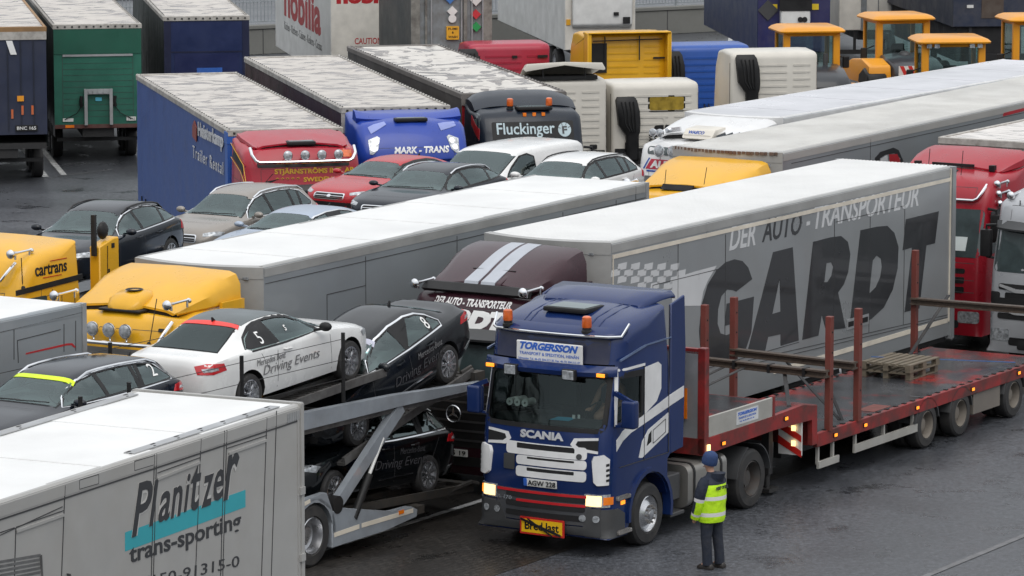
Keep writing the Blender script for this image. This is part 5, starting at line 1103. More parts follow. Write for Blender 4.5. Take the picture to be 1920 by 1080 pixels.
m = MB(); text(m, None, 'TORGERSSON', (-4.24,h2-.004,1.645), (-1,0,0), (0,0,1), .66, .055, .003, .35, .05); text(m, None, 'TRANSPORT & SPEDITION', (-4.26,h2-.004,1.585), (-1,0,0), (0,0,1), .6, .035, .003); text(m, None, 'Tel. 46-(0) 304-313 30', (-4.3,h2-.004,1.53), (-1,0,0), (0,0,1), .5, .03, .003); m.build('lettering', blue_t, lp, 20)
for x, z in ((-3.72,1.28),(-5.9,1.36),(-7.72,.80),(-8.85,.80),(-10.9,.80),(-13.2,.80),(-15.2,.82)):
    m = MB(); m.box(x-.06,x+.06,h2,h2+.02,z-.04,z+.04,.005); k = m.build('side_lamp', M['black'], t); m = MB(); m.box(x-.045,x+.045,h2+.02,h2+.03,z-.025,z+.025); m.build('lens', M['ambon'], k)
m = MB(); m.box(-3.22,-3.15,h2+.02,h2+.05,1.2,1.34); m.build('front_lamp', M['hlon'], t)
m = MB(); [m.cyl((x,-.9,1.05),(x,-.9,1.06),.01) for x in (-4,)]; m.box(-16.4,-7.1,-.55,-.4,.42,.88); m.box(-16.4,-7.1,.4,.55,.42,.88); m.box(-7.1,-5.4,-.5,.5,.95,1.38); m.box(-5.9,-4.2,-.6,.6,1.12,1.38); m.build('chassis', M['chassis'], t)
for s_ in (1,-1):
    m = MB(); m.box(-6.0,-6.14,s_*.75,s_*.89,.35,1.3); m.box(-5.9,-6.24,s_*.68,s_*.96,.06,.12); m.cyl((-6.07,s_*.82,.1),(-6.07,s_*.82,.4),.05); m.build('landing_leg', M['chassis'], t)
    m = MB(); m.box(-7.15,-7.92,s_*1.2,s_*1.24,.30,.42); [m.box(x,x-.05,s_*1.15,s_*1.2,.36,.75) for x in (-7.2,-7.75)]; m.box(-8.5,-11.0,s_*1.2,s_*1.24,.36,.50); [m.box(x,x-.05,s_*1.15,s_*1.2,.45,.75) for x in (-8.6,-9.7,-10.85)]; m.build('side_guard', alu, t)
m = MB(); m.box(-6.55,-6.58,.78,1.22,.62,1.2); mb_ = m.build('marker_board', M['plate'], t)
m = MB(); [m.prism([(.78,.66+dz),(.78,.80+dz),(1.22,.62+dz+.12-.18),(1.22,.62+dz-.02-.15)], 'yz', -6.54, -6.545) for dz in (.14,.40)]; m.build('red_stripes', MATS['sign border red'], mb_)
m = MB(); [m.box(-6.52,-6.5,1.05,1.12,z,z+.09) for z in (.78,1.04)]; m.build('lens', M['hlon'], mb_)
dr = pm('dusty wheel rim', (.19,.17,.145), rough=.7, dirt=.7, dcol=(.12,.10,.08), ds=5)
for x in (-11.35,-12.75,-15.05):
    for s_ in (1,-1):
        truck_wheel(t, x, s_*(h2-.14), .42, .42, .28, s_, 'drive', dr); truck_wheel(t, x, s_*(h2-.46), .42, .42, .28, s_, 'drive', dr)
        m = MB(); rg = []
        for i in range(9):
            a = R(10+160*i/8); rg.append([(x-r_*math.cos(a),s_*k,.42+r_*math.sin(a)) for r_, k in ((.50,h2-.35),(.50,h2),(.475,h2),(.475,h2-.35))])
        m.loft(rg); m.build('mudguard', M['dark'], t)
m = MB(); [m.cyl((x,-1.1,.42),(x,1.1,.42),.08) for x in (-11.35,-12.75,-15.05)]; m.build('axle', M['chassis'], t)
m = MB(); m.box(-13.35,-14.5,h2-.22,h2-.04,.30,.72,.01); m.build('tool_box', pm('grey brown box', (.17,.15,.13), rough=.6, dirt=.5), t)
# stakes and the cross beams they carry
stk = [(-7.52,h2-.02),(-8.60,h2-.02),(-7.60,-h2+.02),(-8.66,-h2+.02),(-15.88,-h2+.02),(-16.1,h2-.02)]
lab = ('red steel stake on the near deck edge, closest to the step in the deck','red steel stake on the near deck edge, right of the one at the deck step','red steel stake on the far deck edge, leftmost of the far ones','red steel stake on the far deck edge beside the letter G','tall red steel stake on the far deck edge beside the letter T','red steel stake on the near deck edge farthest from the blue cab')
for (x, y), lb in zip(stk, lab):
    s0 = thing('stake', lb, 'stake', rel(SO,x,y,SY)[:2]+(.90,), SY, 0, 'steel stakes along the low loader')
    m = MB(); m.box(-.06,.06,-.055,.055,0,1.97,.008); m.build('post', redb, s0); m = MB(); s2 = 1 if y > 0 else -1; [m.cyl((0,.056*s2 if False else .05,z),(0,.062,z),.016,n=8) for z in (.55,.95,1.35,1.7)]; m.build('pin_holes', M['void'], s0)
woodb = pm('weathered dark timber', (.060,.043,.032), rough=.6, var=.3, vs=3, dirt=.5, dcol=(.12,.09,.07), ds=4, stretch=(1,6,6))
for i, (x0, x1, lb) in enumerate(((-7.62,-7.46,'dark cross beam between stakes nearest the truck cab'),(-8.74,-8.52,'dark cross beam between the second pair of stakes'),(-15.92,-16.0,'dark cross beam in front of the silver truck at the right'))):
    a_ = rel(SO,x0,-h2,SY)
    c0 = thing('cross_beam', lb, 'beam', a_[:2]+(1.90,), SY, 0, 'cross beams on the low loader stakes')
    m = MB(); dx = x1-x0; sx = .09
    m.beam((sx,-.02,.05),(dx+sx,2.52,.05),.16,.03); m.beam((sx,-.02,-.05),(dx+sx,2.52,-.05),.16,.03); m.beam((sx,-.02,0),(dx+sx,2.52,0),.05,.08); m.build('beam', woodb, c0)
    if i == 0:
        m = MB(); [m.box(sx+dx*f-.10,sx+dx*f+.10,2.5*f-.025,2.5*f+.025,-.075,.075) for f in (.28,.56,.84)]; m.build('strap_loop', M['black'], c0)
# lashing straps
strapm = pm('black webbing strap', (.02,.021,.024), rough=.7, dirt=.2)
def strap(lb, p0, p1, w_=.07, mat=None):
    a_, b_ = Vector(rel(SO,p0[0],p0[1],SY)[:2]+(p0[2],)), Vector(rel(SO,p1[0],p1[1],SY)[:2]+(p1[2],))
    s0 = MB(); s0.beam((0,0,0), tuple(b_-a_), w_, .012); o_ = s0.build('lashing_strap', mat or strapm); o_.location = a_; tag(o_, lb, 'strap', 'lashing straps on the low loader')
strap('black strap from the first cross beam down to the red gooseneck corner', (-7.55,-.35,1.88), (-4.3,-.55,1.47))
strap('black strap from the first cross beam down to the near deck step', (-7.55,.35,1.88), (-6.6,.95,1.44))
strap('black strap from the second cross beam down behind the near stakes', (-8.65,-.25,1.88), (-8.3,1.05,.95))
strap('black strap running low along the far deck side from the first beam', (-7.6,-.75,1.86), (-5.3,-1.1,1.46))
strap('long black strap sloping up to the right edge past the tall far stake', (-15.2,-1.0,.95), (-17.2,-1.15,1.85))
strap('blue strap lying loosely across the wooden pallet', (-13.2,-.8,1.225), (-15.6,1.0,.94), .03, pm('blue webbing', (.04,.12,.32), rough=.7))
strap('short black strap with ratchet hanging on the near stake', (-8.4,.75,1.55), (-8.3,1.1,.95))
# red hump, folded sheet, pallet
m = MB(); m.prism([(-.1,0),(-.2,.22),(-.75,.26),(-1.6,.05),(-1.7,0)], 'xz', -1.15, .2, .02); o_ = m.build('red_cover_box', redp); o_.location = rel(SO,-3.2,0,SY)[:2]+(1.44,); o_.rotation_euler = (0,0,R(SY)); tag(o_, 'sloping red steel cover on the front of the low loader', 'cover')
m = MB(); rn = random.Random(4)
for k in range(3):
    rg = []
    for i in range(9):
        u = i/8; rg.append([(-.35*u-.05*rn.random(), -.35+.7*v_/6+.05*rn.random(), .05+k*.05+.14*math.sin(math.pi*u)*(.6+.4*math.sin(v_*2.1+k))*math.sin(math.pi*max(.12,min(.88,v_/6)))+.03*rn.random()) for v_ in range(7)])
    m.loft(rg, cap=False, closed=False)
o_ = m.build('folded_sheet', pm('pale plastic sheet', (.5,.52,.55), rough=.4, var=.4, vs=9), None, 60); o_.location = rel(SO,-3.3,.35,SY)[:2]+(1.68,); o_.rotation_euler = (0,0,R(SY)); tag(o_, 'crumpled pale sheet lying behind the blue cab on the red cover', 'sheet')
pw = pm('pallet wood', (.15,.125,.09), rough=.7, var=.35, vs=4, dirt=.5, dcol=(.14,.11,.08), ds=4, stretch=(1,5,5))
def pallet(lb, x, y, z, yaw):
    p = thing('pallet', lb, 'pallet', rel(SO,x,y,SY)[:2]+(z,), yaw, 0, 'stacked wooden pallets')
    m = MB(); [m.box(-.6,.6,-.5+i*.15,-.5+i*.15+.10,.122,.144) for i in range(7)]; [m.box(xx-.07,xx+.07,-.5,.5,.10,.122) for xx in (-.53,0,.53)]; m.build('top_boards', pw, p)
    m = MB(); [m.box(xx-.07,xx+.07,yy-.05,yy+.05,.022,.10) for xx in (-.53,0,.53) for yy in (-.45,0,.45)]; m.build('blocks', pw, p)
    m = MB(); [m.box(-.6,.6,yy-.05,yy+.05,0,.022) for yy in (-.45,0,.45)]; m.build('bottom_boards', pw, p)
pallet('wooden pallet lying flat on the wet red deck, lower of two', -13.4, -.32, .918, SY+1); pallet('wooden pallet stacked on another one on the low loader deck', -13.36, -.28, 1.063, SY-1)
# ---------------------------------------------------------------- passenger cars
KIND = {
 'sedan': dict(L=4.6, W=1.79, top=[(0,.60),(-.05,.68),(-.18,.78),(-.7,.90),(-1.35,1.0),(-2.05,1.35),(-2.45,1.425),(-2.9,1.44),(-3.3,1.40),(-3.65,1.27),(-4.0,1.10),(-4.15,1.07),(-4.5,1.05),(-4.57,.97),(-4.6,.8)],
   belt=[(0,.58),(-.2,.72),(-1.3,.93),(-2.5,.95),(-3.7,.99),(-4.2,.99),(-4.5,.93),(-4.6,.75)], dlo=[(1.50,.985),(1.78,1.16),(2.1,1.30),(2.5,1.37),(2.95,1.375),(3.25,1.32),(3.48,1.22),(3.66,1.08),(3.62,1.03),(2.6,1.0)], split=[(2.52,-.25),(3.38,.45)], ws=(-1.36,1.0,-2.06,1.36), rw=(-4.02,1.10,-3.38,1.385), wheels=(-.86,-3.62)),
 'coupe': dict(L=4.6, W=1.79, top=[(0,.60),(-.05,.68),(-.18,.78),(-.7,.89),(-1.38,.99),(-2.1,1.30),(-2.5,1.375),(-2.9,1.385),(-3.3,1.34),(-3.75,1.18),(-4.1,1.05),(-4.2,1.03),(-4.5,1.02),(-4.57,.95),(-4.6,.8)],
   belt=[(0,.58),(-.2,.72),(-1.3,.92),(-2.5,.94),(-3.7,.99),(-4.2,.97),(-4.5,.92),(-4.6,.75)], dlo=[(1.58,.975),(1.9,1.16),(2.2,1.27),(2.55,1.325),(2.95,1.33),(3.2,1.27),(3.45,1.15),(3.6,1.03),(3.5,.995),(2.6,.975)], split=[(2.85,.35)], ws=(-1.40,.99,-2.12,1.31), rw=(-4.12,1.05,-3.28,1.345), wheels=(-.86,-3.62)),
 'estate': dict(L=4.62, W=1.79, top=[(0,.60),(-.05,.68),(-.18,.78),(-.7,.90),(-1.35,1.0),(-2.05,1.36),(-2.45,1.44),(-3.0,1.455),(-3.7,1.43),(-4.1,1.38),(-4.35,1.20),(-4.52,1.0),(-4.6,.8),(-4.62,.72)],
   belt=[(0,.58),(-.2,.72),(-1.3,.93),(-2.5,.96),(-3.7,1.0),(-4.3,1.0),(-4.5,.93),(-4.62,.68)], dlo=[(1.50,.985),(1.78,1.16),(2.1,1.30),(2.5,1.37),(3.0,1.39),(3.6,1.37),(3.95,1.32),(4.22,1.08),(4.2,1.05),(2.6,1.0)], split=[(2.52,-.1),(3.35,.2),(3.45,.35)], ws=(-1.36,1.0,-2.06,1.37), rw=(-4.46,1.05,-4.14,1.35), wheels=(-.86,-3.62), rails=True),
 'suv': dict(L=4.45, W=1.84, top=[(0,.74),(-.05,.85),(-.18,.95),(-.7,1.07),(-1.22,1.13),(-1.95,1.54),(-2.3,1.63),(-2.9,1.66),(-3.6,1.62),(-3.95,1.55),(-4.2,1.35),(-4.36,1.1),(-4.43,.9),(-4.45,.75)],
   belt=[(0,.72),(-.2,.86),(-1.2,1.06),(-2.4,1.08),(-3.6,1.12),(-4.1,1.12),(-4.35,1.02),(-4.45,.7)], dlo=[(1.42,1.10),(1.72,1.31),(2.0,1.46),(2.35,1.545),(2.9,1.565),(3.4,1.54),(3.72,1.47),(3.98,1.22),(3.92,1.16),(2.4,1.12)], split=[(2.35,-.05),(3.2,.12),(3.5,.35)], ws=(-1.24,1.13,-1.96,1.55), rw=(-4.33,1.16,-4.0,1.52), wheels=(-.86,-3.5), rails=True, wr=.36),
 'crossover': dict(L=4.6, W=1.88, top=[(0,.72),(-.05,.83),(-.18,.93),(-.8,1.05),(-1.35,1.10),(-2.1,1.49),(-2.5,1.58),(-3.0,1.60),(-3.6,1.54),(-4.0,1.42),(-4.3,1.2),(-4.5,1.0),(-4.58,.85),(-4.6,.72)],
   belt=[(0,.70),(-.2,.84),(-1.3,1.03),(-2.5,1.06),(-3.6,1.12),(-4.1,1.13),(-4.45,.98),(-4.6,.68)], dlo=[(1.56,1.08),(1.9,1.30),(2.2,1.43),(2.6,1.50),(3.0,1.51),(3.5,1.46),(3.85,1.35),(4.12,1.20),(4.0,1.17),(2.5,1.10)], split=[(2.5,-.05),(3.45,.5)], ws=(-1.38,1.10,-2.12,1.50), rw=(-4.40,1.12,-4.02,1.41), wheels=(-.9,-3.7), rails=True, wr=.37),
 'van': dict(L=4.8, W=1.9, top=[(0,.80),(-.05,.95),(-.2,1.08),(-.5,1.17),(-.78,1.25),(-1.65,1.80),(-1.95,1.87),(-2.8,1.90),(-4.0,1.88),(-4.6,1.82),(-4.75,1.4),(-4.8,.8)],
   belt=[(0,.78),(-.2,.95),(-.8,1.13),(-2.4,1.18),(-4.5,1.18),(-4.7,1.0),(-4.8,.75)], dlo=[(1.05,1.18),(1.35,1.42),(1.72,1.68),(2.05,1.72),(2.3,1.62),(2.3,1.2),(2.2,1.16)], split=[], ws=(-.82,1.26,-1.64,1.79), rw=(-4.74,1.3,-4.64,1.75), wheels=(-.95,-3.9), wr=.34),
}
def car_wheel_mesh(r=.325, style=0):
    m = MB(); w2 = .105
    m.lathe([(r*.66,-w2*.7),(r*.7,-w2),(r*.93,-w2*.95),(r,-w2*.6),(r,w2*.6),(r*.93,w2*.95),(r*.74,w2*1.02),(r*.70,w2*.8)], (0,0,0), (0,1,0), 30, closed=True)
    t = m.build('wheel', M['rubber']); m = MB()
    m.lathe([(r*.71,w2*.5),(r*.72,w2*.95),(r*.67,w2*.98),(r*.65,w2*.5),(r*.6,-w2*.2),(r*.01,-w2*.2)], (0,0,0), (0,1,0), 30)
    m.mi = 1; m.lathe([(r*.6,-w2*.15),(r*.01,-w2*.14)], (0,0,0), (0,1,0), 20); m.mi = 0
    for k in range(5):
        for da in (-.15,.15):
            a = 2*math.pi*k/5+da; b_ = 2*math.pi*k/5+da*1.9; ca, sa = math.cos(a), math.sin(a); cb, sb = math.cos(b_), math.sin(b_)
            m.beam((ca*r*.14,w2*.75,sa*r*.14),(cb*r*.68,w2*.85,sb*r*.68),.034,.03)
    m.lathe([(r*.17,w2*.6),(r*.17,w2*.85),(r*.1,w2*.95),(.005,w2*.97)], (0,0,0), (0,1,0), 14)
    rim = m.build('rim', [M['alloy'], M['void']], t); return t
WH = car_wheel_mesh()
def put_wheel(parent, x, y, z, side, sc=1.):
    c = WH.copy(); COL.objects.link(c); c.parent = parent; c.location = (x,y,z); c.rotation_euler = (0,0,0 if side > 0 else math.pi); c.scale = (sc,1,sc)
    for ch in kids(WH): r_ = ch.copy(); COL.objects.link(r_); r_.parent = c
    return c
def clip(poly, f):
    outp = []
    for i in range(len(poly)):
        a, b_ = poly[i], poly[(i+1) % len(poly)]; fa, fb = f(a), f(b_)
        if fa >= 0: outp.append(a)
        if fa*fb < 0: t = fa/(fa-fb); outp.append((a[0]+(b_[0]-a[0])*t, a[1]+(b_[1]-a[1])*t))
    return outp
def grow(poly, d_):
    n = len(poly); A = sum(poly[i][0]*poly[(i+1)%n][1]-poly[(i+1)%n][0]*poly[i][1] for i in range(n)); sg = 1 if A > 0 else -1; o = []
    for i in range(n):
        p, q, r_ = Vector(poly[i-1]), Vector(poly[i]), Vector(poly[(i+1) % n]); a = (q-p).normalized(); b_ = (r_-q).normalized(); nn = Vector((a.y+b_.y, -a.x-b_.x)); nn = nn.normalized()*sg if nn.length > 1e-6 else Vector((0,0)); o.append(tuple(q+nn*d_))
    return o
def car(name, label, kind, col, loc, yaw, pitch=0, sc=1., group='passenger cars', chrome=True, glass=None, roofcol=None, railmat=None, cat='car', plate=True, grille='bars', seams=True, trimc=None):
    K = KIND[kind]; t = thing(name, label, cat, loc, yaw, pitch, group); t.scale = (sc,sc,sc) if not isinstance(sc, tuple) else (sc[0],sc[0],sc[0]*sc[1])
    L, W = K['L'], K['W']; h = W/2; tall = kind in ('suv','crossover','van'); zb0 = .26 if tall else .19
    zb = [(0,zb0+.1),(-.2,zb0+.02),(-.9,zb0),(-L+.8,zb0),(-L+.2,zb0+.06),(-L,zb0+.18)]
    wp_ = [(0,h*.58),(-.06,h*.70),(-.22,h*.85),(-.6,h*.97),(-1.4,h),(-L+1.3,h),(-L+.5,h*.96),(-L+.15,h*.90),(-L+.03,h*.82),(-L,h*.74)]
    RWB, RWT = (.68,.54) if kind in ('sedan','coupe') else (.68,.58)
    xw, xr = K['ws'][2], K['rw'][2]; rk = .82 if kind == 'van' else .64
    wr = [(0,h*.5),(-.3,h*.74),(K['ws'][0]+.15,h*.83),(xw,h*rk),((xw+xr)/2,h*(rk+.02)),(xr,h*(rk+.0)),(K['rw'][0],h*(.76 if kind in ('sedan','coupe') else rk)),(-L+.1,h*.66),(-L,h*.55)]
    xs = sorted({0,-.02,-.05,-.1,-.18,-.28,-.4,-L,-L+.015,-L+.04,-L+.09,-L+.16,-L+.26}|{-.4-(L-.66)*i/38 for i in range(39)}, reverse=True)
    m = MB(); rings = []
    for x in xs:
        w_, zt, zs, z0, wr_ = interp(wp_,x), interp(K['top'],x), interp(K['belt'],x), interp(zb,x), interp(wr,x)
        zs = min(zs, zt-.035); dr = min(.085, (zt-zs)*.45); R_ = (wr_, zt-dr); S_ = (w_*.965, zs)
        hp = [(0,z0),(w_*.8,z0),(w_*.95,z0+.05),(w_*.99,z0+.18),(w_,z0+(zs-z0)*.45),(w_*.995,z0+(zs-z0)*.72),(w_*.985,zs-.05),S_]
        hp += [(S_[0]+(R_[0]-S_[0])*f+.02*math.sin(math.pi*f)*(zt-zs), S_[1]+(R_[1]-S_[1])*f) for f in (.12,.35,.6,.82)]+[R_,(wr_*.9,zt-dr*.35),(wr_*.68,zt-dr*.08),(wr_*.35,zt),(0,zt)]
        rings.append([(x,p[0],p[1]) for p in hp]+[(x,-p[0],p[1]) for p in hp[-2:0:-1]])
    m.loft(rings); bmesh.ops.recalc_face_normals(m.bm, faces=m.bm.faces[:]); b = m.bvh(); body = m.build('body', [col, M['void']], t, 50)
    rwl = K.get('wr',.325)
    cm = MB(); cm.mi = 0
    for x in K['wheels']:
        for s_ in (1,-1): cm.cyl((x,s_*(h-.30),rwl+.01),(x,s_*(h+.3),rwl+.01),rwl+.055,n=28)
    cu = cm.build('cut', M['void'], t, 0); boolean(body, cu)
    for x in K['wheels']:
        for s_ in (1,-1): put_wheel(t, x, s_*(h-.115), rwl, s_, rwl/.325)
    # hollow out the cabin behind the glass
    G = glass or M['cab']; D0 = grow(K['dlo'], -.012); cuts_ = []
    cm = MB(); cm.prism(D0, 'xz', -h-.3, h+.3); cm.bm.transform(Matrix.Diagonal((-1,1,1,1))); cuts_.append(cm)
    for (x1,z1,x2,z2), sg, wb, wt, k0, k1 in ((K['ws'],1,.78,rk-.02,.04,.06),(K['rw'],-1,RWB-.02,RWT-.02,.05,.06)):
        O, u, v = Vector((x1,0,z1)), Vector((0,sg,0)), Vector((x2-x1,0,z2-z1)); Ln = v.length; v.normalize(); nn = u.cross(v); P = []
        for i in range(5): f = i/4*2-1; P.append((f*h*wb, k0))
        for i in range(5): f = 1-i/4*2; P.append((f*h*(wt-.02), Ln-k1-.05*f*f))
        cm = MB(); A = [cm.v(O+u*p[0]+v*p[1]+nn*.3) for p in P]; B = [cm.v(O+u*p[0]+v*p[1]-nn*(.42 if sg > 0 else .35)) for p in P]; cm.f(A); cm.f(B[::-1]); cm.bridge(A, B); cuts_.append(cm)
    for cm in cuts_:
        cu = cm.build('cut', M['cabin'], t, 0)
        if not boolean(body, cu): G = M['glasslite']
    zb_ = K['dlo'][0][1]
    for xs_, n_ in ((K['dlo'][0][0]+.95,2),(K['dlo'][0][0]+1.85,3)):
        if xs_ > K['dlo'][-3][0]: continue
        for i in range(n_):
            y = (i-(n_-1)/2)*(.72 if n_ == 2 else .42); im = MB(); im.box(-xs_-.07,-xs_+.07,y-.22,y+.22,zb_-.2,zb_+.12,.05,2); im.box(-xs_-.09,-xs_+.01,y-.12,y+.12,zb_+.13,zb_+.29,.04,2); im.build('seat', M['seat'], t, 50)
    im = MB(); im.lathe([(.16,-.012),(.185,0),(.16,.012),(.145,0)], (-K['dlo'][0][0]-.42,.36,zb_+.02), (-.8,0,.6), 18, closed=True); im.build('steering_wheel', M['black'], t, 60)
    # windscreen and rear window
    for nm, (x1,z1,x2,z2), sg, wb, wt, k0, k1 in (('windscreen',K['ws'],1,.80,rk+.0,.02,.03),('rear_window',K['rw'],-1,RWB,RWT,.03,.02)):
        O, u, v = (x1,0,z1), (0,sg,0), Vector((x2-x1,0,z2-z1)); Ln = v.length; P = []
        for i in range(7): f = i/6*2-1; P.append((f*h*wb, k0*1.0+.05*f*f*0))
        for i in range(7): f = 1-i/6*2; P.append((f*h*(wt-.02), Ln-k1-.05*f*f))
        gm = MB(); wrap(gm, b, [grow(P,.022), grow(P,-.03)], O, u, v, .004, .15); gm.build(nm+'_seal', M['black'], t, 50)
        gm = MB(); wrap(gm, b, P, O, u, v, .009, .15); gm.build(nm, M['privacy'] if nm == 'rear_window' and kind == 'coupe' else G, t, 50)
    for s_ in (1,-1):
        O, u = (0,s_*h,0), (-s_,0,0); D = [(s_*p[0],p[1]) for p in K['dlo']]
        gm = MB(); wrap(gm, b, [grow(D,.03), grow(D,.004)], O, u, (0,0,1), .005, .2); gm.build('window_trim', trimc or (M['chrome'] if chrome else M['black']), t, 50)
        cuts = [(0,0)]+K['split']+[(9,0)]; holes = []
        for (a0,k0),(a1,k1) in zip(cuts, cuts[1:]):
            P = clip(clip(K['dlo'], lambda p: p[0]-(a0+k0*(p[1]-1.15))-(.035 if a0 else 0)), lambda p: (a1+k1*(p[1]-1.15))-p[0]-(.035 if a1 < 9 else 0))
            if len(P) < 3: continue
            holes.append([(s_*p[0],p[1]) for p in grow(P,-.014)])
            gm = MB(); wrap(gm, b, [(s_*p[0],p[1]) for p in P], O, u, (0,0,1), .004, .2, .004); gm.build('side_window', G, t, 50)
        gm = MB(); wrap(gm, b, [grow(D,.008)]+holes, O, u, (0,0,1), .008, .2, .02); gm.build('pillar_trim', M['black'], t, 50)
        if seams:
            zs_ = K['dlo'][0][1]; gm = MB()
            for (xa,za),(xb,zb_) in (((1.42,zs_-.02),(1.40,zb0+.12)),((K['split'][0][0] if K['split'] else 2.3,zs_),( (K['split'][0][0] if K['split'] else 2.3)+.05,zb0+.12)),((K['dlo'][-3][0]-.25,zs_+.02),(K['dlo'][-3][0]-.55,zb0+.35))):
                wrap(gm, b, [(s_*(xa-.004),za),(s_*(xa+.004),za),(s_*(xb+.004),zb_),(s_*(xb-.004),zb_)], O, u, (0,0,1), .002, .1, .008)
            gm.build('door_seams', seam, t)
            gm = MB()
            for xd in ([2.25,3.15] if kind not in ('coupe','van') else [2.6]):
                gm.tube([(-xd+.1,s_*(h-.02),zs_-.12),(-xd+.07,s_*(h+.025),zs_-.115),(-xd-.07,s_*(h+.025),zs_-.105),(-xd-.1,s_*(h-.02),zs_-.10)], .016, 6)
            gm.build('door_handle', col, t)
        gm = MB(); xm = -K['dlo'][0][0]-.12; zm = K['dlo'][0][1]+.07
        gm.sph((xm,s_*(h+.10),zm),.10,12,(.75,1.15,.75)); gm.beam((xm-.05,s_*(h-.08),zm-.06),(xm-.02,s_*(h+.06),zm-.03),.06,.04); gm.build('mirror', M['black'] if kind == 'coupe' else col, t, 60)
        # lamps
        zl = K['belt'][0][1]+.09; n_ = (.86,s_*.5,.32); gm = MB(); O2, u2, v2 = nframe(n_, (-.30,s_*h*.72,zl))
        q = s_; P = [(-.21*1,-.055),(.20,-.03),(.26,.08),(.10,.085),(-.21,.03)] if s_ > 0 else [(.21,-.055),(.21,.03),(-.10,.085),(-.26,.08),(-.20,-.03)]
        wrap(gm, b, P, O2, u2, v2, .008, .07); gm.build('headlight', M['lamp'], t, 50)
        gm = MB(); n_ = (-.80,s_*.6,.1); O2, u2, v2 = nframe(n_, (-L+.22,s_*h*.76,K['belt'][-2][1]-.06 if not tall else K['belt'][-2][1]-.02))
        P = [(-.26,-.04),(-.05,-.085),(.20,-.075),(.24,.05),(.05,.085),(-.22,.07)] if s_ > 0 else [(.26,-.04),(.22,.07),(-.05,.085),(-.24,.05),(-.20,-.075),(.05,-.085)]
        if tall: P = [(p[0]*.75,p[1]*1.7) for p in P]
        wrap(gm, b, P, O2, u2, v2, .010, .07); tl = gm.build('tail_light', M['redl'], t, 50)
        if kind in ('coupe','sedan','estate'):
            gm = MB(); wrap(gm, b, [(p[0]*.55+.0,p[1]*.35-.01) for p in P], O2, u2, v2, .014, .07); gm.build('reversing_lens', M['lamp'], tl, 50)
        if K.get('rails'):
            P3 = []
            xa, xb = xw-.05, xr+.05
            for i in range(9):
                x = xa+(xb-xa)*i/8; yy = s_*interp(wr,x)*.97; P3.append((x, yy, top_of(b,x,yy)+(.0 if i in (0,8) else .05)))
            gm = MB(); gm.tube(P3, .02, 6); gm.build('roof_rail', railmat or M['black'], t, 60)
    # nose
    zg = K['belt'][0][1]+.04; F_ = ((0,0,0),(0,1,0),(0,0,1)); gm = MB(); wrap(gm, b, rrect(-.40,.40,zg-.09,zg+.07,.04), *F_, off=.007, step=.12); gr = gm.build('grille', M['black'], t, 50)
    gm = MB(); [wrap(gm, b, rrect(-.39,.39,z,z+.014,.005), *F_, off=.013, step=.12) for z in (zg-.05,zg+.0)]; wrap(gm, b, disc(0,zg+.0,.05), *F_, off=.016, step=.05); wrap(gm, b, [rrect(-.42,.42,zg-.105,zg+.085,.05), rrect(-.395,.395,zg-.085,zg+.065,.04)], *F_, off=.011, step=.12); gm.build('grille_trim', M['chrome'], gr, 50)
    gm = MB(); wrap(gm, b, rrect(-.62,.62,zb0+.13,zb0+.26,.05), *F_, off=.006, step=.12); gm.build('bumper_intake', M['black'], t, 50)
    if plate: gm = MB(); wrap(gm, b, rrect(-.26,.26,zb0+.27,zb0+.38,.01), *F_, off=.02, step=.2); gm.build('licence_plate', M['plate'], t)
    gm = MB(); wrap(gm, b, rrect(-.60,.60,zb0+.10,zb0+.2,.03), (0,0,0), (0,-1,0), (0,0,1), .006, .15); gm.build('rear_diffuser', M['black'], t, 50)
    gm = MB(); zt_ = K['belt'][-2][1]
    for P in ([(-h*.60,zt_+.02),(h*.60,zt_+.02),(h*.60,zt_+.03),(-h*.60,zt_+.03)], [(-h*.8,zb0+.42),(h*.8,zb0+.42),(h*.8,zb0+.43),(-h*.8,zb0+.43)]): wrap(gm, b, P, (0,0,0), (0,-1,0), (0,0,1), .003, .12, .008)
    gm.build('boot_seam', seam, t)
    if roofcol:
        gm = MB(); xa, xb = K['ws'][2]-.02, K['rw'][2]-.02; P = []
        for i in range(6): x = xa+(xb-xa)*i/5; P.append((x, -interp(wr,x)*.90))
        P += [(p[0],-p[1]) for p in P[::-1]]
        wrap(gm, b, P, (0,0,3), (1,0,0), (0,1,0), .006, .12); gm.build('roof_panel', roofcol, t, 50)
    # wiper and aerial
    gm = MB(); x1,z1,x2,z2 = K['ws']; v = Vector((x2-x1,0,z2-z1)).normalized(); Ob = Vector((x1,0,z1))
    wrap(gm, b, [(-.05,.05),(.55,.09),(.55,.105),(-.05,.07)], Ob, (0,1,0), v, .018, .2); wrap(gm, b, [(-.55,.04),(.0,.07),(.0,.085),(-.55,.055)], Ob, (0,1,0), v, .018, .2); gm.build('wiper', M['black'], t)
    if kind in ('sedan','coupe','estate'):
        x = xr-.0; gm = MB(); z = top_of(b,x,0); gm.prism([(x-.06,z-.02),(x+.05,z-.02),(x-.05,z+.07),(x-.065,z+.07)], 'xz', -.012, .012); gm.build('roof_fin', M['black'], t)
    return t, b
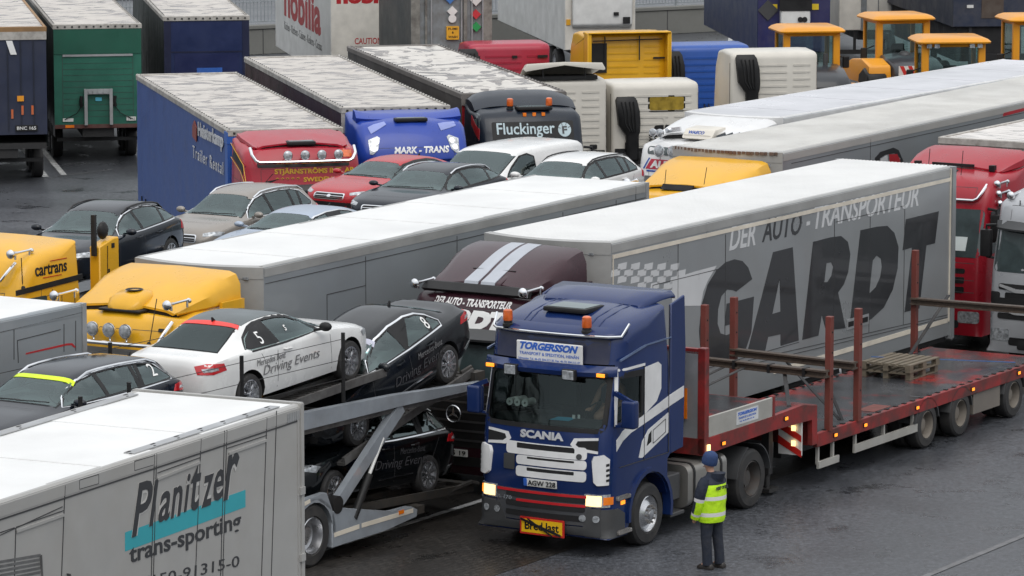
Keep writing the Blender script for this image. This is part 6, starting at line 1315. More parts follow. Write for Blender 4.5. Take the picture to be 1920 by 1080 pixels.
# ---------------------------------------------------------------- the open car transporter and its load
TO, TY = (-4.10,62.65,0), 238.5
steelb = pm('pale steel blue paint', (.26,.285,.315), rough=.42, coat=.3, dirt=.35, dcol=(.14,.14,.14), ds=2.5); steeld = pm('dark oily steel', (.055,.052,.048), rough=.5, metal=.4, dirt=.6, dcol=(.10,.08,.06), ds=4)
tray = pm('worn steel tray', (.16,.155,.15), rough=.5, metal=.5, dirt=.7, dcol=(.06,.05,.045), ds=5)
t = TT = thing('car_transporter', 'pale blue steel two deck car transporter carrying black and white cars', 'transporter', TO, TY)
for s_ in (1,-1):
    y0, y1 = s_*1.10, s_*1.24
    m = MB(); m.prism([(7.5,2.86),(7.5,2.55),(.35,2.19),(-2.5,2.16),(-4.86,2.09),(-4.94,2.13),(-4.94,2.21),(-2.4,2.36),(.33,2.46)], 'xz', y0, y1, .012); m.build('upper_beam', steelb, t)
    m = MB(); m.prism([(7.5,2.57),(7.5,2.48),(.35,2.10),(-2.5,2.07),(-4.8,2.03),(-4.86,2.09),(-2.5,2.16),(.35,2.19)], 'xz', s_*1.08, s_*1.18); m.build('beam_flange', tray, t)
    m = MB(); P = [(-.50,.22),(-.50,.80),(-.75,.82),(-2.2,.50),(-2.75,.50),(-2.94,.42),(-2.92,.30),(-2.0,.24)]; m.prism(P, 'xz', s_*1.12, s_*1.24, .012); m.build('side_skirt', steelb, t)
    m = MB(); rg = []
    for i in range(13):
        a = R(-5+185*i/12); c_, q_ = -math.cos(a), math.sin(a); rg.append([(.60*c_,s_*k,.5+.58*q_) for k in (.75,1.24)]+[(.52*c_,s_*k,.5+.52*q_) for k in (1.24,.75)])
    m.loft(rg); m.prism([(.75,.80),(.75,1.05),(.45,1.10),(-.35,1.12),(-.52,.80),(-.45,.85),(-.1,1.06),(.3,1.04)], 'xz', s_*1.12, s_*1.24); m.prism([(.6,.45),(7,.45),(7,1.05),(.6,1.05)], 'xz', s_*1.10, s_*1.22); m.build('fender', steelb, t, 30)
    m = MB(); m.beam((.1,s_*1.243,1.07),(.75,s_*1.243,.97),.006,.06); m.beam((-.55,s_*1.243,.42),(-1.25,s_*1.243,.435),.006,.07); m.beam((-1.32,s_*1.243,.437),(-2.8,s_*1.243,.425),.006,.07); m.build('cream_strip', cream, t)
    m = MB(); m.box(-2.38,-2.52,s_*1.24,s_*1.255,.43,.49); m.build('marker_lamp', M['amber'], t)
    m = MB(); m.beam((-.62,s_*1.16,.80),(-2.55,s_*1.16,2.14),.12,.20); m.build('lift_arm', steelb, t); m = MB(); m.cyl((-.66,s_*1.1,.88),(-.66,s_*1.25,.88),.14,n=20); m.build('pivot', M['black'], t)
    m = MB(); m.cyl((-1.15,s_*1.2,.58),(-1.6,s_*1.2,1.2),.065); cy = m.build('hydraulic_cylinder', M['black'], t); m = MB(); m.cyl((-1.58,s_*1.2,1.17),(-2.0,s_*1.2,1.72),.03); m.build('piston_rod', M['plate'], cy)
    truck_wheel(t, 0, s_*1.06, .5, .5, .32, s_, 'drive', M['alloy']); truck_wheel(t, 1.35, s_*1.06, .5, .5, .32, s_, 'drive', M['alloy'])
def tray_pair(nm, p0, p1, w_=.5, y=.74, mat=tray):
    m = MB()
    for s_ in (1,-1):
        m.beam((p0[0],s_*y,p0[1]-.05),(p1[0],s_*y,p1[1]-.05),w_,.05); m.beam((p0[0],s_*(y+w_/2),p0[1]),(p1[0],s_*(y+w_/2),p1[1]),.05,.13); m.beam((p0[0],s_*(y-w_/2),p0[1]),(p1[0],s_*(y-w_/2),p1[1]),.04,.10)
        n = int(abs(p1[0]-p0[0])/.12)
        for i in range(n): f = (i+.5)/n; x, z = p0[0]+(p1[0]-p0[0])*f, p0[1]+(p1[1]-p0[1])*f; m.box(x-.02,x+.02,s_*y-w_*.42,s_*y+w_*.42,z-.03,z-.012)
    m.build(nm, mat, t)
tray_pair('wheel_tray', (2.3,2.44), (-2.4,2.70)); tray_pair('wheel_tray', (-5.0,2.34), (-1.2,1.45)); tray_pair('wheel_tray', (-5.0,.42), (.3,.76), mat=steeld); tray_pair('wheel_tray', (7.4,2.44), (2.6,2.38))
m = MB(); [m.box(x-.06,x+.06,-1.1,1.1,z-.18,z-.08) for x, z in ((2.0,2.4),(-.6,2.45),(-2.2,2.3),(-4.7,2.2),(5,2.4))]; m.box(-3.3,8,-.5,.5,.45,.62); m.box(-3.2,-3.0,-1.2,1.2,.32,.45); m.cyl((0,-1,.5),(0,1,.5),.09); m.cyl((1.35,-1,.5),(1.35,1,.5),.09); m.build('cross_members', steeld, t)
m = MB(); m.box(-4.95,-5.12,-.9,.9,.38,.47); [m.tube([(-4.3,s_*.98,.46),(-4.9,s_*1.02,.52),(-5.1,s_*1.02,.46)],.04,6) for s_ in (1,-1)]; m.box(-4.9,-5.2,.95,1.1,2.16,2.34); m.tube([(-4.7,.95,2.36),(-5.0,.95,2.42),(-5.1,.95,2.3)],.03,6); m.build('loading_lip', steeld, t)
m = MB(); posts = ((1.85,2.5,3.56),(-.86,2.46,3.55),(5.78,2.6,3.52),(4.64,2.5,3.56)); [m.cyl((x,s_*1.22,z0),(x,s_*1.22,z1),.032,n=8) for x, z0, z1 in posts for s_ in (1,-1)]; m.build('rail_posts', M['black'], t)
m = MB()
for s_ in (1,-1):
    for dz in (-.08,-.40,-.70):
        P3 = [(5.78,s_*1.22,3.50+dz),(4.64,s_*1.22,3.54+dz),(1.85,s_*1.22,3.54+dz),(-.86,s_*1.22,3.53+dz)]; m.tube(P3,.006,4)
m.build('rail_wires', M['chassis'], t)

cwhite = paint('white car paint', (.72,.72,.71), dirt=.06, rough=.25, coat=1.); cblack = pm('black car paint', (.004,.005,.006), rough=.08, spec=.5, coat=.0, var=.1, dirt=.06, dcol=(.03,.03,.033), fine=0)
cnavy = pm('navy black car paint', (.006,.009,.016), rough=.10, spec=.5, coat=.0, var=.1, dirt=.06, dcol=(.04,.045,.05)); wetblack = pm('rain beaded black paint', (.007,.009,.012), rough=.13, spec=.45, coat=.0, var=.25, vs=40, dirt=.12, dcol=(.05,.055,.062), ds=14)
def decal(b, t, items, mat, name='lettering', s_=1, W=1.79):
    m = MB()
    for body, x, z, wd, ht, shear, bold, slope in items:
        u = Vector((-s_,0,slope)).normalized(); text(m, b, body, (x, s_*W/2, z), u, (0,0,1), wd, ht, .014, shear, bold, step=.25, thick=.004)
    return m.build(name, mat, t, 20)
grey_l = pm('grey decal', (.16,.16,.165), rough=.5); dim_l = pm('dim decal', (.05,.05,.055), rough=.5); num = M['white']
# white coupe, nose towards the back of the transporter
p = rel(TO, -1.6-.86*math.cos(R(3)), 0, TY); th = math.atan2(2.98-2.84, 2.71)
t, b = car('coupe_car', 'white coupe with black roof, red strip and number 5 on the transporter upper deck', 'coupe', cwhite, (p[0],p[1],2.98-.325+.86*math.sin(th)), TY+180, math.degrees(th), .985, chrome=False, roofcol=M['glass'], plate=False)
decal(b, t, [('Driving Events', -3.30, .52, 1.55, .19, .3, -.004, 0)], grey_l, s_=-1); decal(b, t, [('Mercedes Benz', -3.45, .735, .78, .10, .25, -.004, 0)], grey_l, s_=-1)
decal(b, t, [('5', -3.20, 1.035, .10, .17, 0, .0, 0), ], num, 'number_decal', s_=-1); decal(b, t, [('S', -2.45, 1.10, .07, .08, .2, .01, 0)], num, 'small_decal', s_=-1)
O, v = (-4.12,0,1.05), Vector((.84,0,.295)); m = MB(); Ln = v.length; wrap(m, b, [(-.54,Ln-.15),(.54,Ln-.15),(.50,Ln-.05),(0,Ln-.01),(-.50,Ln-.05)], O, (0,-1,0), v, .016, .12); m.build('red_strip', pm('signal red film', (.75,.045,.035), rough=.4), t, 50)
# black saloon tilted nose down
th = math.atan2(2.59-1.96, 2.69); p = rel(TO, -1.9+.86*math.cos(th)+.0, 0, TY)
t, b = car('saloon_car', 'black saloon with number 8 tilted nose down on the transporter upper deck', 'sedan', wetblack, (p[0],p[1],1.96-.325-.86*math.sin(th)-.04), TY, -math.degrees(th), .985, plate=False)
decal(b, t, [('Driving Events', -2.0, .50, 1.55, .19, .3, -.004, 0)], dim_l); decal(b, t, [('Mercedes-Benz', -2.75, .74, .75, .10, .2, -.002, 0)], grey_l); decal(b, t, [('8', -3.27, 1.07, .11, .18, 0, 0, 0)], num, 'number_decal')
O, v = (-1.36,0,1.0), Vector((-.70,0,.36)); Ln = v.length; m = MB(); wrap(m, b, [(-.60,Ln-.14),(.60,Ln-.14),(.57,Ln-.03),(-.57,Ln-.03)], O, (0,1,0), v, .016, .12); m.build('pale_strip', pm('pale violet film', (.45,.46,.55), rough=.4), t, 50)
m = MB(); wrap(m, b, [(2.1,.36),(3.1,.39),(3.1,.41),(2.1,.38)], (0,.9,0), (-1,0,0), (0,0,1), .012, .2); m.build('sill_trim', M['chrome'], t); m = MB(); wrap(m, b, [(4.22,.34),(4.58,.42),(4.58,.46),(4.22,.37)], (0,.9,0), (-1,0,0), (0,0,1), .014, .1); m.build('bumper_trim', M['chrome'], t)
# black estate on the lower deck
th = math.atan2(.99-.80, 2.75); p = rel(TO, -1.14+.86, 0, TY)
t, b = car('estate_car', 'black estate car with number 4 on the transporter lower deck', 'estate', cblack, (p[0],p[1],.99-.325+.86*math.sin(th)+.0), TY, math.degrees(th), .985, railmat=M['chrome'], plate=False)
decal(b, t, [('Driving Events', -1.95, .50, 1.6, .19, .3, -.004, 0)], dim_l); decal(b, t, [('Mercedes-Benz', -2.7, .74, .75, .10, .2, -.002, 0)], dim_l); decal(b, t, [('4', -3.80, 1.13, .13, .18, 0, 0, 0)], num, 'number_decal')
m = MB(); wrap(m, b, [(2.1,.36),(3.1,.39),(3.1,.41),(2.1,.38)], (0,.9,0), (-1,0,0), (0,0,1), .012, .2); wrap(m, b, [(4.25,.36),(4.58,.42),(4.58,.46),(4.25,.40)], (0,.9,0), (-1,0,0), (0,0,1), .012, .1); m.build('sill_trim', M['chrome'], t)
# dark estate with yellow strip at the left
t, b = car('estate_car', 'dark estate car with neon yellow windscreen strip and number 2', 'estate', cnavy, (-7.78,56.97,2.4), 238.5, 0, (.955,.9), railmat=M['chrome'], plate=False)
decal(b, t, [('2', -3.78, 1.14, .14, .19, 0, 0, 0)], num, 'number_decal')
O, v = (-1.36,0,1.0), Vector((-.70,0,.37)); Ln = v.length; m = MB(); wrap(m, b, [(-.60,Ln-.14),(.60,Ln-.14),(.57,Ln-.03),(-.57,Ln-.03)], O, (0,1,0), v, .016, .12); m.build('neon_strip', pm('neon yellow film', (.62,.80,.01), rough=.4, emit=0), t, 50)
# loose cars in the rows behind
beige = paint('grey beige metallic', (.27,.245,.22), dirt=.15, metal=.3, rough=.3); iceblue = paint('ice blue metallic', (.35,.41,.50), dirt=.1, metal=.3, rough=.3); cred = paint('bright red car paint', (.40,.012,.02), dirt=.1, rough=.25); graph = paint('graphite car paint', (.014,.018,.026), dirt=.1, rough=.12, coat=0)
loose = [('suv_car','dark blue crossover with black roof rails behind the left yellow cab','crossover',cnavy,(-8.11,70.63,3.0),249,M['black'],True,(.9,.92)),('suv_car','grey beige crossover with silver roof rails beside the blue curtain trailer','suv',beige,(-6.42,78.7,2.3),240,M['chrome'],True,(.9,.93)),
 ('hatchback_car','pale blue car half hidden behind the panelled white trailer roof','sedan',iceblue,(-5.12,74.54,2.75),238,None,True,(.92,.78)),('hatchback_car','bright red hatchback with black grille below the red truck','sedan',cred,(-3.69,82.1,2.9),235,None,False,(.9,.78)),
 ('suv_car','graphite crossover with chrome grille bars beside the red hatchback','crossover',graph,(-2.61,79.6,2.85),243,M['chrome'],False,(.92,.78)),('passenger_van','white van with black side window below the bright blue truck','van',cwhite,(-1.34,87.77,2.1),239,None,False,(.95,.8)),('suv_car','white crossover with black roof rails below the blue black truck','suv',cwhite,(.2,85.34,2.3),241,M['black'],False,(.95,.8))]
for nm, lb, kd, cl, lc, yw, rm, ch, s_ in loose: car(nm, lb, kd, cl, lc, yw, 0, s_, railmat=rm, chrome=ch, group='cars loaded behind the box trailers', plate=(kd == 'crossover' and cl is graph), glass=M['cab'])
def deck(lb, pts, posts):
    t = thing('car_transporter', lb, 'transporter', (0,0,0), 0, 0, 'transporter decks under the parked cars'); m = MB()
    for (x0,y0,z0), (x1,y1,z1) in zip(pts, pts[1:]):
        dv = Vector((x1-x0,y1-y0,0)).normalized(); n = Vector((-dv.y,dv.x,0))
        for s_ in (.62,-.62): m.beam(Vector((x0,y0,z0-.04))+n*s_, Vector((x1,y1,z1-.04))+n*s_, .42, .06)
    m.build('deck_tray', tray, t); m = MB()
    for x, y, z in pts:
        m.beam((x,y,0),(x,y,z-.05),.25,.25)
    m.build('support', M['chassis'], t); m = MB(); [m.cyl((x,y,z),(x,y,z+h_),.03,n=8) for x, y, z, h_ in posts]; m.build('rail_posts', M['black'], t)
def along(p, yaw, d_, z): return (p[0]+d_*math.cos(R(yaw)), p[1]+d_*math.sin(R(yaw)), z)
deck('transporter deck under the dark blue and beige crossovers', [along((-8.11,70.63),249,.1,3.0),along((-8.11,70.63),249,-4.3,2.95),along((-6.42,78.7),240,.1,2.32),along((-6.42,78.7),240,-4.3,2.3)], [(-9.2,70.8,2.6,1.3),(-5.2,79.6,2.2,.9)])
deck('transporter deck under the pale blue and graphite cars', [along((-5.12,74.54),238,.3,2.75),along((-5.12,74.54),238,-4.3,2.75),along((-2.61,79.6),243,.2,2.85),along((-2.61,79.6),243,-4.3,2.85),along((.2,85.34),241,.0,2.3),along((.2,85.34),241,-4.3,2.3)], [])
deck('transporter deck under the red hatchback and white van', [along((-3.69,82.1),235,.2,2.9),along((-3.69,82.1),235,-4.3,2.85),along((-1.34,87.77),239,.1,2.1),along((-1.34,87.77),239,-4.6,2.1)], [(-4.5,82.2,2.4,.85)])

# ---------------------------------------------------------------- red truck and silver truck at the right
RD = lane(-75.5,-36.35); t, b = tractor('truck', 'crimson truck with chrome horns behind the lettered grey trailer', RD, 238.5, crimson, cab_profile(2.3, zws=2.0, zwt=2.98, ztop=3.62, rear=3.65, xwt=-.3, lip=[(-.33,3.08,1),(-.40,3.25,1),(-.55,3.45,1),(-.75,3.54,1)], xroof=-1.2), zwt=2.92, lampz=.75, visor=False)
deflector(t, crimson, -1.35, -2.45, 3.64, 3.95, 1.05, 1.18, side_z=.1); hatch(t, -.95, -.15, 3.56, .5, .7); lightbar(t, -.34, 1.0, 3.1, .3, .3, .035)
for z, y in ((3.42,1.24),(3.22,1.27),(3.02,1.30)): horn(t, -.75, y, z, .5, .075)
m = MB(); [m.box(-1.42,-1.3,y-.06,y+.06,3.6,3.72) for y in (-.85,.85)]; m.box(-1.34,-1.3,-.5,.45,3.66,3.72); m.build('deflector_hinge', M['black'], t)
m = MB(); [m.tube([(-.8,y,3.55),(-.82,y+.03,4.05)],.008,5) for y in (-.35,.4)]; m.build('aerial', M['black'], t)
m = MB(); wrap(m, b, [(.55,.0),(.83,.0),(.85,.28),(.57,.28)], (0,0,2.08), (0,1,0), (0,0,1), .012, .2); m.build('paper_sheet', pm('paper', (.6,.66,.66), rough=.7), t)
m = MB(); wrap(m, b, rrect(.35,1.02,1.0,1.07,.02), *FO(), off=.01, step=.2); wrap(m, b, rrect(.55,1.12,.98,1.02,.01), *FO(), off=.012, step=.2); m.build('lower_lamp', M['lamp'], t)
m = MB(); [m.beam((.0,-1.1,z),(.0,1.1,z),.02,.012) for z in (1.25,1.5,1.85)]; m.beam((-.45,1.256,2.75),(-1.6,1.256,2.85),.01,.25); m.build('panel_lines', seam, t)
TR = lane(-78.7,-36.35); curtain_trailer('pale roofed curtain trailer behind the crimson truck at the right edge', TR, 238.5, greyc, tarp_roof_mat('pale tarpaulin', (.66,.63,.60), (.48,.45,.42), .5, .62, (1.9,.42,1)), facemat=dtrim, seed=21, eyelets=False, H=4.02)
AD = lane(-74.0,-33.05); t, b = tractor('truck', 'silver truck with sculpted bumper at the right edge', AD, 238.5, silverp, cab_profile(2.3, zws=2.02, zwt=2.88, ztop=3.5, rear=3.6, xwt=-.32), zwt=2.82, lampz=.72)
m = MB(); [wrap(m, b, rrect(-1.0,1.0,z0,z1,.04), *FO(), off=.012, step=.2) for z0, z1 in ((1.60,1.72),(1.30,1.44),(1.02,1.14))]; m.build('grille_slots', M['void'], t)
m = MB(); [wrap(m, b, [(-.98,z),(-.62,z-.10),(.62,z-.10),(.98,z),(.98,z+.05),(.60,z-.03),(-.60,z-.03),(-.98,z+.05)], *FO(), off=.03, step=.15, thick=.03) for z in (1.66,1.22)]; m.build('grille_wings', pm('bright silver trim', (.6,.6,.61), rough=.25, metal=.6), t)
m = MB(); [wrap(m, b, rrect(s_*1.08-.12,s_*1.08+.12,1.3,1.55,.05), *FO(), off=.01, step=.08) for s_ in (1,-1)]; m.build('corner_vents', M['black'], t); m = MB(); wrap(m, b, rrect(-.55,.55,.42,.62,.05), *FO(), off=.01, step=.1); m.build('bumper_slot', M['void'], t)
horn(t, -.6, -1.0, 3.42, .45, .085); horn(t, -.6, 1.0, 3.42, .45, .085)
m = MB(); m.tube([(-.5,-.75,3.1),(-.5,-.75,3.35)],.012,5); m.sph((-.5,-.75,3.08),.04,8); m.build('aerial', M['black'], t)

# ---------------------------------------------------------------- person in the hi-vis jacket
def skin(name, verts, edges, radii, mat, parent=None, root=0, sub=2):
    me = bpy.data.meshes.new(name); me.from_pydata(verts, edges, []); o = bpy.data.objects.new(name, me); COL.objects.link(o)
    md = o.modifiers.new('s', 'SKIN'); sv = me.skin_vertices[0].data
    for i, r in enumerate(radii): sv[i].radius = (r, r) if not isinstance(r, tuple) else r; sv[i].use_root = (i == root)
    md.use_smooth_shade = True; s2 = o.modifiers.new('b', 'SUBSURF'); s2.levels = s2.render_levels = sub
    dg = bpy.context.evaluated_depsgraph_get(); dg.update(); me2 = bpy.data.meshes.new_from_object(o.evaluated_get(dg)); o.modifiers.clear(); o.data = me2; me2.name = name; me2.materials.clear(); me2.materials.append(mat)
    for p in me2.polygons: p.use_smooth = True
    if parent: o.parent = parent
    return o
def person(name, label, loc, yaw):
    t = thing(name, label, 'person', loc, yaw)
    skinm = pm('skin', (.48,.27,.19), rough=.5, var=.08); navyj = pm('navy jacket cloth', (.012,.017,.032), rough=.8, var=.25, vs=8, bump=1., bs=9); hv = pm('hi vis yellow cloth', (.50,.82,.012), rough=.65, var=.15, vs=7, bump=1., bs=9); refl = pm('reflective band', (.68,.67,.66), rough=.35, var=.08); jeans = pm('dark jeans', (.010,.015,.028), rough=.85, var=.3, vs=9, dirt=.2, bump=1., bs=8); boot = pm('brown black shoe', (.018,.014,.012), rough=.5, var=.3); hat = pm('navy knit cap', (.02,.045,.13), rough=.9, var=.25, vs=40, bump=.4, bs=80)
    V = [(0,0,.93),(0,.09,.88),(.01,.115,.48),(-.03,.12,.09),(.09,.12,.04),(0,-.09,.88),(-.05,-.10,.48),(-.10,-.10,.09),(.02,-.11,.04),(-.01,0,1.12),(-.01,0,1.36),(0,0,1.46),(.03,0,1.53),(.05,0,1.63),(.045,0,1.71),
         (-.01,.16,1.36),(.03,.235,1.13),(.10,.235,.90),(.14,.225,.815),(-.01,-.16,1.36),(.05,-.235,1.14),(.17,-.20,.94),(.22,-.19,.86)]
    E = [(0,1),(1,2),(2,3),(3,4),(0,5),(5,6),(6,7),(7,8),(0,9),(9,10),(10,11),(11,12),(12,13),(13,14),(10,15),(15,16),(16,17),(17,18),(10,19),(19,20),(20,21),(21,22)]
    Rr = [.13,.085,.058,.042,.04,.085,.058,.042,.04,.125,.135,.055,.06,.098,.07,.05,.045,.034,.036,.05,.045,.034,.036]
    for s_, wi in ((1,18),(-1,22)):           # five fingers and a side thumb on each hand
        w0 = Vector(V[wi]); dn = Vector((.30,0,-1)).normalized()
        for k, (off, ln) in enumerate(((-.026,.068),(-.009,.078),(.009,.073),(.025,.058))):
            a = w0+Vector((off,0,-.01))+dn*.03; i0 = len(V); V += [tuple(a), tuple(a+dn*ln*.55), tuple(a+dn*ln+Vector((.012,-.012*s_,0)))]; Rr += [.010,.009,.008]; E += [(wi,i0),(i0,i0+1),(i0+1,i0+2)]
        i0 = len(V); a = w0+Vector((.035,-.01*s_,.0)); V += [tuple(a), tuple(a+Vector((.02,-.012*s_,-.04)))]; Rr += [.012,.010]; E += [(wi,i0),(i0,i0+1)]
    skin('body', V, E, Rr, skinm, t)
    # face
    m = MB(); m.sph((.145,0,1.62),.02,8,(1,.8,1.3)); [m.sph((.02,s_*.098,1.62),.03,8,(.5,.3,1)) for s_ in (1,-1)]; m.build('nose_and_ears', skinm, t, 60)
    m = MB(); [m.sph((.128,s_*.036,1.645),.013,8) for s_ in (1,-1)]; m.build('eyes', M['black'], t, 60); m = MB(); m.box(.125,.14,-.025,.025,1.562,1.572); m.build('mouth', pm('lips', (.32,.10,.09), rough=.5), t)
    # clothes
    def ell(cx, cy, rx, ry, z, n=24, tilt=0.): return [(cx+rx*math.cos(2*math.pi*i/n), cy+ry*math.sin(2*math.pi*i/n), z+tilt*math.cos(2*math.pi*i/n)) for i in range(n)]
    m = MB(); rows = [(.735,.185,.235),(.79,.198,.25),(.83,.20,.254),(.89,.20,.256),(.98,.195,.255),(1.06,.20,.26),(1.085,.20,.262),(1.145,.20,.262),(1.24,.192,.262),(1.325,.182,.255),(1.37,.165,.238),(1.41,.135,.20),(1.445,.09,.12),(1.50,.075,.08)]
    prev = None; n = 24
    for k, (z, rx, ry) in enumerate(rows):
        A = [m.v(p) for p in ell(-.015 if z > 1.0 else -.005, 0, rx, ry, z, n)]
        if prev:
            for i in range(n):
                band = rows[k-1][0] in (.83,1.085); front = 2 <= i <= 3 or 20 <= i <= 21 or i < 2 or i > 21
                m.mi = 2 if band else (0 if (z > 1.36 or (front and z > 1.16)) else 1); m.f([prev[i], prev[(i+1)%n], A[(i+1)%n], A[i]])
        else: m.mi = 1; m.f(A[::-1])
        prev = A
    m.f(prev); m.build('jacket', [navyj, hv, refl], t, 60)
    m = MB(); text(m, None, 'PORT OF KIEL', (-.205,.16,1.25), (0,-1,0), (0,0,1), .32, .05, .004, 0, .01); m.build('lettering', M['dark'], t, 20)
    m = MB(); rg = []
    for i in range(8): a = i/7; rg.append([(p[0]-.05-.03*a, p[1], p[2]-.02*math.cos(0)) for p in ell(-.03-.02*a,0,.11+.0*a,.135-.02*a,1.38+.14*a*(1 if a < .8 else .98),20)])
    m.loft(rg); m.build('hood', navyj, t, 60)
    for s_, pts in ((1,[(-.01,.185,1.40),(-.01,.235,1.33),(.01,.262,1.22),(.03,.268,1.12),(.04,.268,1.07),(.055,.265,1.0),(.085,.258,.92),(.10,.25,.885),(.115,.245,.845),(.135,.24,.79)]),(-1,[(-.01,-.185,1.40),(-.005,-.235,1.33),(.02,-.262,1.22),(.05,-.265,1.13),(.065,-.26,1.08),(.10,-.245,1.02),(.15,-.225,.95),(.17,-.215,.92),(.19,-.21,.89),(.215,-.20,.84)])):
        m = MB(); prev = None; rad = [.075,.092,.092,.088,.086,.085,.082,.08,.078,.072]
        for k, (p, r_) in enumerate(zip(pts, rad)):
            a = Vector(pts[min(k+1,9)])-Vector(pts[max(k-1,0)]); A = m.ring(p, a, r_, 16, (1,0,0))
            if prev:
                for i in range(16): m.mi = 2 if k in (4,8) else (1 if k == 9 or (k in (5,6,7) and 5 <= i <= 11) else 0); m.f([prev[i],prev[(i+1)%16],A[(i+1)%16],A[i]])
            else: m.f(A[::-1])
            prev = A
        m.f(prev); m.build('sleeve', [navyj, hv, refl], t, 60)
    for s_, pts in ((1,[(0,.08,.92),(.005,.10,.78),(.012,.115,.48),(-.01,.118,.25),(-.02,.12,.06)]),(-1,[(0,-.08,.92),(-.02,-.09,.78),(-.05,-.10,.48),(-.085,-.10,.25),(-.095,-.10,.06)])):
        m = MB(); m.tube(pts, [.125,.112,.085,.078,.08], 18); m.build('trouser_leg', jeans, t, 60)
        e = Vector(pts[-1]); m = MB(); rings = []
        for x, w_, hh in ((-.10,.035,.06),(-.07,.045,.10),(0,.048,.11),(.08,.052,.075),(.15,.048,.055),(.185,.025,.03)): rings.append([(e.x+x,e.y-w_,0),(e.x+x,e.y-w_*.9,hh*.7),(e.x+x,e.y,hh),(e.x+x,e.y+w_*.9,hh*.7),(e.x+x,e.y+w_,0)])
        m.loft(rings); m.build('shoe', boot, t, 60)
    m = MB(); c0 = Vector((.035,0,1.655)); ax = Vector((-.25,0,1)).normalized(); m.lathe([(.118,-.04),(.124,-.01),(.124,.03),(.120,.045),(.118,.08),(.10,.125),(.06,.155),(.005,.165)], c0, ax, 24); m.build('knit_cap', hat, t, 60)
    return t
person('person', 'person in yellow hi vis jacket and navy knit cap standing beside the blue truck', (3.06,62.02,0.008), 143)
# driver
dm = thing('person', 'driver in dark blue shirt sitting behind the windscreen of the dark blue truck', 'person', rel(SO,-1.35,.55,SY)[:2]+(2.05,), SY)
skinm = MATS['skin']
V = [(0,0,0),(-.03,0,.25),(-.02,0,.46),(0,0,.56),(.03,0,.66),(.03,0,.74),(-.02,.19,.42),(.10,.24,.22),(.36,.17,.16),(.42,.14,.18),(-.02,-.19,.42),(.10,-.25,.20),(.34,-.20,.10),(.42,-.17,.12),(.35,.12,-.02),(.35,-.12,-.02)]
E_ = [(0,1),(1,2),(2,3),(3,4),(4,5),(2,6),(6,7),(7,8),(8,9),(2,10),(10,11),(11,12),(12,13),(0,14),(0,15)]
RR = [.14,.13,.12,.055,.10,.075,.06,.048,.036,.04,.06,.048,.036,.04,.085,.085]
for w_ in (9,13):
    w0 = Vector(V[w_])
    for k in range(4): i0 = len(V); a = w0+Vector((.04,.022*(k-1.5),.01)); V += [tuple(a), tuple(a+Vector((.035,0,-.02)))]; RR += [.010,.009]; E_ += [(w_,i0),(i0,i0+1)]
    i0 = len(V); V.append(tuple(w0+Vector((.02,.045 if w_ == 13 else -.045,.02)))); RR.append(.011); E_.append((w_,i0))
skin('body', V, E_, RR, skinm, dm)
m = MB(); m.loft([[(x+rx*math.cos(2*math.pi*i/18), ry*math.sin(2*math.pi*i/18), z) for i in range(18)] for x, z, rx, ry in ((0,-.06,.16,.19),(-.02,.12,.16,.19),(-.03,.3,.155,.215),(-.02,.42,.13,.2),(-.01,.49,.08,.1))]); m.build('shirt', pm('dark blue shirt', (.02,.035,.07), rough=.8), dm, 60)
m = MB(); m.sph((.015,0,.72),.105,14,(1,1,.9)); m.build('hair', pm('dark hair', (.02,.014,.01), rough=.7), dm, 60)
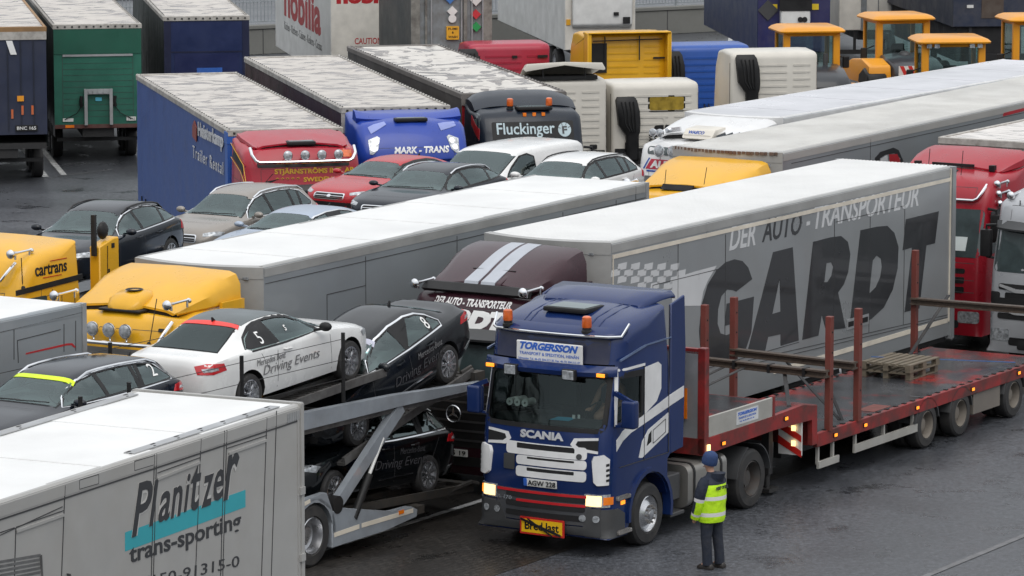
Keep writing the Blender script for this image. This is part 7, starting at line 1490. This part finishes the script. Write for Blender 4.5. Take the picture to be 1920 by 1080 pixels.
# ---------------------------------------------------------------- new truck cabs seen from behind
def rear_cab(label, c, z, col, yaw=103, W=2.45, deep=2.1, snork=None, window=False, lip=0, ribs=True, zb=1.0, strap=False, defl=False, top_r=.2):
    """c: ground point under the middle of the rear wall"""
    t = thing('truck_cab', label, 'truck', (c[0],c[1],0), yaw, 0, 'new truck cabs seen from behind'); h = W/2
    P = [(0,zb),(0,z-top_r)]+[(top_r*(1-math.cos(R(a))), z-top_r+top_r*math.sin(R(a))) for a in (30,60,90)]+[(deep*.5,z+.03),(deep*.75,z-.05),(deep-.2,z-.5),(deep,1.9),(deep+.05,1.0),(deep,zb-.4)]
    m = shell([(x,zz,1) for x, zz in P], W, ((0,0),(.9,.0)), rc=.13, nc=4); b = m.bvh(); m.build('cab', col, t, 40)
    Fb = ((0,0,0),(0,-1,0),(0,0,1))                 # seen from behind: u to the photo's right
    m = MB()
    zt = z-.32; k = 0
    while zt > zb+.25 and ribs:
        wrap(m, b, rrect(-h*.62,h*.28,zt-.075,zt-.02,.02), *Fb, off=.014, step=.4, thick=.02); wrap(m, b, rrect(h*.42,h*.82,zt-.075,zt-.02,.02), *Fb, off=.014, step=.4, thick=.02); zt -= .19; k += 1
    wrap(m, b, [rrect(-h*.55,h*.22,zb+.45,zb+1.0,.1), rrect(-h*.55+.05,h*.22-.05,zb+.50,zb+.95,.08)], *Fb, off=.012, step=.3, thick=.03)
    m.build('pressed_ribs', col, t)
    if window:
        m = MB(); wrap(m, b, rrect(-.22,.82,z-.80,z-.36,.06), *Fb, off=.012, step=.3); m.build('window_seal', M['black'], t); m = MB(); wrap(m, b, rrect(-.18,.78,z-.76,z-.40,.05), *Fb, off=.02, step=.3); m.build('rear_window', pm('window onto yellow', (.32,.22,.03), rough=.1, var=.5, vs=3), t)
        m = MB(); wrap(m, b, rrect(-.05,.68,zb+.25,zb+.75,.08), *Fb, off=.012, step=.3); m.build('service_opening', M['void'], t)
    if snork:
        x0, zt_ = snork; y = -x0; m = MB(); rings = []
        for cy, zz, w_, dx in ((y+.06,zt_,.24,.10),(y+.05,zt_-.10,.29,.20),(y,zt_-.40,.31,.24),(y-.03,zt_-.75,.30,.24),(y-.10,zt_-.95,.22,.22),(y-.12,zt_-1.05,.17,.2),(y-.12,zt_-1.7,.17,.2)): rings.append([(-.01,cy-w_,zz),(-dx*.7,cy-w_,zz),(-dx,cy-w_*.6,zz),(-dx,cy+w_*.6,zz),(-dx*.7,cy+w_,zz),(-.01,cy+w_,zz)])
        m.loft(rings); m.build('air_intake', M['black'], t, 40)
        m = MB(); [m.tube([(-.22,y+.05+dy,zt_-.12),(-.26,y+dy*.9,zt_-.4),(-.26,y-.03+dy*.85,zt_-.72),(-.24,y-.1+dy*.5,zt_-.93)], .022, 6) for dy in (-.17,-.06,.06,.17)]; m.build('intake_ribs', M['void'], t)
    if lip:
        m = MB()
        for s_ in (1,-1): m.prism([(.1,zb+.5),(-lip,zb+.7),(-lip,z+.06),(.1,z+.08)], 'xz', s_*(h-.10), s_*(h+.02), .02)
        m.prism([(.3,z-.02),(-lip-.05,z+.04),(-lip-.05,z+.09),(.3,z+.06)], 'xz', -h, h, .02); m.build('side_fairing', col, t)
        m = MB(); m.box(-.06,-.02,h-.62,h-.12,z-1.1,z-.25); [m.beam((-.10,y,z-.05),(-.10,y,z-.75),.03,.03) for y in (h-.55,-.35)]; m.beam((-.12,h-.2,z-.18),(-.12,-h+.2,z-.15),.02,.03); m.beam((-.05,-h+.1,z-.7),(-.05,-h+.45,z-.7),.02,.05); m.build('rear_fittings', M['black'], t)
    if strap:
        m = MB(); [m.box(-.05,-.02,y0,y1,z-.42,z-.34) for y0, y1 in ((-h+.1,-h+.4),(-.2,-.05),(h-.3,h-.1))]; m.build('rear_fittings', M['black'], t)
    if defl:
        m = MB(); rings = []
        for x, zz, w_ in ((1.3,z+.0,.95),(.8,z+.22,1.02),(.2,z+.40,1.10),(-.15,z+.46,1.12),(-.17,z+.42,1.12)):
            rings.append([(x,-w_,zz-.16),(x,-w_+.08,zz-.02),(x,0,zz+.02),(x,w_-.08,zz-.02),(x,w_,zz-.16),(x,w_-.05,zz-.18),(x,0,zz-.03),(x,-w_+.05,zz-.18)])
        m.loft(rings); m.build('roof_deflector', col, t, 50); m = MB(); [m.beam((.0,y,z+.0),(.05,y+.03,z+.42),.03,.03) for y in (.55,-.62)]; m.box(.0,.6,-.95,.9,z-.02,z+.08); m.build('deflector_struts', M['black'], t)
    m = MB()
    for k_, yy in enumerate((.05,.18)): m.tube([(-.03,yy,zb+.55)]+[(-.16+.05*math.cos(i*1.57),yy+.05*math.sin(i*1.57),zb+.52-.018*i) for i in range(26)]+[(-.3,yy,zb-.05)], .014, 5)
    m.build('air_hoses', M['black'], t)
    m = MB(); m.box(-.05,-.01,-h+.08,h-.08,zb-.02,zb+.14); m.box(-.12,-.02,h-.62,h-.35,zb+.1,zb+.32,.02); m.box(-.1,-.02,-h+.3,-h+.5,zb+.18,zb+.3,.02); m.build('rear_boxes', M['black'], t)
    for s_ in (1,-1): m = MB(); wrap(m, b, [(s_*.02,zb+.1),(s_*.05,zb+.1),(s_*.05,z-top_r-.1),(s_*.02,z-top_r-.1)] if s_ < 0 else [(-.05,zb+.1),(-.02,zb+.1),(-.02,z-top_r-.1),(-.05,z-top_r-.1)], (.12,s_*h,0), (-s_,0,0), (0,0,1), .004, .4); m.build('side_seal', M['black'], t)
    m = MB(); m.box(-3.6,deep-.4,-.42,-.32,.75,1.0); m.box(-3.6,deep-.4,.32,.42,.75,1.0); [m.box(x,x+.1,-.4,.4,.78,.98) for x in (-3.5,-2,-.5)]; m.box(-.1,deep-.3,-.9,.9,.6,1.05); m.build('chassis', M['chassis'], t)
    for x in (deep-1.2,-2.6):
        for s_ in (1,-1): truck_wheel(t, x, s_*(h-.17), .5, .5, .3, s_, 'front' if x > 0 else 'drive')
    return t, b
wv = paint('cream white cab paint', (.60,.57,.51), dirt=.1, rough=.42); vy = paint('deep yellow cab paint', (.70,.37,.012), dirt=.08); vr = paint('rose red cab paint', (.36,.018,.045), dirt=.12); vb = paint('cobalt cab paint', (.015,.075,.33), dirt=.1)
rear_cab('cream white cab with small rear window seen between yellow cab and AUTO truck', (3.9,111), 2.92, wv, window=True, snork=(-.80,2.55))
rear_cab('cream white cab with raised roof deflector right of the blue black truck', (1.38,110.2), 3.08, wv, defl=True)
rear_cab('tall yellow cab seen from behind', (3.3,118), 3.66, vy, lip=.35, zb=.9, top_r=.1)
rear_cab('rose red cab seen from behind beside the grey container', (-.05,121), 3.12, vr, strap=True, snork=(-1.25,3.0))
rear_cab('cobalt blue cab seen from behind with work lamps on top', (5.75,119), 3.25, vb, snork=(-1.12,3.1))
rear_cab('cream white cab with black air intake beside the wheel loaders', (7.18,112), 3.66, wv, snork=(-.78,3.6), yaw=101)
# ---------------------------------------------------------------- wheel loaders
lo_o = paint('loader orange paint', (.72,.30,.015), dirt=.15, rough=.4); lo_g = paint('loader grey hood', (.028,.031,.037), dirt=.2, rough=.35)
def loader(name, label, c, yaw, ztop, W=1.72, lights=False, arms=False):
    t = thing(name, label, 'loader', (c[0],c[1],0), yaw, 0, 'orange wheel loaders'); h = W/2; z = ztop
    m = MB(); P = rrect(-1.05,.75,-h-.12,h+.12,.18,3); m.loft([[((p[0]+.15)*k-.15, p[1]*k, zz) for p in P] for k, zz in ((.80,z-.24),(.86,z-.16),(1.0,z-.13),(1.01,z-.09),(.93,z-.02),(.80,z+.03))]); m.build('cab_roof', lo_o, t)
    m = MB(); [m.box(x-.08,x+.08,s_*(h-.22),s_*(h-.02),1.9,z-.12,.02) for x in (-.78,) for s_ in (1,-1)]; [m.box(.42,.52,s_*(h-.16),s_*(h-.06),1.9,z-.12) for s_ in (1,-1)]; m.build('cab_posts', lo_o, t)
    m = MB(); m.box(-.75,.46,-h+.10,h-.10,1.85,z-.16,.03); m.build('cab_glass', M['cab'], t); m = MB(); m.box(-.45,-.2,-.28,.28,1.9,2.45,.05,2); m.box(-.42,-.3,-.2,.2,2.5,2.95,.05,2); m.build('driver_seat', M['seat'], t); m = MB(); m.box(.2,.4,-.45,.45,1.9,2.35,.04); m.lathe([(.19,-.012),(.21,0),(.19,.012),(.17,0)], (.1,0,2.5), (-.6,0,.8), 16, closed=True); m.build('console', M['dark'], t)
    m = MB(); m.box(-.85,-.83,-.25,.3,2.15,2.5); m.build('rear_plate', M['dark'], t)
    m = MB(); rings = []
    for x, w_, zt in ((-.82,.80,2.66),(-.95,.84,2.72),(-1.7,.86,2.64),(-2.4,.82,2.46),(-2.65,.72,2.25),(-2.72,.6,1.7)): rings.append([(x,-w_,1.0),(x,-w_,zt-.25),(x,-w_+.1,zt-.06),(x,-w_*.4,zt),(x,w_*.4,zt),(x,w_-.1,zt-.06),(x,w_,zt-.25),(x,w_,1.0)])
    m.loft(rings); m.build('engine_hood', lo_g, t, 50); m = MB(); m.box(-2.76,-2.5,-.6,.6,1.55,2.15,.05,2); m.build('rear_grille', M['black'], t)
    for s_ in (1,-1): m = MB(); m.prism([(-.5,1.5),(-.7,1.95),(-1.3,2.15),(-2.0,2.05),(-2.4,1.6),(-2.3,1.5)], 'xz', s_*.88, s_*1.2, .05, 2); m.build('fender', lo_o, t, 40)
    m = MB(); m.cyl((-1.3,-.3,2.5),(-1.3,-.3,3.0),.07); m.sph((-1.1,.05,2.62),.22,12,(1,1,.8)); m.build('exhaust', M['dark'], t)
    m = MB(); [m.box(-2.6,-2.66,s_*.35-.09,s_*.35+.09,1.72,1.84) for s_ in (1,-1)]; m.build('tail_lamp', M['lamp'], t)
    m = MB(); m.box(-2.7,.9,-.5,.5,.6,1.1,.05); m.box(-2.8,-2.3,-.95,.95,.7,1.35,.06,2); m.box(1.0,2.5,-.45,.45,.7,1.5,.05)
    for s_ in (1,-1):
        rg = []
        for i in range(8):
            a = R(20+140*i/7); rg.append([(-1.35-.86*math.cos(a),s_*k,.72+.86*math.sin(a)) for k in (.62,1.12)]+[(-1.35-.80*math.cos(a),s_*k,.72+.80*math.sin(a)) for k in (1.12,.62)])
        m.loft(rg)
    m.build('frame', lo_o, t, 35)
    for x in (-1.35,1.55):
        for s_ in (1,-1): truck_wheel(t, x, s_*.9, .72, .72, .5, s_, 'drive', lo_o)
    m = MB()
    for s_ in (.35,-.35): m.prism([(.9,1.3),(1.0,1.75),(1.7,1.9),(2.9,.7),(3.1,.45),(2.8,.45),(1.7,1.55)], 'xz', s_-.08, s_+.08, .02)
    m.build('lift_arms', lo_o, t); m = MB(); m.prism([(2.9,.15),(3.9,.08),(3.9,.14),(3.15,.3),(3.0,.9),(3.2,1.25),(3.1,1.27),(2.85,.9)], 'xz', -1.25, 1.25); m.build('bucket', lo_o, t)
    m = MB(); [m.box(-.5,-.42,s_*(h+.25)-.1,s_*(h+.25)+.1,2.5,2.85,.03) for s_ in (1,-1)]; [m.beam((-.4,s_*(h-.1),2.9),(-.45,s_*(h+.2),2.8),.03,.03) for s_ in (1,-1)]; m.build('mirror', M['black'], t)
    if lights:
        m = MB(); [m.box(-.98,-.92,y-.07,y+.07,z-.26,z-.14) for y in (.5,.72,-.5,-.72)]; m.build('work_lamps', M['lamp'], t)
    if arms:
        m = MB(); m.prism([(-1.2,1.5),(-1.5,2.1),(-1.2,2.3),(-.8,2.0),(-.8,1.4)], 'xz', .75, 1.1, .03); m.prism([(-.9,1.35),(-1.0,1.5),(-2.1,1.75),(-2.2,1.6)], 'xz', .55, .7); m.build('guard_plate', lo_o, t); m = MB(); m.prism([(-2.3,1.9),(-2.2,2.45),(-1.5,2.62),(-.6,2.55),(.2,2.3),(.3,1.9)], 'xz', .85, 1.55, .06, 2); m.build('side_cover', lo_o, t, 40); m = MB(); m.prism([(-2.36,1.9),(-2.3,2.2),(-1.9,2.4),(-1.5,2.2),(-1.4,1.9)], 'xz', 1.0, 1.62, .05); m.build('wheel_guard', M['black'], t); m = MB(); m.box(-2.9,-2.88,.25,.85,2.12,2.5); wb = m.build('warning_board', M['plate'], t); m = MB(); [m.prism([(y,2.12),(y+.12,2.12),(y+.30,2.5),(y+.18,2.5)], 'yz', -2.905, -2.90) for y in (.27,.52)]; m.build('red_stripes', MATS['sign border red'], wb)
loader('wheel_loader', 'orange wheel loader behind the rightmost cream white cab', (8.6,120.3), 99, 3.72)
loader('wheel_loader', 'orange wheel loader with striped warning board, farthest and tallest of the row', (11.5,123.6), 104, 3.82, arms=True)
loader('wheel_loader', 'orange wheel loader with white roof lamps in front of the others', (12.35,116.2), 95, 3.75, W=1.85, lights=True)
loader('wheel_loader', 'orange wheel loader partly cut by the right edge', (15.4,121.5), 100, 3.95)
# ---------------------------------------------------------------- far row: trailers, container, wall, fence
panelw = pm('off white panel', (.66,.63,.57), rough=.45, dirt=.12, dcol=(.45,.42,.38)); panelg = pm('pale grey panel', (.60,.60,.585), rough=.45, dirt=.2, dcol=(.33,.32,.30))
def box_body(name, label, c, yaw, L, W, zb, H, side, face, cat='trailer', group=None):
    """c: ground point under the middle of the near end; yaw points away from the camera"""
    t = thing(name, label, cat, (c[0],c[1],0), yaw, 0, group); h = W/2
    m = MB(); m.box(0,L,-h,h,zb,H,.02); m.build('body', side, t); m = MB(); m.box(-.03,0,-h+.02,h-.02,zb+.03,H-.03); m.build('end_wall', face, t)
    m = MB(); m.box(.2,L-.2,-.5,.5,zb-.35,zb); m.box(.02,.15,-h+.05,h-.05,.45,.6); m.box(.05,.1,.6,.7,.5,zb); m.box(.05,.1,-.7,-.6,.5,zb); m.build('chassis', M['chassis'], t)
    for x in (2.2,3.5): [truck_wheel(t, x, s_*(h-.2), .5, .5, .32, s_) for s_ in (1,-1)]
    return t
EF = lambda x=-.03: ((x,0,0),(0,-1,0),(0,0,1))
t = box_body('box_trailer', 'off white trailer with brick red lettering and CAUTION on its end wall', (-4.55,131), 100.7, 13.6, 2.5, 1.1, 4.3, panelg, panelw)
rednob = pm('brick red lettering', (.42,.015,.02), rough=.5)
m = MB(); text(m, None, 'nobilia', (-.03,1.06,3.57), (0,-1,0), (0,0,1), 2.05, .52, .004, 0, .05); text(m, None, 'CAUTION !', (-.03,.48,2.28), (0,-1,0), (0,0,1), .98, .2, .004, 0, .012); m.build('lettering', rednob, t, 20)
m = MB(); text(m, None, 'nobilia', (11.2,1.25,2.35), (-1,0,0), (0,0,1), 9.0, 1.3, .004, 0, .035); m.build('lettering', pm('faded red lettering', (.34,.025,.03), rough=.5), t, 20); m = MB(); text(m, None, 'Küchen - Kitchens - Cuisines - Keukens - Cocinas', (11.2,1.25,1.9), (-1,0,0), (0,0,1), 9.2, .28, .004); m.build('lettering', M['dtext'], t, 20)
contm = pm('grey container paint', (.22,.24,.25), rough=.5, dirt=.6, dcol=(.10,.085,.07), ds=3); contd = pm('stained grey frame', (.24,.235,.21), rough=.6, dirt=.9, dcol=(.06,.05,.045), ds=3)
t = box_body('tank_container', 'grey container with diamond hazard placards on its doors', (-1.83,123.5), 101, 6.1, 2.44, 1.15, 4.6, pm('dark grey corrugated', (.05,.055,.055), rough=.6, dirt=.4), contm, 'container')
m = MB(); [m.box(-.1,.0,y-w_,y+w_,1.15,4.6) for y, w_ in ((1.1,.13),(-1.1,.13),(.78,.03),(-.42,.05))]; m.build('door_frame', contd, t); m = MB(); [m.cyl((-.1,y,1.2),(-.1,y,4.5),.025,n=8) for y in (.62,-.3,-.62,-.95)]; m.build('lock_bars', M['galv'], t)
def diamond(cy, cz, r_): return [(cy,cz-r_),(cy+r_,cz),(cy,cz+r_),(cy-r_,cz)]
for pts, col_, lb in ((diamond(.05,4.46,.34),(.05,.16,.42),'blue_placard'),(diamond(-.02,3.90,.16),(.7,.68,.66),'white_placard'),(disc(-.02,3.68,.12),(.7,.68,.66),'white_disc'),(rrect(-.22,.16,3.05,3.45,.02) ,(.72,.36,.02),'orange_plate'),(diamond(-.74,4.22,.17),(.7,.7,.7),'white_placard'),(diamond(-.74,3.80,.15),(.5,.03,.04),'red_placard'),(diamond(-.75,3.42,.15),(.02,.30,.08),'green_placard')):
    m = MB(); m.prism([(p[0],p[1]) for p in pts], 'yz', -.118 if lb != 'white_disc' else -.119, -.03); m.build(lb, pm(lb.replace('_',' '), col_, rough=.5), t)
m = MB(); text(m, None, 'FUMI', (-.119,.11,3.34), (0,-1,0), (0,0,1), .28, .07, .003, 0, .02); text(m, None, '&', (-.119,0,3.23), (0,-1,0), (0,0,1), .06, .07, .003, 0, .02); text(m, None, 'WASH', (-.119,.11,3.10), (0,-1,0), (0,0,1), .28, .07, .003, 0, .02); m.build('lettering', M['black'], t, 20)
m = MB(); [m.box(-.12,-.05,y-.09,y+.09,2.1,2.25) for y in (.95,-.95)]; m.box(-.12,-.05,-.25,-.0,2.0,2.35); m.build('amber_marker', M['amber'], t)
t = box_body('reefer_trailer', 'white refrigerated trailer with cooling unit on its end wall', (3.05,142.3), 100, 13.6, 2.5, 1.12, 4.1, panelg, panelw)
m = MB(); m.prism([(-.05,1.9),(-.25,2.0),(-.3,3.3),(-.12,4.05),(-.03,4.05),(-.03,1.9)], 'xz', -1.1, 1.0, .08, 3); cu_ = m.build('cooling_unit', pm('white plastic shell', (.70,.70,.68), rough=.35, coat=.3), t, 40)
m = MB(); m.prism([(.1,3.62),(-.4,3.70),(-.95,3.35),(-1.0,4.0),(.1,4.0)], 'yz', -.31, -.2); m.build('dark_grille', M['dark'], cu_); m = MB(); m.box(-.32,-.3,-.6,-.42,2.33,2.45); m.box(-.32,-.3,-1.0,-.75,2.05,2.28); m.build('vents', M['void'], cu_); m = MB(); m.box(-.06,-.03,1.05,1.2,2.0,2.2); m.build('orange_plate', MATS['orange plate'], t)
m = MB(); m.prism([(4.5,3.9),(8.0,4.08),(3.6,4.08)][::-1], 'xz', 1.25, 1.256); m.build('brown_flash', pm('brown flash', (.30,.17,.06), rough=.5), t)
t = box_body('box_trailer', 'dark blue trailer with white machine and folded signs on its rear', (9.55,139.2), 96, 12, 2.5, 1.3, 4.1, bluer, pm('night blue panel', (.012,.014,.09), rough=.45, dirt=.25), group='trailers in the far row')
m = MB(); m.prism([(.55,3.2),(-.5,3.2),(-.38,3.6),(-.3,3.7),(.35,3.7),(.42,3.6)], 'yz', -.5, -.05, .02); m.box(-.4,-.05,-.5,.5,2.15,2.75,.04); m.build('white_machine', M['plate'], t); m = MB(); m.box(-.42,-.3,-.55,.55,2.75,3.2); [m.cyl((-.45,y,2.45),(-.4,y,2.45),.09) for y in (-.15,-.3)]; m.build('machine_dark_panel', M['void'], t)
m = MB(); [m.box(-.06,-.04,y-.14,y+.14,2.75,2.95) for y in (.72,-.7)]; m.build('yellow_plates', pm('yellow plate', (.7,.5,.02), rough=.5), t)
m = MB(); [m.prism([(cy-.35,cz),(cy,cz-.35),(cy+.35,cz),(cy,cz+.35)], 'yz', -.09, -.05) for cy, cz in ((.75,3.5),(.9,2.75),(-.95,3.5),(1.1,4.0-.1))]; m.build('folded_signs', M['dark'], t)
t = box_body('box_trailer', 'white trailer with grey posts behind the tallest wheel loader', (13.05,148.5), 96, 12, 2.5, 1.3, 4.2, panelw, panelw, group='trailers in the far row'); m = MB(); [m.box(-.1,-.03,y-.1,y+.1,1.3,4.2) for y in (.35,-.75)]; m.box(-.06,-.03,-.2,-.17,1.5,3.2); m.build('door_posts', contm, t); m = MB(); m.box(-.08,-.03,-.7,.3,3.2,3.5); m.build('dark_band', M['black'], t); m = MB(); m.prism([(-1.05,2.2),(-.9,2.1),(-.72,2.5),(-.85,2.62)], 'yz', -.15, -.05); m.build('dark_bracket', M['black'], t); m = MB(); m.box(-.05,-.04,-.5,-.32,2.7,2.82); m.build('blue_sticker', lblue, t)
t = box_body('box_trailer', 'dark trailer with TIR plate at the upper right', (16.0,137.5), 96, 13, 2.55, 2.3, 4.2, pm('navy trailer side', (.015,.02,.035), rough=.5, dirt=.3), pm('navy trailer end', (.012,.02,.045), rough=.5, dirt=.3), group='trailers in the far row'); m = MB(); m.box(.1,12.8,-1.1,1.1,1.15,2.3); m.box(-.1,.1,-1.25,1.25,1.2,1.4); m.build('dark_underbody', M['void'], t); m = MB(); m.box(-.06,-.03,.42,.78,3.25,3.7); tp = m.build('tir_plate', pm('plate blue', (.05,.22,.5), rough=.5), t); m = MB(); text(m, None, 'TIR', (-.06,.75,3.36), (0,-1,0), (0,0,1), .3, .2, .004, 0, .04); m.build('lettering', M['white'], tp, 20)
m = MB(); m.box(-.06,-.03,-1.1,-.8,3.3,3.6); m.box(-.06,-.03,.58,.8,2.95,3.05); m.build('white_plate', M['plate'], t); m = MB(); m.box(-.05,-.03,-.45,.3,2.6,3.7); m.build('rusty_panel', pm('dark brown panel', (.05,.03,.02), rough=.6, dirt=.5), t)
# concrete wall and railing
conc = pm('weathered concrete', (.20,.20,.185), rough=.8, var=.15, vs=.6, dirt=.5, dcol=(.11,.11,.10), ds=1.2, bump=.2, bs=6)
WA, WB = Vector((-30,141.3,0)), Vector((45,186,0)); wl = (WB-WA).length; wyaw = math.degrees(math.atan2(WB.y-WA.y, WB.x-WA.x))
t = thing('concrete_wall', 'low concrete wall along the far edge of the yard', 'wall', WA, wyaw); m = MB(); m.box(0,wl,-.15,.15,0,.95,.02); m.box(0,wl,-.2,.2,.95,1.1,.02); m.build('wall_body', conc, t); m = MB(); [m.box(i*3.0-.012,i*3.0+.012,-.162,-.15,0,.95) for i in range(1,29)]; m.build('joints', seam, t)
rail_m = pm('galvanised railing', (.33,.36,.38), rough=.5, metal=.3, dirt=.2)
t = thing('railing', 'grey metal railing with upright bars on the concrete wall', 'fence', WA+Vector((0,0,1.1)), wyaw); m = MB(); m.box(0,wl,-.03,.03,.10,.15); m.box(0,wl,-.03,.03,1.55,1.61); m.box(0,wl,-.03,.03,.85,.89); m.build('rails', rail_m, t); m = MB(); [m.box(i*.15-.012,i*.15+.012,-.012,.012,.15,1.55) for i in range(int(wl/.15))]; m.build('bars', rail_m, t); m = MB(); [m.box(i*2.5-.035,i*2.5+.035,-.035,.035,0,1.65) for i in range(int(wl/2.5)+1)]; m.build('posts', rail_m, t)
m = MB(); m.beam((-.0,0,0),(4.1,.8,.05),.12,.12); o_ = m.build('metal_pipe', M['galv']); o_.location = (4.9,136,1.55); tag(o_, 'grey pipe lying behind the cobalt blue cab', 'pipe'); o_.data.transform(Matrix.Identity(4))
# grass bank and hedge beyond the railing
gm_ = pm('grass bank', (.05,.075,.035), rough=.9, var=.4, vs=.8, dirt=.5, dcol=(.08,.08,.05)); m = MB(); m.poly([(-80,150,.3),(90,235,.3),(90,420,9),(-80,420,9)]); tag(m.build('grass_bank', gm_, ang=0), kind='structure')
for ch in kids(WH): bpy.data.objects.remove(ch)
bpy.data.objects.remove(WH)
